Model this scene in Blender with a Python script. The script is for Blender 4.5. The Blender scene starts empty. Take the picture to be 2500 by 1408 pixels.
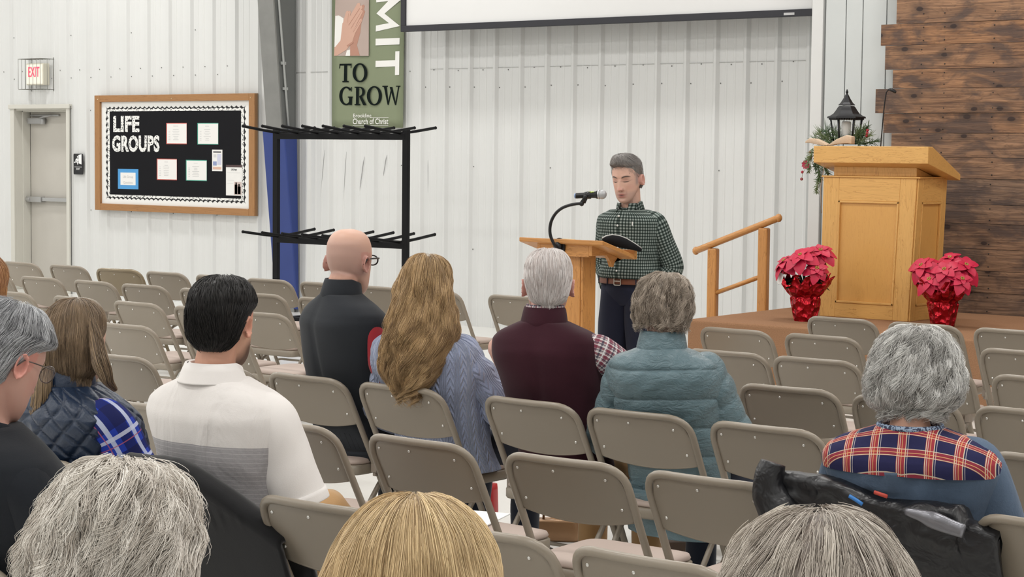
import bpy, math, random
import numpy as np
from mathutils import Vector, Matrix

# ---------------------------------------------------------------- camera, world, lights, exposure
F_PX, YAW, PITCH, ROLL, EYE = 4680.99, 0.6557978, 0.0709566, 0.0104922, 1.69267
SC = bpy.context.scene
COL = SC.collection
def cam_axes():
    fw = np.array([-math.sin(YAW)*math.cos(PITCH), math.cos(YAW)*math.cos(PITCH), -math.sin(PITCH)])
    rt = np.array([math.cos(YAW), math.sin(YAW), 0.0]); up = np.cross(rt, fw)
    c, s = math.cos(ROLL), math.sin(ROLL)
    return c*rt+s*up, -s*rt+c*up, fw
RT, UP, FW = cam_axes()
camd = bpy.data.cameras.new('camera'); camd.sensor_width = 36; camd.lens = F_PX/2500*36
camd.clip_start = 0.05; camd.clip_end = 100
cam = bpy.data.objects.new('camera', camd); COL.objects.link(cam)
cam.matrix_world = Matrix(((RT[0], UP[0], -FW[0], 0), (RT[1], UP[1], -FW[1], 0), (RT[2], UP[2], -FW[2], EYE), (0, 0, 0, 1)))
SC.camera = cam
world = bpy.data.worlds.new('world'); SC.world = world; world.use_nodes = True
world.node_tree.nodes['Background'].inputs[0].default_value = (0.95, 0.97, 1.0, 1)
world.node_tree.nodes['Background'].inputs[1].default_value = 0.0
SC.view_settings.view_transform = 'Standard'; SC.view_settings.look = 'None'
SC.view_settings.gamma = 1.0; SC.view_settings.exposure = 0.0
SC.view_settings.use_curve_mapping = False
SC.cycles.max_bounces = 7; SC.cycles.diffuse_bounces = 4; SC.cycles.glossy_bounces = 3
SC.cycles.transparent_max_bounces = 8; SC.cycles.caustics_reflective = False; SC.cycles.caustics_refractive = False
CEIL = 6.2
LIGHT_W = 83.0
for ly in (12.6, 9.0, 5.0, 1.0, -3.0):
    for lx in (-21.5, -16.5, -11.5, -6.5, -1.5, 3.5):
        ld = bpy.data.lights.new('ceiling_lamp', 'AREA'); ld.shape = 'RECTANGLE'
        ld.size = 1.2; ld.size_y = 0.5; ld.energy = LIGHT_W * (1.02 if ly > 12 else 1.0); ld.color = (1.0, 0.985, 0.96)
        lo = bpy.data.objects.new('ceiling_lamp', ld); COL.objects.link(lo); lo.location = (lx, ly, CEIL-0.25)

def at(x, y, Y=None, Z=None, X=None):
    d = RT*((x-1250)/F_PX) + UP*((704-y)/F_PX) + FW
    t = Y/d[1] if Y is not None else ((Z-EYE)/d[2] if Z is not None else X/d[0])
    p = d*t; p[2] += EYE
    return p

# ---------------------------------------------------------------- materials
def sc3(c): return (c[0], c[1], c[2], 1.0)
class NT:
    def __init__(s, name):
        s.m = bpy.data.materials.new(name); s.m.use_nodes = True
        s.t = s.m.node_tree; s.b = s.t.nodes['Principled BSDF']
    def n(s, typ, **kw):
        nd = s.t.nodes.new('ShaderNode'+typ)
        for k, v in kw.items():
            if k.startswith('i_'):
                key = k[2:]; key = int(key) if key.isdigit() else key.replace('_', ' ')
                nd.inputs[key].default_value = v
            else: setattr(nd, k, v)
        return nd
    def l(s, a, b): s.t.links.new(a, b)
    def coord(s, kind='Object', scale=(1, 1, 1), loc=(0, 0, 0)):
        tc = s.n('TexCoord'); mp = s.n('Mapping'); s.l(tc.outputs[kind], mp.inputs[0])
        mp.inputs['Scale'].default_value = scale; mp.inputs['Location'].default_value = loc
        return mp.outputs[0]
    def math(s, op, a, b=None, clamp=False):
        nd = s.n('Math', operation=op, use_clamp=clamp)
        for i, v in enumerate((a, b)):
            if v is None: continue
            if isinstance(v, (int, float)): nd.inputs[i].default_value = v
            else: s.l(v, nd.inputs[i])
        return nd.outputs[0]
    def mix(s, fac, a, b, mode='MIX'):
        nd = s.n('MixRGB', blend_type=mode)
        for i, v in enumerate((fac, a, b)):
            if isinstance(v, (int, float)): nd.inputs[i].default_value = v
            elif isinstance(v, tuple): nd.inputs[i].default_value = sc3(v)
            else: s.l(v, nd.inputs[i])
        return nd.outputs[0]
    def ramp(s, fac, stops):
        nd = s.n('ValToRGB'); cr = nd.color_ramp
        while len(cr.elements) < len(stops): cr.elements.new(0.5)
        for e, (p, c) in zip(cr.elements, stops): e.position = p; e.color = sc3(c)
        s.l(fac, nd.inputs[0]); return nd.outputs[0]
    def noise(s, co, scale, detail=3, rough=0.55, dist=0.0):
        nd = s.n('TexNoise'); nd.inputs['Scale'].default_value = scale; nd.inputs['Detail'].default_value = detail
        nd.inputs['Roughness'].default_value = rough; nd.inputs['Distortion'].default_value = dist
        s.l(co, nd.inputs['Vector']); return nd.outputs[0]
    def bump(s, h, strength=0.3, dist=0.01):
        nd = s.n('Bump'); nd.inputs['Strength'].default_value = strength; nd.inputs['Distance'].default_value = dist
        s.l(h, nd.inputs['Height']); s.l(nd.outputs[0], s.b.inputs['Normal'])
def P(name, col, rough=0.5, metal=0.0, emit=None, es=1.0, var=0.0, vs=6.0, bump=0.0, bs=60.0, spec=0.5, coat=0.0, sheen=0.0):
    k = NT(name); b = k.b
    b.inputs['Base Color'].default_value = sc3(col); b.inputs['Roughness'].default_value = rough
    b.inputs['Metallic'].default_value = metal; b.inputs['Specular IOR Level'].default_value = spec
    b.inputs['Coat Weight'].default_value = coat; b.inputs['Sheen Weight'].default_value = sheen
    co = k.coord()
    if var > 0:
        nz = k.noise(co, vs, 4)
        k.l(k.mix(nz, tuple(c*(1-var) for c in col), tuple(min(1, c*(1+var)) for c in col)), b.inputs['Base Color'])
    if bump > 0: k.bump(k.noise(co, bs, 4), bump, 0.004)
    if emit:
        b.inputs['Emission Color'].default_value = sc3(emit); b.inputs['Emission Strength'].default_value = es
    return k.m

def wood_mat(name, light, dark, axis='z', scale=1.0, rough=0.42, coat=0.1):
    """straight oak grain running along the given object axis"""
    k = NT(name); s = {'x': (1.2, 14, 14), 'y': (14, 1.2, 14), 'z': (14, 14, 1.2)}[axis]
    co = k.coord('Object', tuple(v*scale for v in s))
    n1 = k.noise(co, 1.0, 5, 0.6, 1.2)
    co2 = k.coord('Object', tuple(v*scale*5 for v in s))
    n2 = k.noise(co2, 2.0, 4, 0.7)
    ring = k.math('FRACT', k.math('MULTIPLY', n1, 7.0))
    rr = k.ramp(ring, [(0.0, (0.15,)*3), (0.12, (0.85,)*3), (1.0, (1,)*3)])
    f = k.math('MULTIPLY', rr, k.math('ADD', 0.55, k.math('MULTIPLY', n2, 0.8)), True)
    k.l(k.mix(f, dark, light), k.b.inputs['Base Color'])
    k.b.inputs['Roughness'].default_value = rough; k.b.inputs['Coat Weight'].default_value = coat
    k.bump(f, 0.12, 0.002)
    return k.m
def cloth(name, col, rough=0.9, var=0.12, weave=220.0, wb=0.25, sheen=0.2, fold=0.0):
    k = NT(name); co = k.coord()
    n = k.noise(co, 9.0, 4)
    k.l(k.mix(n, tuple(c*(1-var) for c in col), tuple(c*(1+var) for c in col)), k.b.inputs['Base Color'])
    k.b.inputs['Roughness'].default_value = rough; k.b.inputs['Sheen Weight'].default_value = sheen
    k.b.inputs['Specular IOR Level'].default_value = 0.25
    h = k.noise(co, weave, 2)
    if fold > 0:
        h = k.math('ADD', k.math('MULTIPLY', h, 0.15), k.math('MULTIPLY', k.noise(k.coord('Object', (1, 1, .5)), 11.0, 3, .5, .6), fold))
    k.bump(h, wb, 0.006)
    return k.m
def plaid(name, base, layers, rough=0.85, under=None, bump=0.15):
    """layers: (axis 0=u 1=v, period, offset, width, colour, factor, mode); UVs are in metres"""
    k = NT(name); tc = k.n('TexCoord'); sp = k.n('SeparateXYZ'); k.l(tc.outputs['UV'], sp.inputs[0])
    c = base
    cur = None
    for ax, per, off, wid, colr, fac, mode in layers:
        a = sp.outputs[ax]
        fr = k.math('FRACT', k.math('DIVIDE', k.math('ADD', a, off+50*per), per))
        m = k.math('MULTIPLY', k.math('LESS_THAN', fr, wid/per), fac)
        cur = k.mix(m, base if cur is None else cur, colr, mode)
    k.l(cur, k.b.inputs['Base Color']); k.b.inputs['Roughness'].default_value = rough
    k.b.inputs['Specular IOR Level'].default_value = 0.2
    k.bump(k.noise(k.coord('Object'), 30.0, 4), bump, 0.01)
    return k.m
def attr_mat(name, rough=0.5, bump=0.1, bs=90.0, spec=0.4, sss=0.0):
    k = NT(name); a = k.n('Attribute', attribute_name='Col'); k.l(a.outputs['Color'], k.b.inputs['Base Color'])
    k.b.inputs['Roughness'].default_value = rough; k.b.inputs['Specular IOR Level'].default_value = spec
    if sss: 
        k.b.inputs['Subsurface Weight'].default_value = sss; k.b.inputs['Subsurface Radius'].default_value = (0.01, 0.004, 0.002); k.b.inputs['Subsurface Scale'].default_value = 0.6
    if bump: k.bump(k.noise(k.coord(), bs, 3), bump, 0.002)
    return k.m

# ---------------------------------------------------------------- mesh building
class MB:
    def __init__(s): s.v = []; s.f = []; s.uv = []; s.mi = []; s.sm = []; s.off = 0; s.m = 0; s.smooth = True
    def add(s, V, Fc, UV=None, smooth=None):
        V = np.asarray(V, float).reshape(-1, 3); s.v.append(V)
        sm = s.smooth if smooth is None else smooth
        for i, f in enumerate(Fc):
            s.f.append([j+s.off for j in f]); s.mi.append(s.m); s.sm.append(sm)
            s.uv.append(UV[i] if UV is not None else [(0, 0)]*len(f))
        s.off += len(V); return s
    def box(s, a, b, M=None):
        x0, y0, z0 = a; x1, y1, z1 = b
        V = np.array([(x0, y0, z0), (x1, y0, z0), (x1, y1, z0), (x0, y1, z0), (x0, y0, z1), (x1, y0, z1), (x1, y1, z1), (x0, y1, z1)])
        if M is not None: V = V @ np.array(M)[:3, :3].T + np.array(M)[:3, 3]
        return s.add(V, [(0, 3, 2, 1), (4, 5, 6, 7), (0, 1, 5, 4), (1, 2, 6, 5), (2, 3, 7, 6), (3, 0, 4, 7)], smooth=False)
    def cbox(s, c, size, M=None):
        c = np.array(c); h = np.array(size)/2; return s.box(c-h, c+h, M)
    def hexa(s, bot, top):
        return s.add(list(bot)+list(top), [(0, 3, 2, 1), (4, 5, 6, 7), (0, 1, 5, 4), (1, 2, 6, 5), (2, 3, 7, 6), (3, 0, 4, 7)], smooth=False)
    def tube(s, pts, r, n=8, closed=False, cap=True, flat=1.0):
        pts = np.array(pts, float); K = len(pts); r = np.full(K, r) if np.isscalar(r) else np.array(r, float)
        T = np.gradient(pts, axis=0) if not closed else (np.roll(pts, -1, 0)-np.roll(pts, 1, 0))
        T /= np.linalg.norm(T, axis=1)[:, None]+1e-12
        a = np.array([0, 0, 1.0]) if abs(T[0][2]) < 0.9 else np.array([1.0, 0, 0])
        N = np.cross(T[0], a); N /= np.linalg.norm(N); V = []
        for i in range(K):
            N = N-T[i]*N.dot(T[i]); N /= np.linalg.norm(N); B = np.cross(T[i], N)
            for j in range(n):
                t = 2*math.pi*j/n; V.append(pts[i]+r[i]*(math.cos(t)*N+flat*math.sin(t)*B))
        Fc = []
        for i in range(K if closed else K-1):
            i2 = (i+1) % K
            for j in range(n):
                j2 = (j+1) % n; Fc.append((i*n+j, i*n+j2, i2*n+j2, i2*n+j))
        if cap and not closed:
            Fc.append(tuple(range(n))[::-1]); Fc.append(tuple((K-1)*n+j for j in range(n)))
        return s.add(V, Fc)
    def loft(s, rings, closed_u=True, cap=True, uv=None, flip=False):
        """rings: array K x n x 3"""
        R = np.array(rings, float); K, n = R.shape[:2]; Fc = []; UV = []
        w = n if closed_u else n-1
        for i in range(K-1):
            for j in range(w):
                j2 = (j+1) % n
                q = (i*n+j, i*n+j2, (i+1)*n+j2, (i+1)*n+j)
                Fc.append(q[::-1] if flip else q)
                if uv is not None:
                    ju = j+1
                    t = [(uv[0][j], uv[1][i]), (uv[0][ju], uv[1][i]), (uv[0][ju], uv[1][i+1]), (uv[0][j], uv[1][i+1])]
                    UV.append(t[::-1] if flip else t)
        if cap:
            a = tuple(range(n))[::-1]; b = tuple((K-1)*n+j for j in range(n))
            Fc += [a[::-1], b[::-1]] if flip else [a, b]
            if uv is not None: UV += [[(0, 0)]*n, [(0, 0)]*n]
        return s.add(R.reshape(-1, 3), Fc, UV if uv is not None else None)
    def lathe(s, prof, c=(0, 0, 0), n=24, cap=True):
        c = np.array(c, float)
        R = [[(c[0]+r*math.cos(2*math.pi*j/n), c[1]+r*math.sin(2*math.pi*j/n), c[2]+z) for j in range(n)] for r, z in prof]
        return s.loft(R, cap=cap)
    def ball(s, c, r, n=12, M=None):
        c = np.array(c, float); r = np.ones(3)*np.array(r)
        R = []
        for i in range(n//2+1):
            ph = -math.pi/2+math.pi*i/(n//2); q = max(math.cos(ph), 0.02)
            R.append([(r[0]*q*math.cos(2*math.pi*j/n), r[1]*q*math.sin(2*math.pi*j/n), r[2]*math.sin(ph)) for j in range(n)])
        R = np.array(R)
        if M is not None: R = R @ np.array(M)[:3, :3].T
        return s.loft(R+c)
    def prism(s, poly, M, depth):
        """2D polygon (u,v) extruded by depth along local w; M: 4x4 world basis"""
        M = np.array(M, float); n = len(poly)
        V = [(u, v, 0) for u, v in poly]+[(u, v, depth) for u, v in poly]
        V = np.array(V, float) @ M[:3, :3].T+M[:3, 3]
        Fc = [tuple(range(n))[::-1], tuple(range(n, 2*n))]+[(i, (i+1) % n, n+(i+1) % n, n+i) for i in range(n)]
        return s.add(V, Fc, smooth=False)
    def obj(s, name, mats, parent=None, bevel=0.0, loc=None, seg=2):
        me = bpy.data.meshes.new(name)
        V = np.concatenate(s.v) if s.v else np.zeros((0, 3))
        me.from_pydata(V.tolist(), [], s.f)
        if not isinstance(mats, (list, tuple)): mats = [mats]
        for m in mats: me.materials.append(m)
        me.polygons.foreach_set('material_index', s.mi); me.polygons.foreach_set('use_smooth', s.sm)
        uvl = me.uv_layers.new(name='UVMap')
        flat = np.array([c for f in s.uv for p in f for c in p], dtype=np.float32)
        uvl.data.foreach_set('uv', flat)
        me.validate(); me.update()
        o = bpy.data.objects.new(name, me); COL.objects.link(o)
        if parent: o.parent = parent
        if loc is not None: o.location = loc
        if bevel > 0:
            bm = o.modifiers.new('bevel', 'BEVEL'); bm.width = bevel; bm.segments = seg; bm.limit_method = 'ANGLE'; bm.angle_limit = math.radians(40)
        return o
def raw_mesh(name, V, tris, mat, col=None, parent=None, smooth=True):
    me = bpy.data.meshes.new(name); nV, nF = len(V), len(tris); k = tris.shape[1]
    me.vertices.add(nV); me.vertices.foreach_set('co', V.astype(np.float32).ravel())
    me.loops.add(nF*k); me.loops.foreach_set('vertex_index', tris.astype(np.int32).ravel())
    me.polygons.add(nF); me.polygons.foreach_set('loop_start', np.arange(0, nF*k, k, dtype=np.int32))
    me.polygons.foreach_set('use_smooth', np.full(nF, smooth)); me.update(calc_edges=True)
    if col is not None:
        ca = me.color_attributes.new('Col', 'FLOAT_COLOR', 'POINT')
        ca.data.foreach_set('color', np.c_[col, np.ones(nV)].astype(np.float32).ravel())
    me.materials.append(mat)
    o = bpy.data.objects.new(name, me); COL.objects.link(o)
    if parent: o.parent = parent
    return o
def tag(o, label=None, cat=None, group=None, kind=None):
    if label: o['label'] = label
    if cat: o['category'] = cat
    if group: o['group'] = group
    if kind: o['kind'] = kind
    return o
def empty(name, loc=(0, 0, 0), rz=0.0, label=None, cat=None, group=None):
    o = bpy.data.objects.new(name, None); COL.objects.link(o); o.location = loc; o.rotation_euler = (0, 0, rz)
    o.empty_display_size = 0.1
    return tag(o, label, cat, group)
def struct(o): o['kind'] = 'structure'; return o
def rounded(pts, r, seg=6, closed=False):
    pts = [np.array(p, float) for p in pts]; n = len(pts); out = []
    for i, p in enumerate(pts):
        if not closed and i in (0, n-1): out.append(p); continue
        a, b = pts[i-1], pts[(i+1) % n]; rr = r[i] if isinstance(r, (list, tuple)) else r
        if rr <= 0: out.append(p); continue
        da = (a-p); la = np.linalg.norm(da); db = (b-p); lb = np.linalg.norm(db); q = min(rr, la*.49, lb*.49)
        A, B = p+da/la*q, p+db/lb*q
        for k in range(seg+1):
            t = k/seg; out.append((1-t)**2*A+2*t*(1-t)*p+t*t*B)
    return out
def rrect(w, h, r, seg=5, cx=0, cy=0):
    pts = [(-w/2, -h/2, 0), (w/2, -h/2, 0), (w/2, h/2, 0), (-w/2, h/2, 0)]
    return [(p[0]+cx, p[1]+cy) for p in rounded(pts, r, seg, True)]
def basis(o, u, v, w):
    M = np.eye(4); M[:3, 0] = u; M[:3, 1] = v; M[:3, 2] = w; M[:3, 3] = o; return M
def wallM(x, y, z): return basis((x, y, z), (1, 0, 0), (0, 0, 1), (0, -1, 0))   # u right, v up, w towards the room
def text_mesh(body, size, M, mat, parent, name='lettering', extrude=0.002, offset=0.0, sx=1.0, align='LEFT', space=1.0, shear=0.0, lsp=1.0):
    cu = bpy.data.curves.new('tmp', 'FONT'); cu.body = body; cu.size = size; cu.extrude = extrude; cu.offset = offset
    cu.align_x = align; cu.space_character = space; cu.shear = shear; cu.space_line = lsp; cu.resolution_u = 3
    t = bpy.data.objects.new('tmp', cu); COL.objects.link(t)
    dg = bpy.context.evaluated_depsgraph_get(); me = bpy.data.meshes.new_from_object(t.evaluated_get(dg))
    bpy.data.objects.remove(t); bpy.data.curves.remove(cu)
    S = Matrix.Diagonal((sx, 1, 1, 1)); me.transform(Matrix(np.array(M).tolist()) @ S)
    me.name = name; me.materials.clear(); me.materials.append(mat)
    o = bpy.data.objects.new(name, me); COL.objects.link(o)
    if parent: o.parent = parent
    return o
def folds(V, amp, freq, seed, aniso=(1, 1, 1)):
    r = np.random.RandomState(seed); d = np.zeros(len(V))
    for i in range(10):
        k = r.normal(size=3)*freq*(0.6+0.9*r.rand())*np.array(aniso)
        d += np.sin(V@k+r.rand()*6.28+1.5*np.sin(V@(k[[1, 2, 0]]*.6)))*(0.5+r.rand())
    return amp*d/5.0

# ================================================================ SETTING
YW = 14.5
m_wall = P('white_ribbed_metal', (0.665, 0.67, 0.66), 0.42, var=0.03, vs=1.5)
m_wallp = P('painted_panel', (0.56, 0.585, 0.58), 0.6, var=0.05, vs=3)
def floor_mat():
    k = NT('polished_light_floor'); co = k.coord()
    n = k.noise(co, 1.2, 5); n2 = k.noise(co, 60, 2)
    c = k.mix(n, (0.70, 0.69, 0.66), (0.80, 0.79, 0.76)); c = k.mix(k.math('MULTIPLY', n2, 0.15), c, (0.5, 0.49, 0.46))
    k.l(c, k.b.inputs['Base Color']); k.b.inputs['Roughness'].default_value = 0.22
    return k.m
struct(MB().box((-24, -5, -0.1), (8, 16, 0)).obj('floor', floor_mat()))
struct(MB().box((-24, -5, CEIL), (8, 16, CEIL+0.1)).obj('ceiling', P('ceiling_insulation', (0.55, 0.55, 0.54), 0.8)))
struct(MB().box((-24.1, -5, 0), (-24, 16, CEIL)).obj('wall_left', m_wall))
struct(MB().box((8, -5, 0), (8.1, 16, CEIL)).obj('wall_right', m_wall))
struct(MB().box((-24, -5.1, 0), (8, -5, CEIL)).obj('wall_rear', m_wall))
# ribbed back wall with a door opening
DX0, DX1 = float(at(33, 400, YW)[0]), float(at(171, 400, YW)[0]); DZ = float(at(100, 259, YW)[2])
def rib_profile(x0, x1, phase, pitch, hole=None):
    pts = []; k0 = math.floor((x0-phase)/pitch)-1; x = phase+k0*pitch
    unit = [(0.0, 0.0), (0.026, 0.028), (0.048, 0.028), (0.074, 0.0), (0.125, 0.0), (0.131, 0.003), (0.145, 0.003), (0.151, 0.0), (0.212, 0.0), (0.218, 0.003), (0.232, 0.003), (0.238, 0.0)]
    while x < x1+pitch:
        for u, d in unit: pts.append((x+u, d))
        x += pitch
    pts = [(a, d) for a, d in pts if x0 < a < x1]
    return [(x0, 0)]+pts+[(x1, 0)]
def ribbed(mb, x0, x1, z0, z1, phase, pitch):
    pr = rib_profile(x0, x1, phase, pitch)
    V = [(x, YW-d, z) for z in (z0, z1) for x, d in pr]; n = len(pr)
    mb.add(V, [(i, i+1, n+i+1, n+i) for i in range(n-1)], smooth=False)
PH_R, PIT_R = -10.801, 0.3075
PH_L, PIT_L = -17.699, 0.345
XS = -15.0
mb = MB()
ribbed(mb, -24, DX0, 0, CEIL, PH_L, PIT_L); ribbed(mb, DX0, DX1, DZ, CEIL, PH_L, PIT_L)
ribbed(mb, DX1, -13.99, 0, CEIL, PH_L, PIT_L); ribbed(mb, -13.985, 8, 0, CEIL, PH_R, PIT_R)
mb.box((-24, YW+0.005, 0), (DX0-0.01, YW+0.3, CEIL)); mb.box((DX1+0.01, YW+0.005, 0), (8, YW+0.3, CEIL)); mb.box((DX0-.01, YW+0.005, DZ+.01), (DX1+.01, YW+0.3, CEIL))
# screws, seam
mb.m = 1
rr = random.Random(4)
def screw(x, z, d=0.0):
    mb.ball((x, YW-0.004-d, z), (0.0065, 0.005, 0.0065), 6)
zr1, zr2 = float(at(1340, 210, YW)[2]), float(at(1330, 166, YW)[2])
for k in range(-8, 26):
    xr = PH_R+PIT_R*k
    screw(xr+0.085, zr1+rr.uniform(-.01, .01)); screw(xr+0.19, zr2+rr.uniform(-.01, .01))
    if k % 3 == 0: screw(xr+0.085, 0.75); screw(xr+.085, 1.55)
for k in range(-8, 10):
    xl = PH_L+PIT_L*k
    if xl > -15.2: continue
    if not (DX0-.1 < xl < DX1+.1):
        screw(xl+0.09, 2.12); 
        if k % 2: screw(xl+.09, .98)
    screw(xl+0.1, zr1+.18); screw(xl+0.25, zr2+.1)
    if k % 3 == 0: screw(xl+0.1, 2.98)
seam = P('wall_seam_dark', (0.25, 0.25, 0.24), 0.7)
mb.m = 3; zs = float(at(1500, 158, YW)[2]); mb.box((-12.2, YW-0.007, zs-.003), (-8.0, YW+0.001, zs)); mb.box((-14.5, YW-0.007, zs-.003), (-13.3, YW+0.001, zs))
# scuff marks worn into the wall behind the chair rack
m_scuff = P('grey_scuff', (0.42, 0.42, 0.42), 0.6)
mb.m = 2
for (xa, ya, xb, yb, w) in ((793, 366, 783, 480, .012), (846, 370, 838, 500, .010), (890, 382, 878, 470, .02), (945, 378, 936, 430, .02), (1045, 390, 1045, 470, .008)):
    A, B = at(xa, ya, YW), at(xb, yb, YW)
    pts = [A*(1-t)+B*t for t in np.linspace(0, 1, 7)]
    mb.tube([(p[0], YW-0.0015, p[2]) for p in pts], [w*.1, w*.5, w*.6, w*.5, w*.4, w*.3, w*.05], 6, flat=.08)
wall_back = struct(mb.obj('wall_back', [m_wall, P('screw_grey', (0.20, 0.20, 0.19), 0.5, 0.4), m_scuff, P('lap_line', (.42, .42, .41), .6)]))

# door with a deep frame
m_doorf = P('door_frame_cream', (0.60, 0.585, 0.53), 0.5); m_door = P('door_beige', (0.50, 0.475, 0.43), 0.55, var=.04)
m_alu = P('aluminium', (0.5, 0.5, 0.5), 0.35, 0.8)
door = empty('door_1', (DX0, YW, 0)); struct(door)
W = DX1-DX0; D = 0.2
mb = MB(); mb.box((-.02, -.03, 0), (.05, .0, DZ)); mb.box((W-.035, -.03, 0), (W+.02, 0, DZ)); mb.box((-.04, -.045, DZ-.03), (W+.04, 0, DZ+.02))
mb.box((0, 0, 0), (.05, D, DZ)); mb.box((W-.035, 0, 0), (W, D, DZ)); mb.box((0, 0, DZ-.05), (W, D, DZ))
mb.box((.05, D*.45, 0), (.065, D, DZ-.05)); mb.box((.05, D*.45, DZ-.065), (W-.035, D, DZ-.05))
mb.obj('door_frame', m_doorf, door, 0.003)
mb = MB().box((.068, D, 0.01), (W-.03, D+.045, DZ-.066)); mb.obj('door_panel', m_door, door, .003)
mb = MB(); cz = DZ-.17
mb.box((.10, D-.07, cz-.035), (.36, D-.005, cz+.035)); mb.tube([(.30, D-.06, cz+.03), (.44, D-.1, cz+.05), (.52, D-.02, cz+.07)], .012, 6); mb.lathe([(.03, -.05), (.032, .0), (.02, .03)], (.36, D-.05, cz+.01), 12)
mb.box((.1, D-.03, cz+.055), (.62, D-.002, cz+.075))
mb.obj('door_closer', P('closer_grey', (.36, .36, .36), .4, .3), door, .004)
bz = float(at(110, 488, YW)[2])
mb = MB(); mb.box((.075, D-.075, bz-.035), (.34, D-.005, bz+.03)); mb.box((.34, D-.06, bz-.022), (W-.04, D-.02, bz+.022)); mb.box((.075, D-.09, bz-.02), (.13, D-.07, bz+.015))
mb.obj('push_bar', m_alu, door, .004)
mb = MB().box((W+.055, -.036, 0), (W+.062, -.03, DZ)); mb.obj('frame_gap', P('gap_dark', (.05, .05, .05), .8), door)

# panelled wall and plank wall behind the stage
YP = 13.62
xp0 = float(at(2010, 300, YP)[0])
mb = MB(); edges = [xp0]+[float(at(x, 200, YP)[0]) for x in (2062, 2103, 2161, 2212)]+[-5.2, -4.2, -3.2, -2.2, -1, 8]
for a, b in zip(edges[:-1], edges[1:]): mb.box((a+.004, YP, 0), (b-.004, YP+.05, CEIL))
mb.m = 1; mb.box((xp0+.02, YP+.02, 0), (8, YP+.04, CEIL))
struct(mb.obj('wall_stage_panel', [m_wallp, seam], bevel=.002))
mb = MB().box((xp0-.12, YP-.005, 0), (xp0-.02, YP+.05, CEIL)); struct(mb.obj('trim_1', m_wall, bevel=.004))
struct(MB().box((xp0-.12, YP+.05, 0), (xp0, YW, CEIL)).obj('wall_stage_return', m_wallp))
def plank_mat():
    k = NT('stained_rough_planks'); a = k.n('Attribute', attribute_name='Col'); se = k.n('SeparateColor'); k.l(a.outputs['Color'], se.inputs[0])
    tc = k.n('TexCoord'); cb = k.n('CombineXYZ'); k.l(k.math('MULTIPLY', se.outputs[0], 37.0), cb.inputs[0]); k.l(k.math('MULTIPLY', se.outputs[1], 23.0), cb.inputs[1])
    ad = k.n('VectorMath', operation='ADD'); k.l(tc.outputs['Object'], ad.inputs[0]); k.l(cb.outputs[0], ad.inputs[1])
    def mp(sc):
        m = k.n('Mapping'); m.inputs['Scale'].default_value = sc; k.l(ad.outputs[0], m.inputs[0]); return m.outputs[0]
    vor = k.n('TexVoronoi', voronoi_dimensions='2D'); vor.inputs['Scale'].default_value = 1.0; _s2 = k.n('SeparateXYZ'); k.l(ad.outputs[0], _s2.inputs[0]); _c2 = k.n('CombineXYZ'); k.l(k.math('MULTIPLY', _s2.outputs[0], 2.1), _c2.inputs[0]); k.l(k.math('MULTIPLY', k.math('ADD', _s2.outputs[2], k.math('MULTIPLY', se.outputs[1], 9.0)), 3.6), _c2.inputs[1]); k.l(_c2.outputs[0], vor.inputs['Vector'])
    dist = k.math('MULTIPLY', vor.outputs['Distance'], k.math('ADD', .35, k.math('MULTIPLY', k.noise(mp((3.0, 3, 5)), 1.1, 3, .6, 1.0), 2.2)))
    dist = k.math('ADD', dist, k.math('MULTIPLY', k.noise(mp((2.2, 2, 2.2)), 1.0, 0), .0))
    grain = k.noise(mp((1.3, 6, 26)), 1.6, 5, .62, 1.0)
    ringf = k.math('FRACT', k.math('ADD', k.math('MULTIPLY', k.noise(mp((.9, 2, 9)), 1.3, 2, .5, 1.4), 8.0), k.math('MULTIPLY', dist, 2.0)))
    ring = k.ramp(ringf, [(0, (.3,)*3), (.25, (1,)*3), (1, (.8,)*3)])
    grain = k.ramp(grain, [(.30, (0, 0, 0)), (.70, (1, 1, 1))])
    warm = k.mix(grain, (0.11, 0.045, 0.020), (0.46, 0.235, 0.11))
    grey = k.mix(grain, (0.085, 0.052, 0.036), (0.33, 0.215, 0.145))
    c = k.mix(se.outputs[2], warm, grey)
    c = k.mix(0.55, c, ring, 'MULTIPLY')
    bl = k.noise(mp((1.6, 2, 3.2)), 1.7, 4, .6, .5)
    smoke = k.ramp(bl, [(.47, (0, 0, 0)), (.60, (1, 1, 1))])
    c = k.mix(k.math('MULTIPLY', smoke, .75), c, (0.055, 0.038, 0.035))
    halo = k.ramp(dist, [(0.0, (1, 1, 1)), (.11, (.8,)*3), (.32, (0, 0, 0))])
    c = k.mix(k.math('MULTIPLY', halo, .8), c, (0.06, 0.036, 0.026))
    knot = k.ramp(dist, [(0, (1, 1, 1)), (.07, (1,)*3), (.095, (0, 0, 0))])
    c = k.mix(knot, c, (0.03, 0.014, 0.01))
    k.l(c, k.b.inputs['Base Color']); k.b.inputs['Roughness'].default_value = .62; k.bump(k.math('ADD', grain, k.math('MULTIPLY', ring, .3)), .25, .006)
    return k.m
YB = 13.52
ys = [-60, 55, 108, 168, 215, 276, 325, 384, 435, 497, 543, 604, 656, 708, 764]
xl = [2187, 2150, 2162, 2182, 2141, 2161, 2182, 2182, 2182, 2182, 2182, 2182, 2182, 2182]
xr_ = 2330
zz = [float(at(2300, y, YB)[2]) for y in ys]; zz = [5.9, 5.7, 5.5, 5.3, 5.1, 4.9, 4.7, 4.5, 4.3, 4.1, 3.9, 3.7, 3.5, 3.3, 3.1] + zz[1:] if False else [zz[0]+.2*k for k in range(12, 0, -1)]+zz
xs_ = [float(at(rr.choice((2187, 2165, 2150)), 100, YB)[0]) for _ in range(12)]+[float(at(x, 200, YB)[0]) for x in xl]
mb = MB(); cols = []
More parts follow.
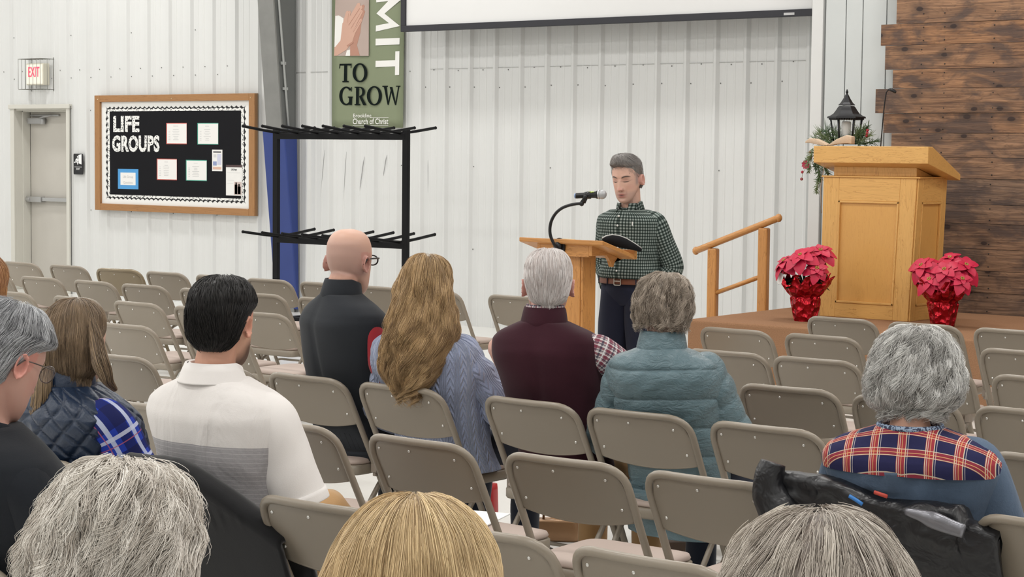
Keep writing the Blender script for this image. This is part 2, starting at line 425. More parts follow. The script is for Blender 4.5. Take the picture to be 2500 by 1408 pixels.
for i in range(len(zz)-1):
    w = rr.random()*.006; mb.box((xs_[i], YB-.012-w, zz[i+1]+.0015), (4.0, YB+.012, zz[i]-.0015))
    low = zz[i] < at(2300, 430, YB)[2]
    g = (rr.uniform(.45, .95) if low else rr.uniform(0.0, .55)); cols += [(rr.random(), rr.random(), g)]*8
mb.box((xs_[-1]+.02, YB+.012, zz[-1]), (4.0, YP, CEIL-.02)) if False else None
pw = mb.obj('wall_stage_planks', [plank_mat(), P('nail_black', (.02, .015, .012), .6)], bevel=.0)
ca = pw.data.color_attributes.new('Col', 'FLOAT_COLOR', 'POINT'); ca.data.foreach_set('color', np.c_[np.array(cols), np.ones(len(cols))].astype(np.float32).ravel()); struct(pw)
# battens behind the planks and nails in their faces
mb = MB()
for x in (-6.35, -5.2, -4, -2): mb.box((x, YB+.012, .52), (x+.07, YP, CEIL-.05))
struct(mb.obj('wall_stage_batten', m_wallp))
mb = MB()
for i in range(12, len(zz)-1):
    for px in (2250, 2303, 2425):
        X = float(at(px, 300, YB)[0])+rr.uniform(-.008, .008)
        for f in (.2, .8): mb.ball((X, YB-.0175, zz[i]*(1-f)+zz[i+1]*f), (.006, .003, .006), 6)
struct(mb.obj('wall_stage_nails', P('nail_black2', (.02, .015, .012), .6)))
zb = zz[-1]
struct(MB().box((-6.3, YB-.02, .52), (4, YB+.02, zb)).obj('trim_2', P('black_kick', (.006, .006, .008), .6)))

# stage
m_carpet = NT('brown_carpet'); _c = m_carpet.coord(); _n = m_carpet.noise(_c, 140, 3)
m_carpet.l(m_carpet.mix(_n, (.20, .105, .055), (.36, .20, .115)), m_carpet.b.inputs['Base Color']); m_carpet.b.inputs['Roughness'].default_value = .95
m_carpet.b.inputs['Specular IOR Level'].default_value = .1; m_carpet.bump(_n, .4, .006)
struct(MB().box((-7.31, 11.55, 0), (7.9, YP-.02, .52)).obj('floor_stage', m_carpet.m, bevel=.02, seg=3))
mb = MB()
for i in range(3): mb.box((-8.3+.32*i, 12.75, 0), (-7.32, 13.5, .13*(i+1)))
struct(mb.obj('floor_steps', m_carpet.m, bevel=.01))

# steel column and its conduit
XC = float(at(700, 300, YW)[0])
m_steel = P('shaded_grey_steel', (.135, .14, .135), .5, .1, var=.12, vs=2); m_steel2 = P('lit_grey_steel', (.21, .21, .20), .55, 0, var=.2, vs=5)  # same steel twice: web painted as shaded, front flange as lit
# inner flange is slanted: its near face runs from y0 at the top to y1 near the floor
XR = float(at(729, 200, YW)[0])             # right face of the column meets the wall here
def flangeY(z):                              # fitted to the left edge of the column
    return min(YW+.026-.1123*z, YW-.055)
FW2 = 0.36
def colring(z, x0, x1, yf, yb): return [(x0, yf, z), (x1, yf, z), (x1, yb, z), (x0, yb, z)]
mb = MB()
for (yo0, yo1, xa, xb) in ((0, .015, XR-.22, XR),):
    mb.hexa(colring(0, xa, xb, YW-.06, YW-.04), colring(CEIL, xa, xb, flangeY(CEIL), flangeY(CEIL)+.02))
mb.m = 1
mb.hexa(colring(0, XR-.02, XR-.004, YW-.041, YW-.04), colring(CEIL, XR-.02, XR-.004, flangeY(CEIL)+.02, YW-.04))
mb.box((XR-.22, YW-.05, 0), (XR, YW-.035, CEIL))
struct(mb.obj('column_1', [m_steel2, m_steel]))
mb = MB(); 
cp = [(XR+.012, flangeY(z)+.03, z) for z in (1.9, 2.4, 2.9, 3.4, 4, 5, 6)]
mb.tube(cp, .013, 8)
for z in (2.58, 2.32, 3.5): mb.cbox((XR+.008, flangeY(z)+.03, z), (.012, .07, .03))
tag(mb.obj('conduit_pipe', P('conduit_grey', (.42, .43, .42), .4, .3)), 'thin grey conduit pipe clipped along the grey steel column', 'pipe')
m_blue = P('blue_vinyl', (.022, .045, .20), .5, var=.1, vs=3, bump=.1, bs=8)
zt = float(at(690, 318, 14.2)[2])
mb = MB()
def fy(z): return YW-.060-.1083*z
mb.hexa(colring(.03, XR-.27, XR+.05, fy(.03), YW-.03), colring(zt, XR-.27, XR+.05, fy(zt), fy(zt)+.20))
tag(mb.obj('column_pad', m_blue, bevel=.02, seg=3), 'blue vinyl safety pad wrapped around the foot of the steel column', 'pad')

# ---------------------------------------------------------------- exit sign with wire guard
m_wire = P('guard_wire', (.22, .22, .20), .5, .5)
A = at(66, 262, YW); exx = float(at(95, 190, YW-.06)[0]); exz0, exz1 = float(at(95, 212, YW-.1)[2]), float(at(95, 150, YW-.1)[2])
ex = empty('exit_sign', (exx, YW, (exz0+exz1)/2), 0, 'lit red EXIT sign in a wire guard above the beige door', 'sign')
hw, hh = .155, .125
MB().box((-hw, -.12, -hh), (hw, -.03, hh)).obj('sign_housing', P('sign_cream', (.62, .59, .49), .5), ex, .004)
MB().box((-hw+.012, -.124, -hh+.012), (hw-.012, -.119, hh-.012)).obj('sign_face', P('sign_face_lit', (.8, .76, .66), .4, emit=(1, .9, .75), es=.22), ex)
text_mesh('EXIT', .165, basis((-.118, -.126, -.03), (1, 0, 0), (0, 0, 1), (0, -1, 0)), P('exit_red', (.8, .05, .1), .4, emit=(1, .07, .14), es=.85), ex, sx=.62, extrude=.001, offset=.0015)
mb = MB(); gw, gh, gd = .2, .175, -.2
for z in (-gh, gh): mb.tube(rounded([(-gw, 0, z), (-gw, gd, z), (gw, gd, z), (gw, 0, z)], .02, 3), .004, 5)
for x in np.linspace(-gw, gw, 7): mb.tube([(x, gd, -gh), (x, gd, gh)], .0028, 5); mb.tube([(x, gd, -gh), (x, 0, -gh)], .0028, 5); mb.tube([(x, gd, gh), (x, 0, gh)], .0028, 5)
for y in (-.1,): mb.tube([(-gw, y, -gh), (-gw, y, gh)], .0028, 5); mb.tube([(gw, y, -gh), (gw, y, gh)], .0028, 5)
for x in (-gw, gw): mb.tube([(x, -.01, -gh-.02), (x, -.01, gh+.02)], .004, 5)
mb.obj('wire_guard', m_wire, ex)
MB().box((-.12, -.03, -.09), (.12, -.0, .09)).obj('back_box', m_alu, ex)
# small exit route sign
s0, s1 = at(186, 375, YW), at(209, 426, YW)
es = empty('exit_route_sign', ((s0[0]+s1[0])/2, YW-.034, (s0[2]+s1[2])/2), 0, 'small black and white running man EXIT sign right of the door', 'sign')
sw, sh = float(s1[0]-s0[0]), float(s0[2]-s1[2])
MB().prism(rrect(sw, sh, .018), basis((0, 0, 0), (1, 0, 0), (0, 0, 1), (0, -1, 0)), .006).obj('sign_plate', P('sign_black', (.008, .008, .01), .4), es)
m_sw = P('sign_white', (.85, .85, .85), .5)
I = basis((0, -.0065, 0), (1, 0, 0), (0, 0, 1), (0, -1, 0))
mb = MB(); u = sw/2; v = sh/2
mb.prism([(.1*u, .88*v), (.75*u, .96*v), (.75*u, -.02*v), (.1*u, .08*v)], I, .002)
mb.prism([(.0*u, .72*v), (-.13*u, .78*v), (-.22*u, .68*v), (-.13*u, .58*v)], I, .002)
mb.prism([(-.1*u, .56*v), (-.4*u, .52*v), (-.6*u, .36*v), (-.5*u, .3*v), (-.36*u, .42*v), (-.3*u, .3*v), (-.42*u, .18*v), (-.85*u, .1*v), (-.85*u, .2*v), (-.5*u, .26*v), (-.2*u, .12*v), (-.1*u, -.06*v), (0, -.02*v), (-.06*u, .18*v), (-.15*u, .3*v), (-.02*u, .3*v), (.12*u, .42*v), (.08*u, .48*v), (-.05*u, .4*v)], I, .002)
mb.prism([(-.8*u, -.3*v), (.8*u, -.3*v), (.8*u, -.26*v), (-.8*u, -.26*v)], I, .002)
mb.obj('running_man_symbol', m_sw, es)
text_mesh('EXIT', sh*.13, basis((0, -.0065, -.55*v), (1, 0, 0), (0, 0, 1), (0, -1, 0)), m_sw, es, extrude=.001, align='CENTER')

# ---------------------------------------------------------------- bulletin board
b0, b1 = at(237, 232, YW-.05), at(628, 526, YW-.05)
BW, BH = float(b1[0]-b0[0]), float(b0[2]-at(628, 526, YW-.05)[2]); bx, bz_ = float((b0[0]+b1[0])/2), float((at(628, 229, YW-.05)[2]+b1[2])/2)
bd = empty('bulletin_board', (bx, YW-.036, bz_), 0, 'wood framed bulletin board with LIFE GROUPS lettering on black paper', 'board')
m_bw = wood_mat('board_frame_wood', (.36, .175, .06), (.20, .085, .028), 'x'); m_bwz = wood_mat('board_frame_wood_v', (.36, .175, .06), (.20, .085, .028), 'z')
fw = .088; hw, hh = BW/2, BH/2
def bb(x0, x1, z0, z1, d0, d1): return MB().box((x0, -d1, z0), (x1, -d0, z1))
bb(-hw, hw, -hh, hh, 0, .02).obj('backing', P('cork_back', (.3, .2, .12), .9), bd)
for z0, z1 in ((hh-fw*.85, hh), (-hh, -hh+fw*.85)): bb(-hw+fw, hw-fw, z0, z1, .02, .055).obj('frame_rail', m_bw, bd, .004)
for x0, x1 in ((-hw, -hw+fw), (hw-fw, hw)): bb(x0, x1, -hh, hh, .02, .055).obj('frame_stile', m_bwz, bd, .004)
bb(-hw+fw*.8, hw-fw*.8, -hh+fw*.7, hh-fw*.7, .02, .024).obj('white_backing_paper', P('white_paper', (.80, .80, .78), .8), bd)
def scallop(x0, x1, z0, z1, r, out):
    """closed outline of a rectangle with scalloped outer edge"""
    pts = []
    def edge(ax, ay, bx_, by_):
        L = math.hypot(bx_-ax, by_-ay); n = max(1, round(L/(2*r))); dx, dy = (bx_-ax)/n, (by_-ay)/n; nx, ny = dy/math.hypot(dx, dy), -dx/math.hypot(dx, dy)
        for i in range(n):
            for k in range(6):
                t = k/6; b = math.sin(math.pi*t)*r*out; pts.append((ax+dx*(i+t)+nx*b, ay+dy*(i+t)+ny*b))
    edge(x0, z0, x1, z0); edge(x1, z0, x1, z1); edge(x1, z1, x0, z1); edge(x0, z1, x0, z0)
    return pts
IB = basis((0, -.0245, 0), (1, 0, 0), (0, 0, 1), (0, -1, 0)).copy()
def lay(d): return basis((0, -d, 0), (1, 0, 0), (0, 0, 1), (0, -1, 0))
ix, iz = hw-.158, hh-.125
MB().prism(scallop(-ix, ix, -iz, iz, .036, -.55), lay(.0245), .001).obj('black_scallop_border', P('border_black', (.01, .01, .012), .7), bd)
k = NT('speckled_border'); co = k.coord(); vo = k.n('TexVoronoi'); vo.inputs['Scale'].default_value = 48; k.l(co, vo.inputs[0])
k.l(k.mix(k.math('LESS_THAN', vo.outputs['Distance'], .32), (.8, .8, .78), (.04, .04, .04)), k.b.inputs['Base Color']); m_speck = k.m
MB().prism(scallop(-ix+.022, ix-.022, -iz+.02, iz-.02, .036, -.4), lay(.0258), .001).obj('speckled_border', m_speck, bd)
jx, jz = ix-.072, iz-.055
bb(-jx, jx, -jz, jz, .0268, .029).obj('black_paper', P('black_paper', (.010, .010, .012), .9, spec=.15), bd)
def bpt(x, y):   # a spot on the board in board coordinates
    p = at(x, y, YW-.066); return float(p[0]-bx), float(p[2]-bz_)
u0 = bpt(276, 320); text_mesh('LIFE', .235, basis((u0[0], -.031, u0[1]), (1, 0, 0), (0, 0, 1), (0, -1, 0)), m_speck, bd, 'title_lettering', offset=.010, sx=1.04, extrude=.002, space=1.06)
u0 = bpt(274, 368); text_mesh('GROUPS', .235, basis((u0[0], -.031, u0[1]), (1, 0, 0.005), (0, 0, 1), (0, -1, 0)), m_speck, bd, 'title_lettering', offset=.010, sx=.83, extrude=.002, space=1.07)
m_pap = P('sheet_white', (.78, .77, .75), .8); m_ink = P('print_grey', (.45, .45, .46), .8)
def sheet(x0, y0, x1, y1, edge, name='notice'):
    a, b = bpt(x0, y0), bpt(x1, y1); r = bpt(x1, y0)
    t = empty(name); t.parent = bd; t.location = ((a[0]+b[0])/2, -.0295, (a[1]+b[1])/2); t.rotation_euler = (0, rr.uniform(-.01, .01), 0)
    w, h = abs(b[0]-a[0]), abs(a[1]-b[1])
    m = MB(); m.box((-w/2, -.0015, -h/2), (w/2, 0, h/2)); m.m = 1; m.box((-w/2+.012, -.0025, -h/2+.008), (w/2-.002, -.0014, h/2-.008))
    m.m = 2
    for i in range(9):
        zz_ = h*.34-i*h*.08
        if i in (1,): continue
        ww = w*rr.uniform(.1, .3); m.box((-ww*.5-w*.05, -.003, zz_), (ww*.5, -.0024, zz_+.004))
        if i > 2: m.box((-w*.38, -.003, zz_), (-w*.3, -.0024, zz_+.004))
    o = m.obj(name, [edge, m_pap, m_ink]); bpy.data.objects.remove(t); o.parent = bd; o.location = ((a[0]+b[0])/2, -.0295, (a[1]+b[1])/2); return o
m_red = P('red_edge', (.55, .08, .06), .7); m_grn = P('green_edge', (.06, .34, .25), .7)
sheet(406, 300, 456, 352, m_red); sheet(482, 300, 533, 353, m_grn); sheet(383, 387, 432, 440, m_red); sheet(454, 390, 505, 442, m_grn)
# blue notice
a, b = bpt(288, 412), bpt(338, 462); o_ = MB(); o_.box((-.17, -.002, -.115), (.17, 0, .115)); w, h = (b[0]-a[0]), (a[1]-b[1]); o_ = MB(); o_.box((-w/2, -.002, -h/2), (w/2, 0, h/2))
bn = o_.obj('blue_notice', P('notice_blue', (.07, .30, .62), .7), bd); bn.location = ((a[0]+b[0])/2, -.0295, (a[1]+b[1])/2)
o_ = MB(); o_.box((-w*.37, -.003, -h*.30), (w*.37, -.0019, h*.32)); o_.obj('notice_card', m_pap, bn)
text_mesh('Life Group\nQuestions', h*.17, basis((0, -.0032, h*.06), (1, 0, 0), (0, 0, 1), (0, -1, 0)), m_ink, bn, align='CENTER', extrude=.0004, sx=1.0, lsp=1.7)
# leaflet and poster
def card(x0, y0, x1, y1, name, extra):
    a, b = bpt(x0, y0), bpt(x1, y1); w, h = b[0]-a[0], a[1]-b[1]; m = MB(); m.box((-w/2, -.002, -h/2), (w/2, 0, h/2)); mats = [m_pap]
    for (u0_, v0_, u1_, v1_, mt) in extra:
        mats.append(mt); m.m = len(mats)-1; m.box((-w/2+w*u0_, -.003, h/2-h*v1_), (-w/2+w*u1_, -.0018, h/2-h*v0_))
    o = m.obj(name, mats, bd); o.location = ((a[0]+b[0])/2, -.0295, (a[1]+b[1])/2); return o, w, h
dk = P('print_dark', (.05, .05, .06), .7); bl = P('print_blue', (.25, .3, .5), .7); pk = P('print_peach', (.65, .42, .33), .7); gy = P('print_lightgrey', (.6, .6, .6), .7); skp = P('print_skin', (.5, .33, .27), .7); lb = P('print_lilac', (.55, .56, .68), .7)
card(518, 365, 543, 418, 'leaflet', [(.12, .08, .88, .14, dk), (.15, .22, .42, .36, gy), (.5, .2, .9, .7, lb), (.1, .55, .45, .74, bl), (.08, .8, .9, .92, pk)])
o_, w_, h_ = card(552, 402, 591, 478, 'poster', [(0, 0, 1, .08, P('poster_top', (.07, .04, .04), .7)), (.08, .25, .9, .26, gy), (.08, .5, .5, .51, gy), (.08, .6, .45, .61, gy), (.5, .55, .97, .97, P('photo_backdrop', (.55, .45, .42), .7)), (.55, .64, .72, .95, dk), (.74, .7, .92, .95, P('print_navy', (.08, .09, .14), .7)), (.6, .57, .68, .64, skp), (.78, .62, .86, .7, skp)])
text_mesh('Life Groups', h_*.1, basis((0, -.0032, h_*.32), (1, 0, 0), (0, 0, 1), (0, -1, 0)), dk, o_, align='CENTER', extrude=.0004, shear=.3, sx=.55)
m_brass = P('brass', (.7, .6, .4), .3, .8)
for x in (-hw+.06, 0, hw-.06): MB().ball((x, -.056, hh-.045), (.007, .004, .007), 6).obj('frame_screw', m_brass, bd)

# ---------------------------------------------------------------- banner
q0, q1 = at(816, 0, YW-.05), at(985, 312, YW-.05); qb = at(811, 312, YW-.05)
ban = empty('hanging_banner', (0, YW-.05, 0), 0, 'olive green hanging banner reading MIT and TO GROW beside the screen', 'banner')
bxl, bxr, bzb = float(qb[0]), float(q1[0]), float(q1[2])
m_ban = P('banner_olive', (.205, .235, .145), .75, var=.05); m_bl = P('banner_black', (.006, .010, .009), .9, spec=.1); m_bwh = P('banner_white', (.78, .77, .74), .7)
mb = MB(); R = []
for z in np.linspace(bzb, bzb+2.6, 30):
    R.append([(x, -.006*math.sin(x*9+z)-.004, z) for x in np.linspace(bxl, bxr, 10)]+[(x, -.006*math.sin(x*9+z)-.001, z) for x in np.linspace(bxr, bxl, 10)])
mb.loft(R, flip=True); mb.obj('fabric', m_ban, ban)
def bp2(x, y): p = at(x, y, YW-.07); return float(p[0]), float(p[2])
FLATN = [0]
def flat(mb, pix, d=.0112, th=.0008): 
    FLATN[0] += 1; d += .00008*(FLATN[0] % 17)
    mb.prism([bp2(*p) for p in pix][::-1], basis((0, -d, 0), (1, 0, 0), (0, 0, 1), (0, -1, 0)), th)
def bz3(x, y): return (800+x/4.265, y/4.265)     # spots measured on an enlarged view
mb = MB()
for poly in ([(500, -140), (500, -70), (630, -60), (500, 8), (500, 22), (628, 10), (502, 140), (630, 240), (495, 268), (497, 328), (748, 272), (748, 268), (585, 142), (750, 6), (750, 0), (500, -10)],):
    pass
for poly in ([(630, 5), (502, 140), (585, 142), (752, 0), (750, -12)], [(502, 140), (632, 240), (748, 272), (585, 140)], [(497, 266), (632, 240), (748, 270), (495, 328)], [(500, -38), (752, -60), (752, 5), (632, 10), (500, 24)],
             [(494, 402), (744, 394), (742, 462), (493, 472)], [(494, 632), (700, 626), (700, 690), (492, 698)], [(699, 534), (742, 532), (738, 780), (695, 782)]):
    flat(mb, [bz3(*p) for p in poly])
# upper letters of the word run on above the frame
mb.obj('white_lettering', m_bwh, ban)
def serif_word(mb, strokes): 
    for s_ in strokes: flat(mb, [bz3(*p) for p in s_])
def ringpix(cx, cy, rx, ry, wx, wy, a0=0, a1=360, n=28):
    o = [(cx+rx*math.cos(math.radians(a)), cy-ry*math.sin(math.radians(a))) for a in np.linspace(a0, a1, n)]
    i = [(cx+(rx-wx)*math.cos(math.radians(a)), cy-(ry-wy)*math.sin(math.radians(a))) for a in np.linspace(a0, a1, n)]
    return [[o[k], o[k+1], i[k+1], i[k]] for k in range(n-1)]
mb = MB()
serif_word(mb, [[(118, 664), (242, 662), (242, 680), (118, 682)], [(118, 664), (126, 664), (122, 712), (114, 712)], [(236, 662), (244, 662), (240, 708), (234, 708)], [(166, 680), (196, 680), (194, 845), (163, 845)], [(147, 842), (213, 842), (213, 856), (147, 856)]])
serif_word(mb, ringpix(330, 757, 77, 100, 32, 16))
serif_word(mb, ringpix(188, 998, 74, 98, 32, 16, 42, 318)); serif_word(mb, [[(218, 1008), (248, 1008), (246, 1094), (216, 1090)], [(204, 1004), (254, 1004), (254, 1016), (204, 1016)], [(236, 905), (245, 905), (243, 950), (234, 950)]])
serif_word(mb, [[(290, 905), (318, 905), (316, 1085), (288, 1085)], [(274, 902), (330, 902), (330, 914), (274, 914)], [(274, 1082), (334, 1082), (334, 1096), (274, 1096)], [(320, 1000), (345, 996), (398, 1094), (364, 1096)]])
serif_word(mb, ringpix(330, 955, 52, 53, 28, 13, -90, 90, 14))
serif_word(mb, ringpix(480, 997, 78, 102, 32, 16))
serif_word(mb, [[(578, 894), (608, 894), (630, 1090), (618, 1090)], [(618, 1090), (630, 1092), (662, 940), (654, 920)], [(640, 905), (668, 905), (708, 1090), (696, 1094)], [(696, 1094), (708, 1092), (740, 900), (728, 900)], [(564, 892), (622, 892), (622, 904), (564, 904)], [(706, 892), (752, 892), (752, 902), (706, 902)]])
mb.obj('black_lettering', m_bl, ban)
u0 = bp2(*bz3(258, 1222)); text_mesh('Brookline', .056, basis((u0[0], -.0125, u0[1]), (1, 0, 0), (0, 0, 1), (0, -1, 0)), m_bwh, ban, 'small_lettering', extrude=.0006, sx=1.13)
u0 = bp2(*bz3(255, 1292)); text_mesh('Church of Christ', .082, basis((u0[0], -.0125, u0[1]), (1, 0, 0), (0, 0, 1), (0, -1, 0)), m_bwh, ban, 'small_lettering', extrude=.0006, sx=.84, offset=.0008)
mb = MB(); flat(mb, [bz3(*p) for p in ((432, 1220), (628, 1220), (628, 1224), (432, 1224))]); flat(mb, [bz3(*p) for p in ((256, 1306), (626, 1306), (626, 1310), (256, 1310))]); mb.obj('lettering_rule', m_bwh, ban)
# printed photograph of two hands pressed together
mb = MB(); flat(mb, [bz3(*p) for p in ((76, -60), (424, -60), (422, 582), (62, 582))], .0115, .001)
k = NT('photo_ground'); k.l(k.mix(k.math('MULTIPLY_ADD', k.noise(k.coord(), 1.3, 2), 1.0), (.13, .075, .065), (.42, .33, .29)), k.b.inputs['Base Color']); k.b.inputs['Roughness'].default_value = .7
pp = mb.obj('photo_print', k.m, ban)
mb = MB(); flat(mb, [bz3(*p) for p in ((75, 165), (110, 160), (160, 190), (150, 400), (100, 480), (66, 490))], .0124); flat(mb, [bz3(*p) for p in ((195, 525), (228, 515), (228, 582), (180, 582))], .0124); mb.obj('printed_sleeve', m_bwh, ban)
skA = P('print_skin_light', (.56, .34, .26), .7); skB = P('print_skin_mid', (.42, .22, .16), .7)
mb = MB()
def finger(x0, y0, x1, y1, w, d=.0135): 
    dx, dy = x1-x0, y1-y0; L = math.hypot(dx, dy); nx, ny = -dy/L*w, dx/L*w
    tip = [(x1+math.cos(a)*w*.9*(dx/L)-math.sin(a)*w*.9*(-dy/L), y1+math.cos(a)*w*.9*(dy/L)-math.sin(a)*w*.9*(dx/L)) for a in np.linspace(math.pi/2, -math.pi/2, 7)]
    poly = [(x0+nx, y0+ny)]+[(x1+nx, y1+ny)]+[(x1+(dx/L)*w*.9, y1+(dy/L)*w*.9)]+[(x1-nx, y1-ny), (x0-nx, y0-ny)]
    flat(mb, [bz3(*p) for p in poly[::-1]], d)
flat(mb, [bz3(*p) for p in ((228, 420), (345, 250), (335, 340), (300, 470), (330, 578), (230, 580))], .0128)
for f_ in ((290, 330, 368, 60, 15), (300, 340, 372, 115, 14)): finger(*f_, d=.0128)
mb.obj('printed_far_hand', skB, ban)
mb = MB(); flat(mb, [bz3(*p) for p in ((150, 240), (205, 190), (300, 290), (250, 440), (190, 520), (90, 580), (62, 580), (66, 500), (130, 420))][::1], .0135)
for f_ in ((200, 250, 322, 45, 19), (225, 280, 345, 70, 17), (250, 310, 350, 115, 16), (270, 340, 345, 205, 14), (175, 230, 205, 125, 17), (195, 240, 228, 122, 12)): finger(*f_, d=.014)
mb.obj('printed_near_hand', skA, ban)
mb = MB()
for f_ in ((215, 262, 330, 88, 2.2), (238, 300, 346, 120, 2.2), (262, 335, 350, 205, 2.2), (205, 235, 214, 140, 1.8), (200, 480, 258, 440, 9)): finger(*f_, d=.0152)
mb.obj('printed_finger_lines', skB, ban)

# ---------------------------------------------------------------- projection screen
YS = 14.12
c0, c1 = at(981, 72, YS), at(2000, 45, YS)
scx0, scx1, scz = float(c0[0]), float(c1[0]), float((c0[2]+c1[2])/2)
scr = empty('projection_screen', ((scx0+scx1)/2, YS, scz), 0, 'large white projection screen with black frame hanging on back wall', 'screen')
w = (scx1-scx0)/2; H_ = 2.6; t_ = .058
MB().box((-w+t_, 0, t_), (w-t_, .02, H_-t_)).obj('screen_surface', P('screen_white', (.70, .70, .695), .7), scr)
mb = MB(); mb.box((-w, -.02, 0), (w, .03, t_)); mb.box((-w, -.02, H_-t_), (w, .03, H_)); mb.box((-w, -.02, t_), (-w+t_, .03, H_-t_)); mb.box((w-t_, -.02, t_), (w, .03, H_-t_))
mb.obj('screen_frame', P('frame_black_velvet', (.018, .018, .024), .6), scr, .003)
mb = MB(); mb.box((w-.32, -.023, .012), (w-.22, -.02, .032)); mb.obj('badge', P('badge_grey', (.5, .5, .5), .4), scr)
m_brk = P('bracket', (.1, .1, .1), .5)
for x in (-w+.4, w-.4):
    for z in (.4, H_-.4): MB().box((x, .03, z), (x+.05, YW-YS-.03, z+.1)).obj('wall_bracket', m_brk, scr)

# ================================================================ FURNITURE
m_blk = P('rack_black', (.004, .004, .005), .55, 0, spec=.2)
YR = 12.8
ra, rb_, rt_, rl_ = at(675, 330, YR), at(992, 336, YR), at(992, 317, YR), at(680, 584, YR)
rx0, rx1 = float(ra[0]), float(rb_[0]); rzt = float((ra[2]+rb_[2])/2); rzl = float(at(830, 592, YR)[2]); rtop = float(rt_[2])
rk = empty('chair_rack', ((rx0+rx1)/2, YR, 0), 0, 'empty black steel rack with two tiers of rods, in front of blue pad', 'rack')
hw = (rx1-rx0)/2
for sx in (-1, 1):
    MB().box((sx*hw-.03, -.02, .1), (sx*hw+.03, .02, rtop)).obj('post', m_blk, rk, .003)
    mb = MB(); mb.box((sx*hw-.03, -.45, .08), (sx*hw+.03, .45, .13)); mb.obj('foot_bar', m_blk, rk, .003)
    for sy in (-1, 1):
        mb = MB(); mb.tube([(sx*hw-.02, sy*.4, .045), (sx*hw+.02, sy*.4, .045)], .045, 14); mb.box((sx*hw-.03, sy*.4-.012, .04), (sx*hw+.03, sy*.4+.012, .09)); mb.obj('caster', m_blk, rk)
for z, nm in ((rzt, 'top_beam'), (rzl, 'lower_beam')):
    MB().box((-hw, -.022, z-.028), (hw, .022, z+.028)).obj(nm, m_blk, rk, .003)
    for i in range(7):
        x = -hw+.04+(2*hw-.1)*i/6
        for sy in (-1, 1):
            mb = MB(); mb.tube([(x, sy*.0, z+.03), (x, sy*.2, z+.05), (x, sy*.47, z+.085)], .014, 6); mb.ball((x, sy*.47, z+.085), .016, 6); mb.obj('rod', m_blk, rk)
MB().box((-hw, -.02, .1), (hw, .02, .15)).obj('base_beam', m_blk, rk, .003)

# ---------------------------------------------------------------- oak materials
oak = {a: wood_mat('golden_oak_'+a, (.74, .42, .13), (.46, .22, .055), a) for a in 'xyz'}
oakp = wood_mat('golden_oak_panel', (.70, .375, .105), (.58, .285, .075), 'z', 2.2)
pin = {a: wood_mat('orange_oak_'+a, (.56, .26, .075), (.28, .11, .025), a) for a in 'xyz'}

# speaker podium
PX0, PX1 = -6.265, -5.715; PYF, PYB = 8.2, 8.51
pod = empty('podium', ((PX0+PX1)/2, 8.33, 0), 0, 'small orange oak podium with slanted top and gooseneck microphone mount', 'podium')
pw_ = (PX1-PX0)/2; yf, yb = PYF-8.33, PYB-8.33; zf, zb_ = 1.238, 1.150
mb = MB(); t_ = .024
mb.hexa([(-pw_, yf, zf-t_), (pw_, yf, zf-t_), (pw_, yb, zb_-t_), (-pw_, yb, zb_-t_)], [(-pw_, yf, zf), (pw_, yf, zf), (pw_, yb, zb_), (-pw_, yb, zb_)])
mb.obj('slanted_top', pin['x'], pod, .005)
mb = MB(); mb.hexa([(-pw_, yb-.012, zb_-.02), (pw_, yb-.012, zb_-.02), (pw_, yb+.012, zb_-.022), (-pw_, yb+.012, zb_-.022)], [(-pw_, yb-.012, zb_+.03), (pw_, yb-.012, zb_+.03), (pw_, yb+.012, zb_+.028), (-pw_, yb+.012, zb_+.028)]); mb.obj('book_stop', pin['x'], pod, .003)
bx0, bx1 = -pw_+.10, pw_-.09
def side_poly(y0, y1, z0):   # bracket board under the top: straight then a curved foot
    return [(y0, z0), (y1*.35+y0*.65+.04, z0), (y1*.6+y0*.4, z0-.03), (y1*.66+y0*.34, z0-.062), (y1*.72+y0*.28, z0-.064), (y1*.76+y0*.24, z0-.04), (y1*.84+y0*.16, z0-.022), (y1-.005, z0+.012+(zb_-zf)*.0+.0), (y1-.005, zb_-t_-.001), (y0, zf-t_-.001)]
for nm, x in (('side_bracket', bx0), ('side_bracket', bx1-.02)):
    mb = MB(); pl = [(yf+.03, 1.152)]+side_poly(yf+.03, yb, 1.150)[1:]
    mb.prism([(a, min(b, 1.2) if 0 else b) for a, b in pl], basis((x, 0, 0), (0, 1, 0), (0, 0, 1), (1, 0, 0)), .02); mb.obj(nm, pin['y'], pod, .002)
MB().box((bx0+.02, yf+.03, 1.145), (bx1-.02, yf+.05, zf-t_-.004)).obj('front_rail', pin['x'], pod, .002)
mb = MB(); mb.box((bx0+.035, yf+.065, .06), (bx1-.10, yf+.19, 1.16)); mb.obj('column', pin['z'], pod, .004)
mb = MB(); mb.box((bx1-.10, yf+.07, .06), (bx1-.085, yf+.19, 1.15)); mb.obj('column_trim', pin['z'], pod, .004)
MB().box((-.27, -.22, 0), (.27, .24, .06)).obj('base', pin['x'], pod, .008)
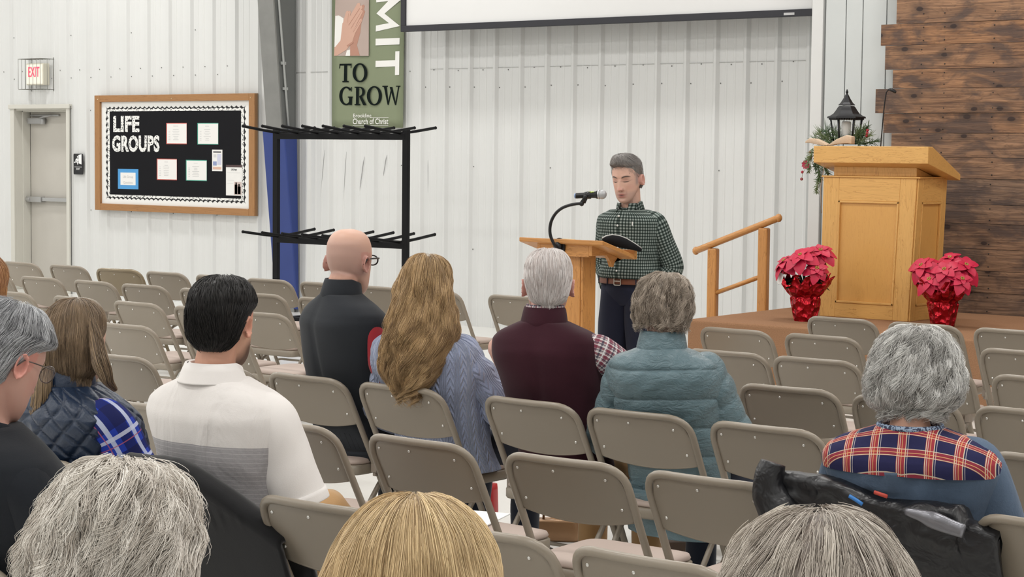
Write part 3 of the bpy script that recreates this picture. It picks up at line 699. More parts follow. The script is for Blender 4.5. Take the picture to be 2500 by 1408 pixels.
# gooseneck mic arm on its plate
m_gn = P('gooseneck_black', (.012, .012, .013), .35, .3)
gx = float(at(1368, 601, PYF+.03)[0]); gz = float(at(1368, 602, PYF+.03)[2])
gn = empty('gooseneck_arm', (gx, PYF+.028, gz), 0, 'black flexible gooseneck arm curving up from the podium front', 'mic stand')
mb = MB(); mb.prism([(.036*math.cos(a), .048*math.sin(a)) for a in np.linspace(0, 2*math.pi, 20)[:-1]], basis((0, 0, 0), (1, 0, 0), (0, 0, 1), (0, -1, 0)), .012); mb.ball((0, -.02, 0), (.024, .02, .03), 10)
for s_ in (-1, 1): mb.ball((.0, -.013, .036*s_), .004, 6)
mb.obj('mount_plate', m_gn, gn, .001)
pix = [(1360, 607, 8.19), (1352, 595, 8.17), (1343, 575, 8.16), (1342, 555, 8.16), (1347, 535, 8.16), (1358, 518, 8.17), (1374, 506, 8.18), (1392, 500, 8.2), (1410, 497, 8.22), (1420, 497, 8.23)]
gp = [at(a, b, y)-np.array([gx, PYF+.028, gz]) for a, b, y in pix]
mb = MB(); sm_ = rounded([gp[0]*0+np.array([0, -.03, -.005])]+gp, .04, 4); mb.tube(sm_, .0085, 10); mb.obj('flexible_neck', m_gn, gn)
e = gp[-1]
mb = MB(); mb.ball(e, .014, 8); mb.tube([e, e+np.array([.012, .01, .03]), e+np.array([.02, .01, .045])], [.012, .009, .012], 8); mb.obj('clip_joint', m_gn, gn)
m0, m1 = at(1404, 478, 8.24), at(1478, 474, 8.30)
mic = empty('handheld_microphone', tuple(m0), 0, 'black handheld microphone with silver mesh head in front of the speaker', 'microphone')
dv = m1-m0; L = float(np.linalg.norm(dv)); d_ = dv/L
def along(t): return d_*L*t
mb = MB(); mb.tube([along(t) for t in (.02, .06, .1, .5, .68, .72, .76)], [.014, .0155, .015, .0155, .0185, .022, .022], 14); mb.obj('handle', m_gn, mic)
mb = MB(); mb.tube([along(t) for t in (-.02, 0, .03)], [.010, .0145, .0145], 14); mb.obj('end_cap', P('cap_blue', (.25, .36, .6), .4), mic)
mb = MB(); mb.tube([along(t) for t in (.76, .77, .80, .81)], [.022, .025, .025, .023], 14); mb.obj('silver_band', P('silver', (.6, .6, .62), .3, .9), mic)
k = NT('mic_mesh'); co = k.coord(); k.l(k.mix(k.noise(co, 900, 1), (.25, .25, .26), (.6, .6, .6)), k.b.inputs[0]); k.b.inputs['Metallic'].default_value = .6; k.b.inputs['Roughness'].default_value = .5
mb = MB(); mb.ball(along(.89), .0255, 14); mb.obj('mesh_head', k.m, mic)
mb = MB()
for t in (.5, .56, .62): mb.cbox(along(t)+np.array([0, -.004, .0155]), (.01, .012, .004))
mb.obj('green_marking', P('lime', (.6, .8, .1), .5), mic)
mb = MB(); mb.tube([along(.32), along(.40), along(.52)], [.018, .0195, .0195], 12); mb.tube([along(.38)+np.array([0, 0, -.012]), along(.3)+np.array([0, 0, -.04])], .008, 8); _cl = mb.obj('mic_clip', m_gn, gn); _cl.location = m0-np.array([gx, PYF+.028, gz])
# open book on the podium
bk2 = empty('open_book', (-5.84, 8.39, 1.2), 0, 'open book with soft black cover lying on the podium before the speaker', 'book')
pf = [(1471, 582), (1480, 577), (1495, 574), (1512, 576), (1530, 583), (1550, 595), (1567, 607)]
R = []
for i, (a_, b_) in enumerate(pf):
    q = at(a_, b_, 8.30+.035*i)-np.array([-5.84, 8.39, 1.2]); base_z = (zf+(zb_-zf)*((8.30+.035*i)-8.2)/.36)-1.2+.008
    R.append([(q[0], q[1], q[2]), (q[0]-.008, q[1]+.012, q[2]), (q[0]-.02, q[1]+.01, base_z), (q[0]+.0, q[1]-.004, base_z)])
MB().loft(R).obj('soft_cover', P('leather_black', (.006, .006, .007), .8, spec=.2), bk2)
mb = MB(); mb.tube([np.array(r[0])+np.array([-.004, .004, .002]) for r in R], .004, 6); mb.obj('page_edge', P('page_grey', (.5, .5, .48), .7), bk2)
sp_ = MB().box((-.07, -.1, 0), (.07, .1, .003)).obj('paper_sheet', P('paper_w', (.8, .8, .78), .7)); sp_.location = (-6.08, 8.36, 1.204); sp_.rotation_euler = (math.atan2(-.088, .36), 0, .1)
tag(sp_, 'white paper sheet lying flat on the podium top, left end', 'paper')
sp2 = MB().box((-.05, -.08, 0), (.05, .08, .003)).obj('paper_sheet', P('paper_y', (.8, .72, .5), .7)); sp2.location = (-5.97+.02, 8.31, 1.216); sp2.rotation_euler = (math.atan2(-.088, .36), 0, -.2)
tag(sp2, 'cream slip of paper on the podium top beside the open book', 'paper')

# handrail by the steps
YH = 13.15
hr = empty('handrail', (0, YH, 0), 0, 'orange oak handrail with two posts beside the stage steps', 'handrail')
def hp(x, y): q = at(x, y, YH); return (float(q[0]), 0.0, float(q[2]))
mb = MB(); a, b = np.array(hp(1699, 612)), np.array(hp(1901, 532)); mb.tube([a, a+(b-a)*.02]+[a+(b-a)*t for t in (.2, .4, .6, .8)]+[b-(b-a)*.02, b], [.022]+[.034]*6+[.022], 12, flat=.8); mb.ball(a, (.03, .028, .034), 10); mb.ball(b, (.03, .028, .034), 10); mb.obj('top_rail', pin['x'], hr)
for (xa, ya, xb, nm) in ((1742, 606, 1741, 'post'), (1866, 556, 1864, 'post')):
    t, bo = hp(xa, ya), hp(xb, 770); MB().box((t[0]-.042, -.03, .14 if xa < 1800 else .4), (t[0]+.042, .03, t[2])).obj(nm, pin['z'], hr, .012)
a, b = np.array(hp(1750, 714)), np.array(hp(1860, 674)); mb = MB(); mb.tube([a, b], .026, 10, flat=.7); mb.obj('lower_rail', pin['x'], hr)

# pulpit
PLX, PLY = -6.40, 12.5
pl = empty('pulpit', (PLX, PLY, .52), 0, 'large golden oak pulpit with panelled body and overhanging slanted top on stage', 'pulpit')
def lp(x, y, Y): q = at(x, y, Y); return float(q[0]-PLX), float(q[2]-.52)
zb1 = lp(2125, 434, PLY)[1]; fx0, fx1 = lp(2011, 500, PLY)[0], lp(2240, 450, PLY)[0]; gx0, gx1 = lp(2003, 770, PLY)[0], lp(2217, 785, PLY)[0]
DP = .42
mb = MB(); e = .0
mb.hexa([(gx0, 0, 0), (gx1, 0, 0), (gx1+.03, DP, 0), (gx0+.0, DP, 0)], [(fx0, 0, zb1), (fx1, 0, zb1), (fx1+.02, DP, zb1), (fx0, DP, zb1)])
mb.obj('body', oakp, pl, .003)
def lerp(a, b, t): return a+(b-a)*t
def strip(u0, u1, v0, v1, mt, nm, face='f', th=.012):
    """a raised frame member on the front (f) or right (r) face; u,v in 0..1"""
    P_ = []
    for v in (v0, v1):
        for u in ((u0, u1) if face == 'f' else (u0, u1)):
            if face == 'f': P_.append((lerp(lerp(gx0, fx0, v), lerp(gx1, fx1, v), u), 0, zb1*v))
            else: P_.append((lerp(lerp(gx1, fx1, v), lerp(gx1+.03, fx1+.02, v), u), DP*u, zb1*v))
    o = (0, -th, 0) if face == 'f' else (th, 0, 0)
    a, b, c, d = [np.array(p) for p in (P_[0], P_[1], P_[3], P_[2])]; o = np.array(o); i = -o*.2
    if face == 'f': MB().hexa([a+o, b+o, b-i*0, a-i*0], [d+o, c+o, c, d]).obj(nm, mt, pl, .003)
    else: MB().hexa([a, a+o, b+o, b], [d, d+o, c+o, c]).obj(nm, mt, pl, .003)
for face in 'fr':
    ha = 'x' if face == 'f' else 'y'
    strip(0, .175 if face == 'f' else .16, 0, 1, oak['z'], 'stile', face); strip(.83, 1, 0, 1, oak['z'], 'stile', face)
    a_, b_ = (.175, .83) if face == 'f' else (.16, .83)
    strip(a_, b_, .835, 1, oak[ha], 'rail', face); strip(a_, b_, 0, .105, oak[ha], 'rail', face)
    w_ = .02
    strip(a_, a_+w_, .105, .835, oak['z'], 'panel_bead', face, .018); strip(b_-w_, b_, .105, .835, oak['z'], 'panel_bead', face, .018)
    strip(a_, b_, .82, .835, oak[ha], 'panel_bead', face, .018); strip(a_, b_, .105, .12, oak[ha], 'panel_bead', face, .018)
mb = MB().box((fx0-.012, -.022, zb1), (fx1+.03, DP+.01, zb1+.012)); mb.obj('cap_moulding', oak['x'], pl, .003)
n0, n1 = lp(2036, 420, PLY+.03)[0], lp(2238, 420, PLY+.03)[0]; zn = zb1+.012
tz1 = lp(2125, 357, PLY-.10)[1]; tz0 = lp(2125, 398, PLY-.10)[1]; tx0, tx1 = lp(1986, 375, PLY-.10)[0], lp(2266, 380, PLY-.10)[0]
k2 = lp(2362, 440, PLY+.42); ybk = .44; zbk = tz0-.12
def topz(y): return lerp(tz0, zbk, (y+.10)/(ybk+.10))
mb = MB(); mb.hexa([(n0, .03, zn), (n1, .03, zn), (n1, DP-.03, zn), (n0, DP-.03, zn)], [(n0, .03, topz(.03)), (n1, .03, topz(.03)), (n1, DP-.03, topz(DP-.03)), (n0, DP-.03, topz(DP-.03))])
mb.obj('neck', oak['z'], pl, .003)
mb = MB(); mb.hexa([(tx0, -.10, tz0), (tx1, -.10, tz0), (tx1, ybk, zbk), (tx0, ybk, zbk)], [(tx0, -.10, tz1), (tx1, -.10, tz1), (tx1, -.02, tz1+.0), (tx0, -.02, tz1+.0)])
mb = MB(); prof = [(-.10, tz0), (ybk, zbk), (ybk, zbk+.045), (-.03, tz1), (-.10, tz1)]
mb.prism(prof, basis((tx0, 0, 0), (0, 1, 0), (0, 0, 1), (1, 0, 0)), tx1-tx0); mb.obj('slanted_top', oak['x'], pl, .004)
# gooseneck mic of the pulpit
pm = empty('pulpit_microphone', (0, 0, 0), 0, 'slim black gooseneck microphone rising behind the pulpit top', 'microphone')
YM = PLY+.12; mp_ = [at(*q, YM) for q in ((2149, 372), (2151, 345), (2155, 300), (2159, 255), (2164, 224), (2170, 218))]
mb = MB(); mb.tube(rounded(mp_, .05, 3), .0045, 8); mb.obj('neck_rod', m_gn, pm)
mb = MB(); mb.tube([at(2170, 218, YM), at(2176, 219, YM), at(2185, 224, YM)], [.007, .013, .011], 10); mb.ball(at(2185, 224, YM), .011, 8); mb.obj('mic_head', m_gn, pm)
# lantern on a narrow stand behind the pulpit
YL = 13.05
lc = at(2065, 352, YL); LX, LZ = float(lc[0]), float(lc[2])-.02; sc_ = F_PX/ (float((lc-np.array([0, 0, EYE]))@FW))
stn = empty('plant_stand', (LX, YL, .52), 0, 'dark narrow pedestal stand hidden behind the pulpit, carrying the lantern', 'stand')
mb = MB(); mb.lathe([(.14, 0), (.14, .03), (.03, .06), (.025, LZ-.52-.07), (.05, LZ-.52-.03)], (0, 0, 0), 16); mb.obj('pedestal', m_blk, stn)
MB().lathe([(.18, LZ-.52-.03), (.18, LZ-.52)], (0, 0, 0), 20).obj('tray', m_blk, stn)
ln = empty('lantern', (LX, YL, LZ), .25, 'black metal candle lantern with flared roof standing behind the pulpit', 'lantern')
def px(n): return n/sc_
h = lambda y: px(352-y)+.02
n6 = 6
def hexr(r, z, n=6, ph=.2): return [(r*math.cos(2*math.pi*j/n+ph), r*math.sin(2*math.pi*j/n+ph), z) for j in range(n)]
mlan = P('lantern_black', (.012, .012, .014), .42, .3)
mb = MB(); mb.smooth = False
mb.loft([hexr(px(3), h(243)), hexr(px(9), h(246)), hexr(px(14), h(251)), hexr(px(20), h(256)), hexr(px(20), h(257.5))][::-1]); mb.obj('upper_roof', mlan, ln)
mb = MB(); mb.smooth = False
mb.loft([hexr(px(r), h(y)) for r, y in ((47, 289), (46, 285), (40, 283), (32, 278), (26, 270), (21, 262), (18, 259))]); mb.obj('lower_roof', mlan, ln)
mb = MB(); mb.smooth = False; mb.loft([hexr(px(r), h(y)) for r, y in ((20, 257), (14, 250), (8, 240), (4, 232), (2, 229))]); mb.obj('roof_cone', mlan, ln)
mb = MB(); mb.lathe([(px(1.5), h(230)), (px(3.6), h(226)), (px(3), h(223)), (px(.6), h(218))], (0, 0, 0), 10); mb.obj('finial', mlan, ln)
for j in range(6):
    a = 2*math.pi*j/6+.2; c_, s_ = math.cos(a), math.sin(a); mb = MB()
    mb.tube([(px(38)*c_, px(38)*s_, h(289)), (px(29)*c_, px(29)*s_, h(348))], .0065, 6); mb.obj('corner_post', mlan, ln)
mb = MB(); mb.smooth = False; mb.loft([hexr(px(r), h(y)) for r, y in ((31, 352), (31, 347), (28, 345))]); mb.obj('lantern_base', mlan, ln)
mb = MB()
for j in range(6):
    a0, a1 = 2*math.pi*j/6+.2, 2*math.pi*(j+1)/6+.2; A = np.array([math.cos(a0), math.sin(a0)])*px(41); B = np.array([math.cos(a1), math.sin(a1)])*px(41)
    for q in range(7):
        c = A+(B-A)*((q+.5)/7); mb.ball((c[0], c[1], h(290.5)), (.011, .011, .009), 6)
mb.obj('scalloped_edge', mlan, ln)
k = NT('lantern_glass'); k.b.inputs['Alpha'].default_value = .10; k.b.inputs['Roughness'].default_value = .05; k.b.inputs['Base Color'].default_value = (.9, .95, .95, 1)
mb = MB(); mb.smooth = False; mb.loft([hexr(px(27), h(345)), hexr(px(36), h(291))], cap=False); mb.obj('glass_pane', k.m, ln)
can = MB().lathe([(.036, 0), (.036, .16), (.03, .17), (.004, .172)], (0, 0, 0), 16).obj('candle', P('candle_white', (.82, .82, .80), .5)); can.location = (LX-.0, YL, LZ+.022)
tag(can, 'white pillar candle standing inside the black lantern', 'candle')
# greenery round the lantern foot and hanging over the edge
gr = empty('garland', (0, 0, 0), 0, 'pine garland with red berries and a burlap bow around the lantern', 'garland')
rg = np.random.RandomState(5)
mg = [P('pine_green%d' % i, c, .7) for i, c in enumerate([(.10, .16, .06), (.17, .22, .10), (.06, .11, .05)])]
def sprig(mb, a, b, n=46, ln_=.05, w=.0025, droop=0.0):
    a, b = np.array(a, float), np.array(b, float); mb.tube([a, (a+b)/2+np.array([0, 0, droop]), b], .004, 5)
    for i in range(n):
        t = rg.rand(); c = a+(b-a)*t+np.array([0, 0, droop*(1-abs(2*t-1))]); d = (b-a)/np.linalg.norm(b-a)*.8+rg.normal(size=3)*.6; d /= np.linalg.norm(d); l = ln_*(.6+.6*rg.rand())
        mb.tube([c, c+d*l*.6, c+d*l], [w, w*.9, w*.2], 3, cap=False)
for i, (p0, p1, ll) in enumerate([((2030, 352), (1985, 338), .07), ((2035, 350), (2000, 325), .08), ((2040, 350), (2015, 320), .09), ((2085, 350), (2110, 312), .06), ((2088, 352), (2125, 330), .06), ((2095, 352), (2142, 345), .05), ((2050, 350), (2040, 318), .08), ((2080, 350), (2095, 318), .07), ((2100, 345), (2120, 305), .04)]):
    mb = MB(); sprig(mb, at(*p0, YL-.08+.02*(i % 5)), at(*p1, YL-.1+.03*(i % 4)), 70, ll); mb.obj('pine_sprig', mg[i % 3], gr)
for i, (p0, p1, ll, n) in enumerate([((1985, 362), (1972, 400), .045, 60), ((1990, 365), (1990, 410), .05, 70), ((1998, 400), (2000, 440), .04, 80), ((2000, 430), (1992, 468), .035, 80), ((1985, 380), (1965, 395), .035, 50), ((2010, 405), (2022, 425), .04, 50), ((1978, 400), (1975, 418), .03, 40)]):
    mb = MB(); sprig(mb, at(*p0, PLY+.02+.02*i), at(*p1, PLY+.02+.02*i), n, ll, .0028); mb.obj('pine_sprig', mg[(i+1) % 3], gr)
mb = MB(); 
for p_ in ((1959, 420), (1957, 437), (2117, 325), (2118, 318), (2116, 331), (1978, 372), (1980, 385)): mb.ball(at(*p_, PLY+.05 if p_[0] < 2000 else YL-.1), .012, 8)
mb.obj('red_berry', P('berry_red', (.35, .012, .03), .35), gr)
def petal(mb, c, d, up, L, w, curl=.2, n=5):
    d = np.array(d, float); d /= np.linalg.norm(d); up = np.array(up, float); s = np.cross(d, up); s /= np.linalg.norm(s)+1e-9; nn = np.cross(s, d)
    V = []; 
    for i in range(n+1):
        t = i/n; ww = w*math.sin(math.pi*min(.97, t*.92+.06))**.8; ce = np.array(c)+d*L*t-nn*0+nn*(curl*L*(.5*t-t*t))
        V += [ce-s*ww+nn*.12*ww, ce+nn*0, ce+s*ww+nn*.12*ww]
    F_ = [];
    for i in range(n):
        a = i*3; F_ += [(a, a+1, a+4, a+3), (a+1, a+2, a+5, a+4)]
    base = len(V); V += [v-nn*.0015 for v in V]; F_ += [tuple(base+j for j in f[::-1]) for f in F_[:2*n]]
    mb.add(V, F_)
mb = MB(); fc = at(1968, 402, PLY+.03)
for j in range(9):
    a = j*.7; petal(mb, fc, (math.cos(a)*.8, -.3, math.sin(a)*.8), (0, -1, 0), .035, .011)
mb.obj('small_red_flower', P('flower_red', (.42, .02, .06), .5), gr)
mb = MB(); mb.tube([at(1966, 412, PLY+.04), at(1959, 425, PLY+.04), at(1957, 440, PLY+.04)], .002, 4); mb.tube([at(2012, 408, PLY+.03), at(2008, 430, PLY+.03), at(2003, 460, PLY+.0), at(2006, 520, PLY-.0)], .004, 5); mb.obj('cord', P('cord_tan', (.35, .28, .22), .8), gr)
m_bur = P('burlap', (.62, .47, .34), .9, var=.15, vs=60, bump=.4, bs=200)
mb = MB()
def ribbon(pix, w0, Y, th=.0):
    R = []
    for i, (a_, b_, ww) in enumerate(pix):
        q = at(a_, b_, Y); R.append([(q[0], q[1]-.03, q[2]+ww*.5), (q[0], q[1]+.03, q[2]+ww*.5), (q[0], q[1]+.03, q[2]-ww*.5), (q[0], q[1]-.03, q[2]-ww*.5)])
    mb.loft(R)
ribbon([(1970, 347, .012), (1980, 343, .035), (1995, 345, .04), (2010, 350, .03), (2024, 354, .01)], 0, YL-.2)
ribbon([(2028, 354, .01), (2045, 346, .035), (2060, 342, .05), (2070, 340, .06), (2083, 342, .055)], 0, YL-.2)
mb.obj('burlap_bow', m_bur, gr, .006)

# poinsettias
m_foil = NT('red_foil'); m_foil.b.inputs['Base Color'].default_value = (.42, .008, .018, 1); m_foil.b.inputs['Metallic'].default_value = .75; m_foil.b.inputs['Roughness'].default_value = .24
_v = m_foil.n('TexVoronoi'); _v.inputs['Scale'].default_value = 22; m_foil.l(m_foil.coord(), _v.inputs[0]); m_foil.bump(_v.outputs['Distance'], 1.0, .03)
m_br = P('bract_red', (.50, .006, .045), .5, var=.25, vs=14); m_gl = P('leaf_dark_green', (.012, .04, .012), .5); m_yl = P('cyathia_yellow', (.35, .32, .05), .5)
def poinsettia(x, y, lab, seed, flowers, tagw=False, hs=1.0):
    r = np.random.RandomState(seed); t = empty('potted_poinsettia', (x, y, .52), 0, lab, 'plant')
    n = 40; R = []
    for q, (rad, z) in enumerate([(.075, 0), (.085, .03), (.10, .12), (.105, .16), (.10, .175), (.125, .20), (.16, .26), (.18, .30)]):
        R.append([(rad*(1+(.02+.13*max(0, z-.14)/.16)*math.sin(7*2*math.pi*j/n+q*.4)+.035*r.randn())*math.cos(2*math.pi*j/n), rad*(1+(.02+.13*max(0, z-.14)/.16)*math.sin(7*2*math.pi*j/n+q*.4)+.035*r.randn())*math.sin(2*math.pi*j/n), z*hs+(.03*r.randn() if q == 7 else 0)) for j in range(n)])
    mb = MB(); mb.smooth = False; mb.loft(R, cap=False); inner = [[(p[0]*.96, p[1]*.96, p[2]+.002) for p in ring] for ring in R[::-1]]; mb.loft([R[-1]]+inner+[[(0.001*p[0], 0.001*p[1], .01) for p in R[0]]], cap=False)
    mb.add([(0, 0, 0)]+R[0], [(0, (j+1) % n+1, j+1) for j in range(n)])
    mb.obj('foil_wrap', m_foil.m, t)
    mb = MB(); mb.lathe([(.06, .01), (.08, .2)], (0, 0, 0), 16)
    for i in range(7): a = r.rand()*6.28; mb.tube([(0, 0, .2), (.05*math.cos(a), .05*math.sin(a), .3), (.1*math.cos(a), .1*math.sin(a), .38)], .006, 5)
    mb.obj('stems_and_pot', m_gl, t)
    for i in range(9):
        a = i*.7+r.rand(); mb = MB(); petal(mb, (.05*math.cos(a), .05*math.sin(a), .26+.06*r.rand()), (math.cos(a), math.sin(a), -.15+.3*r.rand()), (0, 0, 1), .14, .035, .4); mb.obj('green_leaf', m_gl, t)
    for (fx, fy_, fz, fs, tilt) in flowers:
        mb = MB(); c = np.array((fx, fy_, fz)); nrm = np.array((tilt[0], tilt[1], 1.0)); nrm /= np.linalg.norm(nrm); u = np.cross(nrm, (0.3, 1, 0)); u /= np.linalg.norm(u); v = np.cross(nrm, u)
        for lay_, (cnt, L, w, dr) in enumerate([(6, .135*fs, .045*fs, -.35), (5, .09*fs, .032*fs, .05), (4, .055*fs, .02*fs, .3)]):
            for j in range(cnt):
                a = 2*math.pi*j/cnt+lay_*.5+r.rand()*.3; d = u*math.cos(a)+v*math.sin(a)+nrm*(dr+.2*r.randn()*.5)
                petal(mb, c+nrm*.004*lay_, d, nrm, L*(.85+.3*r.rand()), w, .35)
        f = mb.obj('flower_head', m_br, t)
        mb = MB()
        for j in range(6): mb.ball(c+nrm*.015+u*.01*math.cos(j)+v*.01*math.sin(j), .005, 6)
        mb.obj('yellow_centre', m_yl, f)
    if tagw:
        mb = MB(); mb.prism([(.042*math.cos(a), .042*math.sin(a)) for a in np.linspace(0, 6.283, 19)[:-1]], basis((-.15, -.10, .30), (.9, -.45, 0), (.05, .05, 1), (-.45, -.9, 0)), .004); mb.obj('white_tag', m_bwh, t)
    return t
poinsettia(-6.62, 12.02, 'red poinsettia in crinkled red foil on stage, left of the pulpit', 3, [(-.13, -.08, .42, 1.0, (-.5, -.6)), (.02, -.12, .47, 1.15, (0, -.9)), (.10, .02, .50, 1.1, (.3, -.5)), (-.02, .10, .45, 1.0, (-.2, 0)), (-.2, .05, .37, .8, (-1, -.3)), (.14, -.1, .38, .8, (.6, -.8))], True)
poinsettia(-5.70, 12.30, 'red poinsettia in red foil on stage, between pulpit and plank wall', 8, [(-.12, -.10, .42, 1.1, (-.2, -1)), (.06, -.12, .40, 1.15, (.1, -1)), (.02, .05, .47, 1.0, (0, -.5)), (.16, 0, .43, 1.1, (.7, -.5)), (-.03, -.16, .33, .9, (0, -1.2)), (.18, -.1, .34, .9, (.8, -.8))])

# ================================================================ FOLDING CHAIRS
m_tan = NT('tan_enamel'); _oi = m_tan.n('ObjectInfo'); _c0 = m_tan.mix(_oi.outputs['Random'], (.245, .208, .162), (.275, .235, .185))
m_tan.l(_c0, m_tan.b.inputs['Base Color']); m_tan.b.inputs['Roughness'].default_value = .34; m_tan.b.inputs['Specular IOR Level'].default_value = .5; m_tan = m_tan.m
m_tan_old = P('gold_tan_enamel', (.25, .20, .13), .25, .2)
m_cush = P('cushion_vinyl', (.42, .335, .29), .6, bump=.08, bs=150); m_riv = P('rivet_metal', (.75, .74, .70), .25, .8); m_rub = P('rubber_grey', (.12, .11, .10), .8)
m_clip = P('ganging_clip_tan', (.25, .205, .165), .55)
CH = .783; SL = .52
def cy(z): return (CH-z)*SL
def bow(x): return -.022*(1-(x/.22)**2)
def chair_meshes():
    c = {}
    hw = .2165
    mb = MB(); pts = [(-.222, cy(0.01), .01), (-.220, cy(.30), .30), (-hw-.001, cy(.5), .5), (-hw, cy(CH-.015), CH-.015)]
    top = [(-hw, cy(CH-.015), CH-.015), (hw, cy(CH-.015), CH-.015)]
    path = rounded([pts[0], pts[1], pts[2], (-hw, cy(CH-.015), CH-.015), (0, cy(CH-.015), CH-.015), (hw, cy(CH-.015), CH-.015), (hw+.001, cy(.5), .5), (.220, cy(.3), .3), (.222, cy(.01), .01)], [.1, .1, .1, .085, .0, .085, .1, .1, .1], 7)
    # subdivide the top run so that it can bow
    out = []
    for a, b in zip(path[:-1], path[1:]):
        n = max(1, int(np.linalg.norm(np.array(b)-np.array(a))/.04)); out += [np.array(a)+(np.array(b)-np.array(a))*i/n for i in range(n)]
    out.append(path[-1]); out = [np.array((p[0], p[1]+(bow(p[0]) if p[2] > .74 and abs(p[0]) < .215 else 0)*min(1, max(0, (p[2]-.70)/.06)), p[2])) for p in out]
    mb.tube(out, .0125, 10); c['tube_frame'] = (mb, 'tan', None)
    # back panel: pressed sheet, recessed inside the tube
    mb = MB(); nx, nz = 25, 15; F_, B_ = [], []
    for i in range(nz):
        t = i/(nz-1); f, b = [], []
        for j in range(nx):
            s = -1+2*j/(nx-1); 
            zt = CH-.018; lim = .207
            # rounded top corners follow the tube
            x = lim*s; cr = .075; dx = max(0, abs(x)-(lim-cr)); ztop = zt-cr+math.sqrt(max(0, cr*cr-dx*dx)) if dx > 0 else zt
            zb = .592-.026*(1-s*s); z = zb+(ztop-zb)*t
            bw = bow(x)*.8*min(1, max(0.25, (z-.55)/.2))
            edge = max(0, 1-min((1-abs(s))*lim, (ztop-z)*1.0)/.014); bel = .0035*(1-edge**2)
            y = cy(z)+bw
            b.append((x, y-bel-.001, z)); f.append((x, y+.010, z))
        B_.append(b); F_.append(f)
    mb.loft(B_, closed_u=False, cap=False); mb.loft(F_, closed_u=False, cap=False, flip=True)
    mb.tube([(p[0], p[1]+.006, p[2]) for p in B_[0]], .0062, 6)
    c['back_panel'] = (mb, 'tan', None)
    mb = MB(); mb.ball((0, 0, 0), (.0055, .0035, .0055), 8); c['rivet'] = (mb, 'riv', [(-.172, .728), (-.03, .733), (.15, .722), (-.178, .625), (.176, .628)])
    # seat pan, cushion
    def srect(w0, w1, y0, y1, r, z, n=6):
        pts = rounded([(-w0/2, y0, z), (w0/2, y0, z), (w1/2, y1, z), (-w1/2, y1, z)], r, n, True); return pts
    mb = MB(); mb.loft([srect(.385, .39, .105, .475, .04, .372), srect(.395, .40, .10, .48, .045, .379), srect(.395, .40, .10, .48, .045, .409), srect(.385, .39, .105, .475, .04, .413)]); c['seat_pan'] = (mb, 'tan', None)
    mb = MB(); mb.loft([srect(.38, .385, .11, .475, .05, .4135), srect(.392, .397, .105, .48, .055, .422), srect(.385, .39, .11, .475, .055, .434), srect(.34, .345, .135, .45, .06, .441), srect(.2, .2, .20, .38, .05, .444)]); c['cushion'] = (mb, 'cush', None)
    mb = MB(); mb.tube(rounded([(-.200, -.015, .012), (-.200, .25, .335), (-.185, .31, .362), (.185, .31, .362), (.200, .25, .335), (.200, -.015, .012)], .05, 5), .011, 8); c['rear_leg_frame'] = (mb, 'tan', None)
    mb = MB(); mb.tube(rounded([(-.2, .085, .135), (-.17, .10, .15), (.17, .10, .15), (.2, .085, .135)], .02, 3), .008, 8); c['rear_crossbar'] = (mb, 'tan', None)
    mb = MB(); mb.tube(rounded([(-.221, cy(.16), .16), (-.18, cy(.17)+.005, .17), (.18, cy(.17)+.005, .17), (.221, cy(.16), .16)], .03, 3), .008, 8); c['front_crossbar'] = (mb, 'tan', None)
    mb = MB(); mb.lathe([(.012, .0), (.016, .002), (.0155, .03), (.012, .034)], (0, 0, 0), 10); c['foot_cap'] = (mb, 'rub', [(-.222, cy(.01), 0), (.222, cy(.01), 0), (-.2, -.015, 0), (.2, -.015, 0)])
    mb = MB(); mb.box((-.015, -.016, -.03), (.015, .016, .03)); mb.box((-.008, -.012, -.045), (.008, .012, -.03)); c['ganging_clip'] = (mb, 'clip', [(-.224, cy(.41), .41), (.224, cy(.41), .41)])
    return c
MATS = {'tan': m_tan, 'riv': m_riv, 'cush': m_cush, 'rub': m_rub, 'clip': m_clip}
chair_root = None
def build_chair():
    global chair_root
    r = empty('folding_chair')
    for nm, (mb, mt, locs) in chair_meshes().items():
        if nm == 'rivet':
            pan = [o for o in r.children if o.name.startswith('back_panel')][0]; first = None
            for (x, z) in locs:
                o = mb.obj(nm, MATS[mt], pan) if first is None else first.copy()
                if first is not None: COL.objects.link(o)
                first = first or o; o.parent = pan; o.location = (x, cy(z)+bow(x)*.8*min(1, max(.25, (z-.55)/.2))-.0055, z)
        elif locs:
            first = None
            for l in locs:
                o = mb.obj(nm, MATS[mt], r, .003 if nm == 'ganging_clip' else 0) if first is None else first.copy()
                if first is not None: COL.objects.link(o)
                first = first or o; o.parent = r; o.location = l
        else: mb.obj(nm, MATS[mt], r)
    return r
def dup(root, loc, rz):
    r = root.copy(); COL.objects.link(r); r.location = loc; r.rotation_euler = (0, 0, rz)
    for ch in list(root.children):
        c = ch.copy(); COL.objects.link(c); c.parent = r
        for g in list(ch.children):
            d = g.copy(); COL.objects.link(d); d.parent = c
    return r
Y0R, SPR = 9.6927, 1.01289
ROWS = [[-12.4, -11.823, -11.229, -10.70, -10.162, -9.631, -9.114, -8.618, -8.10, -7.426, -5.1, -4.593, -4.084],
 [-11.448, -10.883, -10.313, -9.801, -9.226, -8.704, -8.15, -5.187, -4.675, -4.165, -3.598],
 [-9.909, -9.278, -8.716, -8.181, -7.68, -4.63, -4.158, -3.62, -3.091],
 [-7.655, -6.98, -4.20, -3.725, -3.22, -2.713],
 [-6.54, -5.908, -5.389, -4.886, -4.248, -3.765, -3.244, -2.683, -2.22],
 [-6.37, -5.223, -4.498, -3.927, -3.352, -2.84, -2.318, -1.808],
 [-4.56, -3.97, -3.403, -2.866, -2.377, -1.88],
 [-3.62], [-2.10, -1.54, -1.0]]
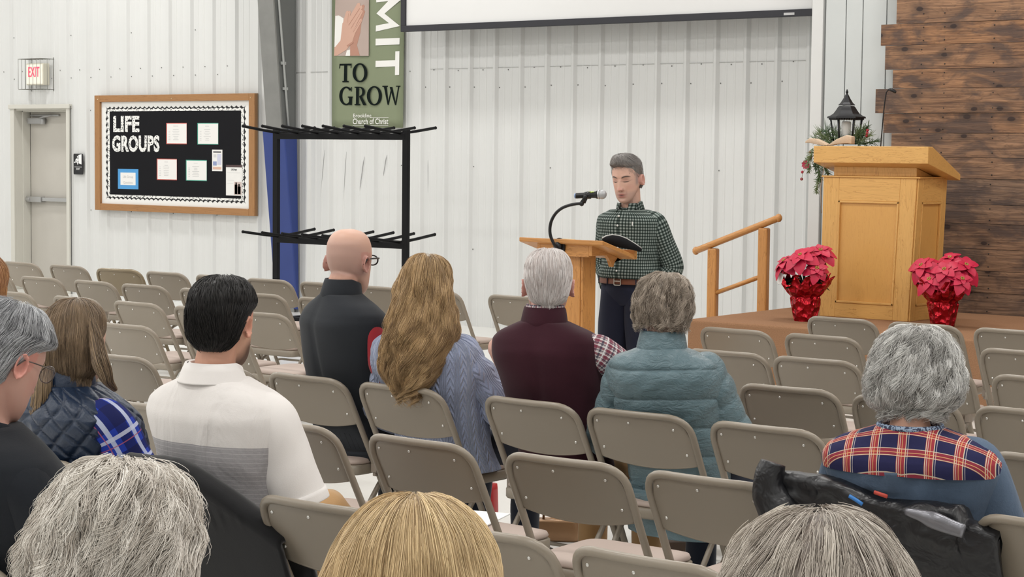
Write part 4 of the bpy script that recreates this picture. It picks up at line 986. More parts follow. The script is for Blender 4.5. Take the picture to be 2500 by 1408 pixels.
OCC = {(4, 2): 'the bald man in the charcoal jacket', (4, 3): 'the woman with long blonde hair', (4, 4): 'the white haired man in maroon', (4, 5): 'the woman in the teal puffer jacket',
       (6, 1): 'the dark haired man in the white polo', (6, 0): 'the woman in the navy quilted vest', (5, 6): 'the woman in the plaid denim shirt', (7, 0): 'the grey haired man with glasses',
       (8, 0): 'the woman with curly pale hair', (8, 1): 'the woman with straight blonde hair', (8, 2): 'the person with grey brown hair at the bottom', (5, 0): 'the red haired woman'}
ORD = ['first', 'second', 'third', 'fourth', 'fifth', 'sixth', 'seventh', 'eighth', 'ninth', 'tenth']
rc = random.Random(11); 
for ri, row in enumerate(ROWS):
    Yk = Y0R-SPR*ri; row[:] = [v-.018 for v in row]
    gap = max(range(1, len(row)), key=lambda i: row[i]-row[i-1]) if ri < 4 else None
    for ci, X in enumerate(row):
        rz = rc.uniform(-.035, .035)
        if chair_root is None: chair_root = build_chair(); c = chair_root; c.location = (X, Yk, 0); c.rotation_euler = (0, 0, rz)
        else: c = dup(chair_root, (X, Yk, 0), rz)
        rowname = ORD[ri]+' row'
        if ri == 0 and ci == 2:
            c.rotation_euler = (0, 0, .16)
            for ch in c.children:
                if ch.name.startswith(('tube_frame', 'back_panel')):
                    ch.data = ch.data.copy(); ch.data.materials[0] = m_tan_old
            lab = 'shinier golden tan folding chair turned slightly, among the empty front row'
        elif (ri, ci) in OCC: lab = 'tan metal folding chair under '+OCC[(ri, ci)]
        elif gap:
            if ci < gap: lab = 'empty tan folding chair, %s from the left in the %s, left block' % (ORD[ci], rowname)
            else: lab = 'empty tan folding chair, %s from the left in the %s, right block' % (ORD[ci-gap], rowname)
        else: 
            free = [j for j in range(len(row)) if (ri, j) not in OCC]; lab = 'empty tan folding chair, %s free one from the left in the %s' % (ORD[free.index(ci)], rowname)
        grp = 'empty tan folding chairs in rows' if (ri, ci) not in OCC else 'occupied tan folding chairs'
        tag(c, lab, 'chair', grp)
def chairpos(ri, ci): return ROWS[ri][ci], Y0R-SPR*ri

# ================================================================ PEOPLE
def cr(x, xs, ys):
    """smooth interpolation through (xs, ys)"""
    xs = np.array(xs, float); ys = np.array(ys, float); m = np.gradient(ys, xs)
    d = np.diff(ys)/np.diff(xs)
    m[1:-1] = np.where(d[:-1]*d[1:] > 0, 2*d[:-1]*d[1:]/(d[:-1]+d[1:]+1e-12), 0); m[0], m[-1] = d[0], d[-1]
    x = np.clip(x, xs[0], xs[-1]); i = np.clip(np.searchsorted(xs, x)-1, 0, len(xs)-2); h = xs[i+1]-xs[i]; t = (x-xs[i])/h
    return (2*t**3-3*t**2+1)*ys[i]+(t**3-2*t**2+t)*h*m[i]+(-2*t**3+3*t**2)*ys[i+1]+(t**3-t**2)*h*m[i+1]
HZ = [-.122, -.116, -.10, -.08, -.055, -.03, 0, .03, .06, .085, .105, .118, .124]
HWd = [.008, .026, .043, .055, .064, .070, .0745, .077, .0755, .069, .056, .035, .006]
HF = [.070, .079, .084, .086, .088, .089, .091, .093, .089, .079, .062, .040, .008]
HB = [.030, .025, .012, -.010, -.045, -.075, -.093, -.101, -.101, -.092, -.076, -.052, -.010]
def g(x, s): return np.exp(-(x/s)**2)
def head_surface(n_az=72, n_z=64, female=False):
    """head in its own frame: face +Y, up +Z, its right +X; returns a closed loft"""
    u = np.linspace(0, 1, n_z); z = -.122+.246*(1-np.cos(math.pi*u))/2
    az = np.linspace(0, 2*math.pi, n_az, endpoint=False)
    W, Fr, Bk = cr(z, HZ, HWd), cr(z, HZ, HF), cr(z, HZ, HB)
    A, Z = np.meshgrid(az, z); W = W[:, None]; Fr = Fr[:, None]; Bk = Bk[:, None]
    e = 0.97; sx = np.sign(np.sin(A))*np.abs(np.sin(A))**e; cyv = np.sign(np.cos(A))*np.abs(np.cos(A))**e
    mid = (Fr+Bk)/2; hd = (Fr-Bk)/2
    X = W*sx; Y = mid+hd*cyv
    fr = np.clip(np.cos(A), 0, 1)**1.2
    ax = np.abs(X)
    d = 0.0
    nose_t = np.clip((.022-Z)/.062, 0, 1)
    d = d+(.004+.020*nose_t)*np.exp(-(X/(.008+.007*nose_t))**2)*((Z < .03)*1.0)*np.where(Z < -.040, np.exp(-((Z+.040)/.008)**2), 1)*np.exp(-np.clip(Z-.012, 0, 1)**2/.0003)
    d = d+.006*g(ax-.013, .008)*g(Z+.038, .009)                       # nostril wings
    d = d+.005*g(Z-.032, .010)*g(ax-.028, .022)                       # brow
    d = d-.010*g(ax-.032, .014)*g(Z-.010, .012)                       # eye socket
    d = d+.0055*g(ax-.032, .011)*g(Z-.008, .0085)                     # closed lid
    d = d-.006*g(ax, .008)*g(Z-.018, .008)
    d = d+.004*g(ax-.045, .018)*g(Z+.022, .018)                       # cheek bones
    d = d+.0065*g(X, .022)*(g(Z+.066, .0055)+g(Z+.079, .0065))        # lips
    d = d-.004*g(X, .024)*g(Z+.0725, .002)
    d = d-.004*g(X, .02)*g(Z+.090, .006)
    d = d+.006*g(X, .02)*g(Z+.106, .011)                              # chin
    d = d-.003*g(ax-.055, .02)*g(Z+.06, .02)
    Y = Y+d*fr
    R = np.stack([X, Y, Z], -1)
    return R
def ear_rings(side):
    R = []
    for i, t in enumerate(np.linspace(0, 1, 7)):
        ring = []
        for j in range(18):
            a = 2*math.pi*j/18; ry, rz = .018*(1-.12*math.cos(a)*0), .031
            k_ = [.8, .95, 1.1, 1.08, .92, .7, .4][i]; out = [-.006, .008, .019, .0265, .0245, .015, .008][i]
            if math.sin(a) < -.5: k_ *= .86
            y = -.006+math.cos(a)*ry*k_-out*.62; zz_ = -.004+math.sin(a)*rz*k_+y*.15
            ring.append((side*(.066+out), y, zz_))
        R.append(ring)
    return R
def Rz(a): c, s = math.cos(a), math.sin(a); return np.array([[c, -s, 0], [s, c, 0], [0, 0, 1]])
def Rx(a): c, s = math.cos(a), math.sin(a); return np.array([[1, 0, 0], [0, c, -s], [0, s, c]])
def Ry(a): c, s = math.cos(a), math.sin(a); return np.array([[c, 0, s], [0, 1, 0], [-s, 0, c]])
def chain(mb, pts, rad, n=12, sub=4, flat=1.0):
    """tapered limb through joints with rounded ends"""
    pts = np.array(pts, float); t = np.arange(len(pts)); tt = np.linspace(0, len(pts)-1, (len(pts)-1)*sub+1)
    Q = np.stack([cr(tt, t, pts[:, i]) for i in range(3)], -1); r = cr(tt, t, np.array(rad, float))
    d0 = Q[0]-Q[1]; d0 /= np.linalg.norm(d0); d1 = Q[-1]-Q[-2]; d1 /= np.linalg.norm(d1)
    Q = np.vstack([Q[0]+d0*r[0]*.8, Q[0]+d0*r[0]*.45, Q, Q[-1]+d1*r[-1]*.45, Q[-1]+d1*r[-1]*.8]); r = np.r_[r[0]*.4, r[0]*.85, r, r[-1]*.85, r[-1]*.4]
    mb.tube(Q, r, n, flat=flat)
def hand(mb, wrist, fwd, palm_n, side, curl=.5, s=1.0):
    """palm and five fingers; side +1: thumb towards +cross(fwd, palm_n)"""
    f = np.array(fwd, float); f /= np.linalg.norm(f); n = np.array(palm_n, float); n -= f*n.dot(f); n /= np.linalg.norm(n); a = np.cross(f, n)*side; w = np.array(wrist, float)
    chain(mb, [w, w+f*.045*s, w+f*.085*s], [.026*s, .036*s, .034*s], 12, 3, .55)
    chain(mb, [w+f*.03*s+a*.018*s, w+f*.082*s+a*.026*s], [.016*s, .013*s], 8, 3); chain(mb, [w+f*.03*s-a*.018*s, w+f*.08*s-a*.026*s], [.016*s, .012*s], 8, 3)
    for i, (o, L) in enumerate(((.030, .070), (.0105, .080), (-.0105, .075), (-.030, .058))):
        b = w+f*.086*s+a*o*s; p = [b]; ang = curl*(.5+.1*i); d = f*math.cos(ang*.6)+n*math.sin(ang*.6); q = b
        for seg in (.45, .32, .23):
            q = q+d*L*seg*s; p.append(q); ang += curl*.75; d = f*math.cos(ang)+n*math.sin(ang)
        chain(mb, p, [.0095*s, .0088*s, .008*s, .0068*s], 8, 2)
    b = w+f*.022*s+a*.026*s; chain(mb, [b, b+(a*.022+f*.022+n*.008)*s, b+(a*.034+f*.046+n*.018)*s, b+(a*.034+f*.068+n*.026)*s], [.014*s, .0115*s, .0100*s, .008*s], 8, 2)
def remesh(o, vox, smooth=2, paint=None):
    m = o.modifiers.new('r', 'REMESH'); m.mode = 'VOXEL'; m.voxel_size = vox; m.use_smooth_shade = True
    if smooth: sm = o.modifiers.new('s', 'SMOOTH'); sm.iterations = smooth; sm.factor = .5
    dg = bpy.context.evaluated_depsgraph_get(); me = bpy.data.meshes.new_from_object(o.evaluated_get(dg)); old = o.data
    o.modifiers.clear(); o.data = me; mats = [x for x in old.materials]; me.materials.clear()
    for x in mats: me.materials.append(x)
    n = len(me.vertices); co = np.empty(n*3, np.float32); me.vertices.foreach_get('co', co); co = co.reshape(-1, 3).astype(float)
    if paint is not None:
        ca = me.color_attributes.new('Col', 'FLOAT_COLOR', 'POINT'); ca.data.foreach_set('color', np.c_[paint(co), np.ones(n)].astype(np.float32).ravel())
    me.polygons.foreach_set('use_smooth', np.ones(len(me.polygons), bool))
    return o
m_skin = attr_mat('skin', .48, .06, 180, .35, .06)
m_hair = NT('hair_strands'); _a = m_hair.n('Attribute', attribute_name='Col'); m_hair.l(_a.outputs['Color'], m_hair.b.inputs['Base Color']); m_hair.b.inputs['Roughness'].default_value = .42; m_hair.b.inputs['Specular IOR Level'].default_value = .45; m_hair = m_hair.m

FINE = .62
def hair(parent, HM, H, slices, c0, c1, n=4500, K=12, style='straight', L=(.10, .2), wave=0.0, wfreq=3.0, curl=0.0, rad=.0009, seed=0, lift=.004, face=0.0, tips=.3, clumps=260, t0max=.85, base_in=.004, swirl=.15, part=0.0, dark=.55, gray=None, lump=0.0):
    """hair volume from horizontal slices (z, half width, front y, back y, centre x); strands run down from the crown"""
    n = int(n*1.45); r = np.random.RandomState(seed); S = np.array(slices, float)
    idx = np.arange(len(S)); tt = np.linspace(0, len(S)-1, 60)
    D = np.stack([cr(tt, idx, S[:, i]) for i in range(5)], -1)
    seg = np.r_[0, np.cumsum(np.hypot(np.diff(D[:, 0]), np.maximum(np.abs(np.diff(D[:, 1])), np.abs(np.diff(D[:, 3])))))]; T = seg[-1]
    def pos(az, s, off):
        s = np.clip(s, 0, T); z = np.interp(s, seg, D[:, 0]); w = np.interp(s, seg, D[:, 1])+off; f = np.interp(s, seg, D[:, 2])+off; b = np.interp(s, seg, D[:, 3])-off; cx = np.interp(s, seg, D[:, 4])
        ca, sa = np.cos(az), np.sin(az); m = (f+b)/2; h_ = (f-b)/2
        return np.stack([cx+w*np.sign(sa)*np.abs(sa)**.92, m+h_*np.sign(ca)*np.abs(ca)**.92, z+off*np.clip(1-s/(T*.25+1e-6), 0, 1)], -1)
    # base volume
    na = 72; az = np.linspace(0, 2*math.pi, na, endpoint=False); ss = np.linspace(0, T, 70)
    lumpf = lambda a, s: lump*np.clip(s/T*3, 0, 1)*(np.sin(3*a+1.3*seed+4*s/T)*np.sin(s/T*7+seed)+.8*np.sin(7*a+2+seed-9*s/T)*np.sin(s/T*17+2*a)+.6*np.sin(13*a+seed+12*s/T)*np.sin(s/T*27-3*a))
    A, Sg = np.meshgrid(az, ss); B = pos(A, Sg, -base_in+lumpf(A, Sg))
    if style == 'curly':
        B = B+ (np.sin(A*9+Sg*90)*np.sin(Sg*120+A*4))[..., None]*.004*np.stack([np.sin(A), np.cos(A), A*0], -1)
    V = B.reshape(-1, 3) @ HM.T+H
    mb = MB(); mb.loft(V.reshape(70, na, 3), flip=True)
    o = mb.obj('hair', m_hair, parent)
    tone = .5+.5*np.sin(A*37+3*np.sin(Sg*20))*.6; cb = (np.array(c0)[None]*(dark)+(np.array(c1)-np.array(c0))[None]*.2*tone.reshape(-1, 1)*dark)  # base colour darkened under the strands, painting shade into the gaps
    # strands
    ncl = clumps; caz = r.rand(ncl)*2*math.pi; cph = r.rand(ncl)*6.28; ctone = r.rand(ncl); ct0 = (r.rand(ncl)**.7)*T*t0max; cwave = .6+.8*r.rand(ncl)
    ci = r.randint(0, ncl, n); a0 = caz[ci]+r.normal(size=n)*(.035 if style == 'curly' else .05); t0 = np.clip(ct0[ci]+r.normal(size=n)*(.005 if style == 'curly' else .012), 0, T*t0max)
    loose = r.rand(n) < (.16 if style == 'curly' else .3); a0 = np.where(loose, r.rand(n)*6.283, a0); t0 = np.where(loose, r.rand(n)**.8*T*t0max, t0)
    Ls = L[0]+(L[1]-L[0])*r.rand(n); k_ = np.linspace(0, 1, K)[None, :]
    s = t0[:, None]+Ls[:, None]*k_
    over = np.clip(s-T, 0, 1)
    ph = np.where(loose, r.rand(n)*6.28, cph[ci])[:, None]; cw = cwave[ci][:, None]
    
    wv = wave*cw*np.sin(wfreq*s/T*6.28+ph)*np.clip(s/T-.1, 0, 1)
    wloc = np.maximum(np.interp(s, seg, D[:, 1]), .03)
    azs = a0[:, None]+swirl*np.sin(a0*2+seed)[:, None]*k_*Ls[:, None]*4+wv/wloc
    off = lift*(r.rand(n)[:, None]-.4)+.5*wave*cw*np.cos(wfreq*s/T*6.28+ph)*np.clip(s/T-.1, 0, 1)
    if curl > 0:
        cyc = (.7+.9*np.where(loose, r.rand(n), ctone[::-1][ci]))[:, None]; q = cyc*6.28*k_+ph; am = curl*(.35+.9*k_**1.5)*(.7+.7*np.where(loose, r.rand(n), np.roll(ctone, 7)[ci])[:, None])
        azs = azs+am*(np.sin(q)-np.sin(ph))/wloc; off = off+am*(np.cos(q)*.7+.35); s = s+am*.35*np.sin(q*1.1+1)
    off = off+over*.0+lumpf(azs, s)
    Pn = pos(azs, s, off); Pn[..., 2] -= over*.4
    if style == 'curly': Pn = Pn+r.normal(size=(n, 1, 3))*.0016*(1-.5*k_[..., None])
    # keep strands out of the face
    if face > 0:
        aa = np.abs((azs+math.pi) % (2*math.pi)-math.pi); zn = Pn[..., 2]; bad = ((aa < face) & (zn < .062)).any(1); keep = ~bad
        Pn, ci2, t0, loose = Pn[keep], ci[keep], t0[keep], loose[keep]; n = len(Pn)
    else: ci2 = ci
    Pn = Pn+r.normal(size=(n, 1, 3))*.0012
    Pn = Pn @ HM.T+H
    Tn = np.gradient(Pn, axis=1); Tn /= np.linalg.norm(Tn, axis=2, keepdims=True)+1e-9
    ref = np.array([.3, .2, .93]); N1 = np.cross(Tn, ref); N1 /= np.linalg.norm(N1, axis=2, keepdims=True)+1e-9; N2 = np.cross(Tn, N1)
    R_ = (rad*FINE*(.7+.6*r.rand(n)))[:, None]*(1-(1-tips)*k_**3)
    Vs = np.stack([Pn+R_[..., None]*(math.cos(t)*N1+math.sin(t)*N2) for t in (0, 2.094, 4.189)], 2)   # n K 3 3
    Vs = Vs.reshape(-1, 3); base = (np.arange(n)*K*3)[:, None, None]+(np.arange(K-1)*3)[None, :, None]
    quads = []
    for j in range(3):
        j2 = (j+1) % 3; quads.append(np.stack([base+j, base+j2, base+3+j2, base+3+j], -1).reshape(-1, 4))
    Q = np.concatenate(quads)
    tn = np.clip(.75*np.where(loose, r.rand(n), ctone[ci2])+.35*r.rand(n), 0, 1)[:, None]
    col = np.array(c0)[None]*(1-tn)+np.array(c1)[None]*tn
    if gray is not None:
        gm = (r.rand(n) < gray[1])[:, None]; col = np.where(gm, np.array(gray[0])[None], col)
    col = np.repeat(col, K*3, 0)
    ca = o.data.color_attributes.new('Col', 'FLOAT_COLOR', 'POINT'); ca.data.foreach_set('color', np.c_[cb, np.ones(len(cb))].astype(np.float32).ravel())
    so = raw_mesh('hair_strands', Vs, Q, m_hair, col, o); so['kind'] = 'stuff'
    return o

TF = [0, .2, .45, .65, .8, .88, .93, .97, 1.0]
TWm = [.175, .170, .178, .198, .208, .202, .172, .118, .074]; TDm = [.125, .122, .124, .130, .128, .112, .096, .082, .072]
TWf = [.185, .160, .158, .172, .182, .176, .150, .100, .062]; TDf = [.125, .112, .115, .124, .120, .104, .088, .076, .064]
def torso_rings(P_, grow=0.0, nz=90, na=96, t0=0.0, t1=1.0, bulge=None):
    """P_: dict with base, neck (3-vectors), W and D profiles, mid (spine bow), yaw of the shoulders"""
    b, nk = np.array(P_['base'], float), np.array(P_['neck'], float); ts = np.linspace(t0, t1, nz)
    kk = np.clip((ts-.84)/.16, 0, 1); W = cr(ts, TF, P_['W'])*(P_.get('ws', 1)*(1-kk)+kk)+grow; Dp = cr(ts, TF, P_['D'])*(P_.get('ds', 1)*(1-kk)+kk)+grow
    az = np.linspace(0, 2*math.pi, na, endpoint=False); R = []
    for i, t in enumerate(ts):
        c = b+(nk-b)*t; c = c+np.array([0, P_.get('mid', 0)*math.sin(math.pi*min(1, t*1.05)), 0]); yaw = P_.get('yaw', 0)*min(1, t*1.3)
        ca, sa = np.cos(az), np.sin(az); e = .86
        x = W[i]*np.sign(sa)*np.abs(sa)**e; y = Dp[i]*np.sign(ca)*np.abs(ca)**e
        y = y+.010*np.exp(-(x/.02)**2)*(ca < 0)*math.sin(math.pi*t)      # furrow along the spine
        sl = P_.get('slope', 0); 
        if bulge is not None: m = 1+bulge(az, t, W[i])/np.hypot(x, y).clip(.05); x, y = x*m, y*m
        p = np.stack([x, y, x*sl], -1) @ Rz(yaw).T
        R.append(p+c)
    R = np.array(R); H = np.linalg.norm(nk-b)*(t1-t0)
    return R, (np.append(az, 2*math.pi)*.19, np.linspace(0, H, nz))
def planar_uv(o, fn):
    me = o.data; n = len(me.vertices); co = np.empty(n*3, np.float32); me.vertices.foreach_get('co', co); u, v = fn(co.reshape(-1, 3).astype(float)); li = np.empty(len(me.loops), np.int32); me.loops.foreach_get('vertex_index', li)
    me.uv_layers[0].data.foreach_set('uv', np.stack([u[li], v[li]], -1).astype(np.float32).ravel()); return o
def press_to_chair(root, rx=0.0):
    """clothes and body rest against the backrest instead of passing through it"""
    for o in root.children:
        if o.type != 'MESH' or o.name.startswith(('hair', 'glasses')): continue
        n = len(o.data.vertices); co = np.empty(n*3, np.float32); o.data.vertices.foreach_get('co', co); co = co.reshape(-1, 3)
        x, y, z = co.T.astype(float); zz_ = np.clip(z, .40, CH); ym = cy(zz_)+.020+bow(np.clip(x-rx, -.2, .2))*.7
        ym = np.where(z > .79, ym-(z-.79)*1.1, ym); m = (z > .46) & (z < .90) & (y < .40)
        co[:, 1] = np.where(m, np.maximum(y, ym), y); o.data.vertices.foreach_set('co', co.ravel()); o.data.update()
def side_objs(name, parts, mat, parent, wr):
    for R, uv, mi in parts: cloth_obj(name, [(R, uv, mi)], mat, parent, wr); wr = (wr[0], wr[1], wr[2]+1)
def limb_rings(pts, rad, nz=40, na=40, flat=1.0, bulge=None):
    pts = np.array(pts, float); t = np.arange(len(pts)); tt = np.linspace(0, len(pts)-1, nz); Q = np.stack([cr(tt, t, pts[:, i]) for i in range(3)], -1); r = cr(tt, t, np.array(rad, float))
    # soften the path so that elbows and knees bend smoothly
    for _ in range(3): Q[1:-1] = (Q[:-2]+2*Q[1:-1]+Q[2:])/4
    T = np.gradient(Q, axis=0); T /= np.linalg.norm(T, axis=1)[:, None]; N = np.cross(T[0], [0, 1, .2]); N /= np.linalg.norm(N); R = []
    L = np.r_[0, np.cumsum(np.linalg.norm(np.diff(Q, axis=0), axis=1))]; a = np.linspace(0, 2*math.pi, na, endpoint=False)
    for i in range(nz):
        N = N-T[i]*N.dot(T[i]); N /= np.linalg.norm(N); B = np.cross(T[i], N); rr_ = r[i]+(bulge(a, L[i]) if bulge else 0)*np.ones(na)
        R.append(Q[i]+(rr_*np.cos(a))[:, None]*N+(rr_*np.sin(a)*flat)[:, None]*B)
    return np.array(R), (np.append(a, 2*math.pi)*.055, L)
def wrinkle(R, amp, freq, seed, aniso=(1, 1, 1)):
    sh = R.shape; V = R.reshape(-1, 3); d = folds(V, amp, freq, seed, aniso).reshape(sh[:2]); c = R.mean(1, keepdims=True); n = R-c; n /= np.linalg.norm(n, axis=2, keepdims=True)+1e-9
    return R+n*d[..., None]
def cloth_obj(name, parts, mats, parent, wr=(.006, 14, 1), thick=.0):
    """parts: list of (rings, uv, material index)"""
    mb = MB()
    for i, (R, uv, mi) in enumerate(parts):
        mb.m = mi; mb.loft(wrinkle(R, wr[0], wr[1], wr[2]+i, (.8, .8, 1.2)), uv=uv, flip=True)
    return mb.obj(name, mats, parent)
def collar(name, P_, mat, parent, h=.045, r0=.078, r1=.068, rise=.01, back=0.0, open_=0.0, th=.004):
    """stand collar round the neck; higher behind"""
    nk = np.array(P_['neck'], float); R = []; n = 48; a = np.linspace(0, 2*math.pi, n, endpoint=False); ax = np.array(P_.get('neckdir', (0, .12, 1.0))); ax /= np.linalg.norm(ax)
    for (rad, z) in ((r0-.012, -.030), (r0-.002, -.014), (r0, 0), ((r0+r1)/2, h*.5), (r1, h*.93), (r1-.002, h), (r1-.007, h*.96), (r1-.007, 0), (r1-.007, -.03)):
        zz_ = z-np.clip(np.cos(a), 0, 1)*(.025+open_)*(1 if z > -.02 else 1.3)
        p = np.stack([rad*np.sin(a), rad*.98*np.cos(a)+back, np.zeros(n)], -1)+ax[None]*zz_[:, None]; R.append(p @ Rz(P_.get('yaw', 0)).T*1+nk)
    mb = MB(); mb.loft(np.array(R), flip=True, cap=False, uv=(np.append(a, 2*math.pi)*.075, [0, .023, .035, .058, .077, .08, .083, .12, .15])); return mb.obj(name, mat, parent)

m_shoe = P('shoe_dark', (.02, .018, .016), .5); m_sole = P('sole_black', (.01, .01, .01), .8)
m_navy = cloth('trousers_navy', (.013, .016, .034), .85, fold=.3, sheen=.05); m_khaki = cloth('trousers_khaki', (.42, .25, .11), .85, fold=.5, wb=.4); m_black = cloth('trousers_black', (.012, .012, .014), .85, fold=.3, sheen=.05); m_jean = cloth('jeans_dark', (.015, .02, .035), .85, fold=.3)

def person(label, head_px, Yh, body_yaw=0.0, head_yaw=0.0, pitch=0.0, roll=0.0, RX=0.0, hs=1.0, female=False, ws=1.0, ds=1.0, base_y=.30, base_z=.425, neckfwd=.035, neckdrop=.135, mid=.0, lean_x=0.0, bodygrow=-.02, kneex=0.0, kneez=.485, kneey=.66, swf=1.0,
           skin=((.62, .36, .27), (.60, .25, .19)), arms=None, trousers=None, vox=.006, standing=False, paint=None, legs=True, RY=None, headfn=None, yc=None):
    """all positions in metres; the root sits at the chair's rear top edge projected to the floor"""
    H = at(head_px[0], head_px[1], Yh)
    root = empty('person', (RX, RY, 0), 0, label, 'person')
    O = np.array([RX, RY, 0]); Hl = H-O
    HM = Rz(head_yaw) @ Rx(pitch) @ Ry(roll)
    S = Hl[2]
    nk = Hl+np.array([0, -neckfwd, 0]) @ Rz(0).T+np.array([0, 0, -neckdrop*hs])
    nk = Hl-Rz(body_yaw) @ np.array([0, neckfwd, 0])-np.array([0, 0, neckdrop*hs])
    Pm = dict(base=(lean_x, base_y, base_z), neck=tuple(nk), W=TWf if female else TWm, D=TDf if female else TDm, ws=ws, ds=ds, mid=mid, yaw=body_yaw)
    if female: pass
    B = np.array(Pm['base']); RB = Rz(body_yaw)
    up = nk-B; shz = B+up*.825
    sw_ = (.140 if female else .160)*ws*swf
    sh = {s: shz+RB @ np.array([s*sw_, .0, -.0]) for s in (-1, 1)}
    A = arms or {}
    path = {}
    for s in (-1, 1):
        d = A.get(s) or ((s*.235*ws, .10, -.27), (s*.12, .36, -.33))
        el = shz+RB @ np.array(d[0]); wr = shz+RB @ np.array(d[1]); path[s] = [sh[s], el, wr]
    # body
    mb = MB(); HR = head_surface()*hs
    mb.loft((HR.reshape(-1, 3) @ HM.T+Hl).reshape(HR.shape), flip=True)
    for s in (-1, 1):
        E = np.array(ear_rings(s))*hs; mb.loft((E.reshape(-1, 3) @ HM.T+Hl).reshape(E.shape), flip=(s < 0))
    nkt = Hl+HM @ np.array([0, -.03, -.05])*hs
    chain(mb, [nk+(0, 0, -.05), nk+(0, 0, .02), nkt], np.array([.075, .057, .051])*(.88 if female else 1)*hs, 16, 4)
    R, _ = torso_rings(Pm, bodygrow, 24, 32, .02, .98); mb.loft(R, flip=True)
    for s in (-1, 1):
        a, e, w_ = path[s]; chain(mb, [a, (a+e)/2, e, (e+w_)/2, w_], np.array([.05, .043, .037, .034, .025])*(.85 if female else 1), 12, 3)
        f = w_-e; hand(mb, w_, f/np.linalg.norm(f), (-s*.2, 0, -1), s, .7)
    hips = {}
    if not standing:
        kz = kneez
        for s in (-1, 1):
            hp_, kn, an = B+(s*.09, .02, .045), np.array([s*.13+lean_x+(kneex if s > 0 else 0), kneey, kz]), np.array([s*.13+lean_x+(kneex if s > 0 else 0)*.8, kneey-.02, .09]); hips[s] = (hp_, kn, an)
            chain(mb, [hp_, kn], [.07, .05], 12, 3); chain(mb, [kn, an], [.045, .035], 12, 3); chain(mb, [an+(0, -.03, -.03), an+(0, .14, -.055)], [.035, .028], 10, 3, .8)
    else:
        for s in (-1, 1):
            hp_, kn, an = B+(s*.085, .0, -.02), np.array([s*.10, .03, .48]), np.array([s*.11, -.01, .09]); hips[s] = (hp_, kn, an)
            chain(mb, [hp_, kn], [.075, .05], 12, 3); chain(mb, [kn, an], [.048, .035], 12, 3); chain(mb, [an+(0, -.03, -.03), an+(0, .14, -.055)], [.035, .028], 10, 3, .8)
    body = mb.obj('body', m_skin, root)
    base, red = np.array(skin[0]), np.array(skin[1])
    def pt(co):
        L_ = (co-Hl) @ HM/hs; x, y, z = L_.T; inh = (np.abs(z) < .14) & (np.linalg.norm(L_, axis=1) < .17)
        c = np.tile(base, (len(co), 1)); k_ = np.zeros(len(co))
        k_ += .5*g(np.abs(x)-.045, .02)*g(z+.03, .02)*(y > .03)+.9*g(x, .014)*g(z+.035, .014)*(y > .08)+.75*(np.abs(x) > .072)*(np.abs(z) < .04)+.25*(y < -.02)*(z < -.04)
        c = c*(1-k_.clip(0, 1)[:, None]*.7)+red*(k_.clip(0, 1)[:, None]*.7)
        lip = g(x, .017)*(g(z+.067, .0045)+g(z+.079, .0055))*(y > .07); c = c*(1-lip[:, None].clip(0, 1)*.75)+np.array((.42, .13, .12))*(lip[:, None].clip(0, 1)*.75)
        c = np.where(inh[:, None], c, base)
        if paint: c = paint(c, x, y, z, inh)
        return c
    remesh(body, vox, 4, pt)
    if trousers is not None:
        mb = MB()
        for s in (-1, 1):
            hp_, kn, an = hips[s]
            if not standing: pts = [hp_+(-s*.02, -.03, 0), (hp_*.5+kn*.5), kn+(0, 0, 0), (kn+an)/2, an+(0, 0, -.03)]; rad_ = [.10, .088, .072, .064, .06]
            else: pts = [hp_+(-s*.015, 0, .06), hp_*.5+kn*.5, kn, (kn+an)/2, an+(0, 0, -.04)]; rad_ = [.102, .092, .074, .070, .066]
            R, uv = limb_rings(pts, rad_, 44, 32); mb.loft(wrinkle(R, .005, 16, s+3), uv=uv, flip=True)
        if standing: R, uv = torso_rings(Pm, .005, 14, 48, 0, .14); mb.loft(wrinkle(R, .002, 10, 2), uv=uv, flip=True)
        else:
            R, uv = torso_rings(Pm, .004, 14, 48, -.0, .16); mb.loft(R, uv=uv, flip=True)
        mb.obj('trousers', trousers, root)
    for s in (-1, 1):
        an = hips[s][2]; mb = MB(); R = []
        for t, (w_, h_, dz) in zip(np.linspace(-.09, .19, 9), ((.022, .03, 0), (.036, .07, 0), (.038, .085, 0), (.036, .085, 0), (.038, .07, 0), (.044, .052, 0), (.046, .042, 0), (.040, .034, 0), (.018, .02, 0))):
            a = np.linspace(0, 2*math.pi, 16, endpoint=False); R.append(np.stack([an[0]+w_*np.cos(a), np.full(16, an[1]+t), .004+h_/2+h_/2*np.sin(a)], -1))
        mb.loft(np.array(R)); mb.obj('shoe', m_shoe, root)
    return dict(root=root, H=Hl, HM=HM, P=Pm, arms=path, hips=hips, nk=nk, shz=shz, RB=RB)
def sleeves(p, rad, mi, ws=1.0, end=1.0, uvs=None, cuff=True, bulge=None, start=.4):
    out = []
    for s in (-1, 1):
        a, e, w = p['arms'][s]; ins = a*(1-.0)+0*e; inn = a+(p['shz']-a)*start+np.array([0, 0, .012])
        rr_ = np.array(rad)*np.array([.80, .84, .92, 1, 1, 1][:len(rad)])
        if end >= 1: pts = [inn, a, (a+e)/2, e, (e+w)/2, w+(w-e)*.02]; r_ = rr_
        else: q = a+(e-a)*end; pts = [inn, a, (a+q)/2, q]; r_ = rr_[:4]
        R, uv = limb_rings(pts, r_, 50, 40, bulge=bulge); out.append((R, uv, mi))
    return out

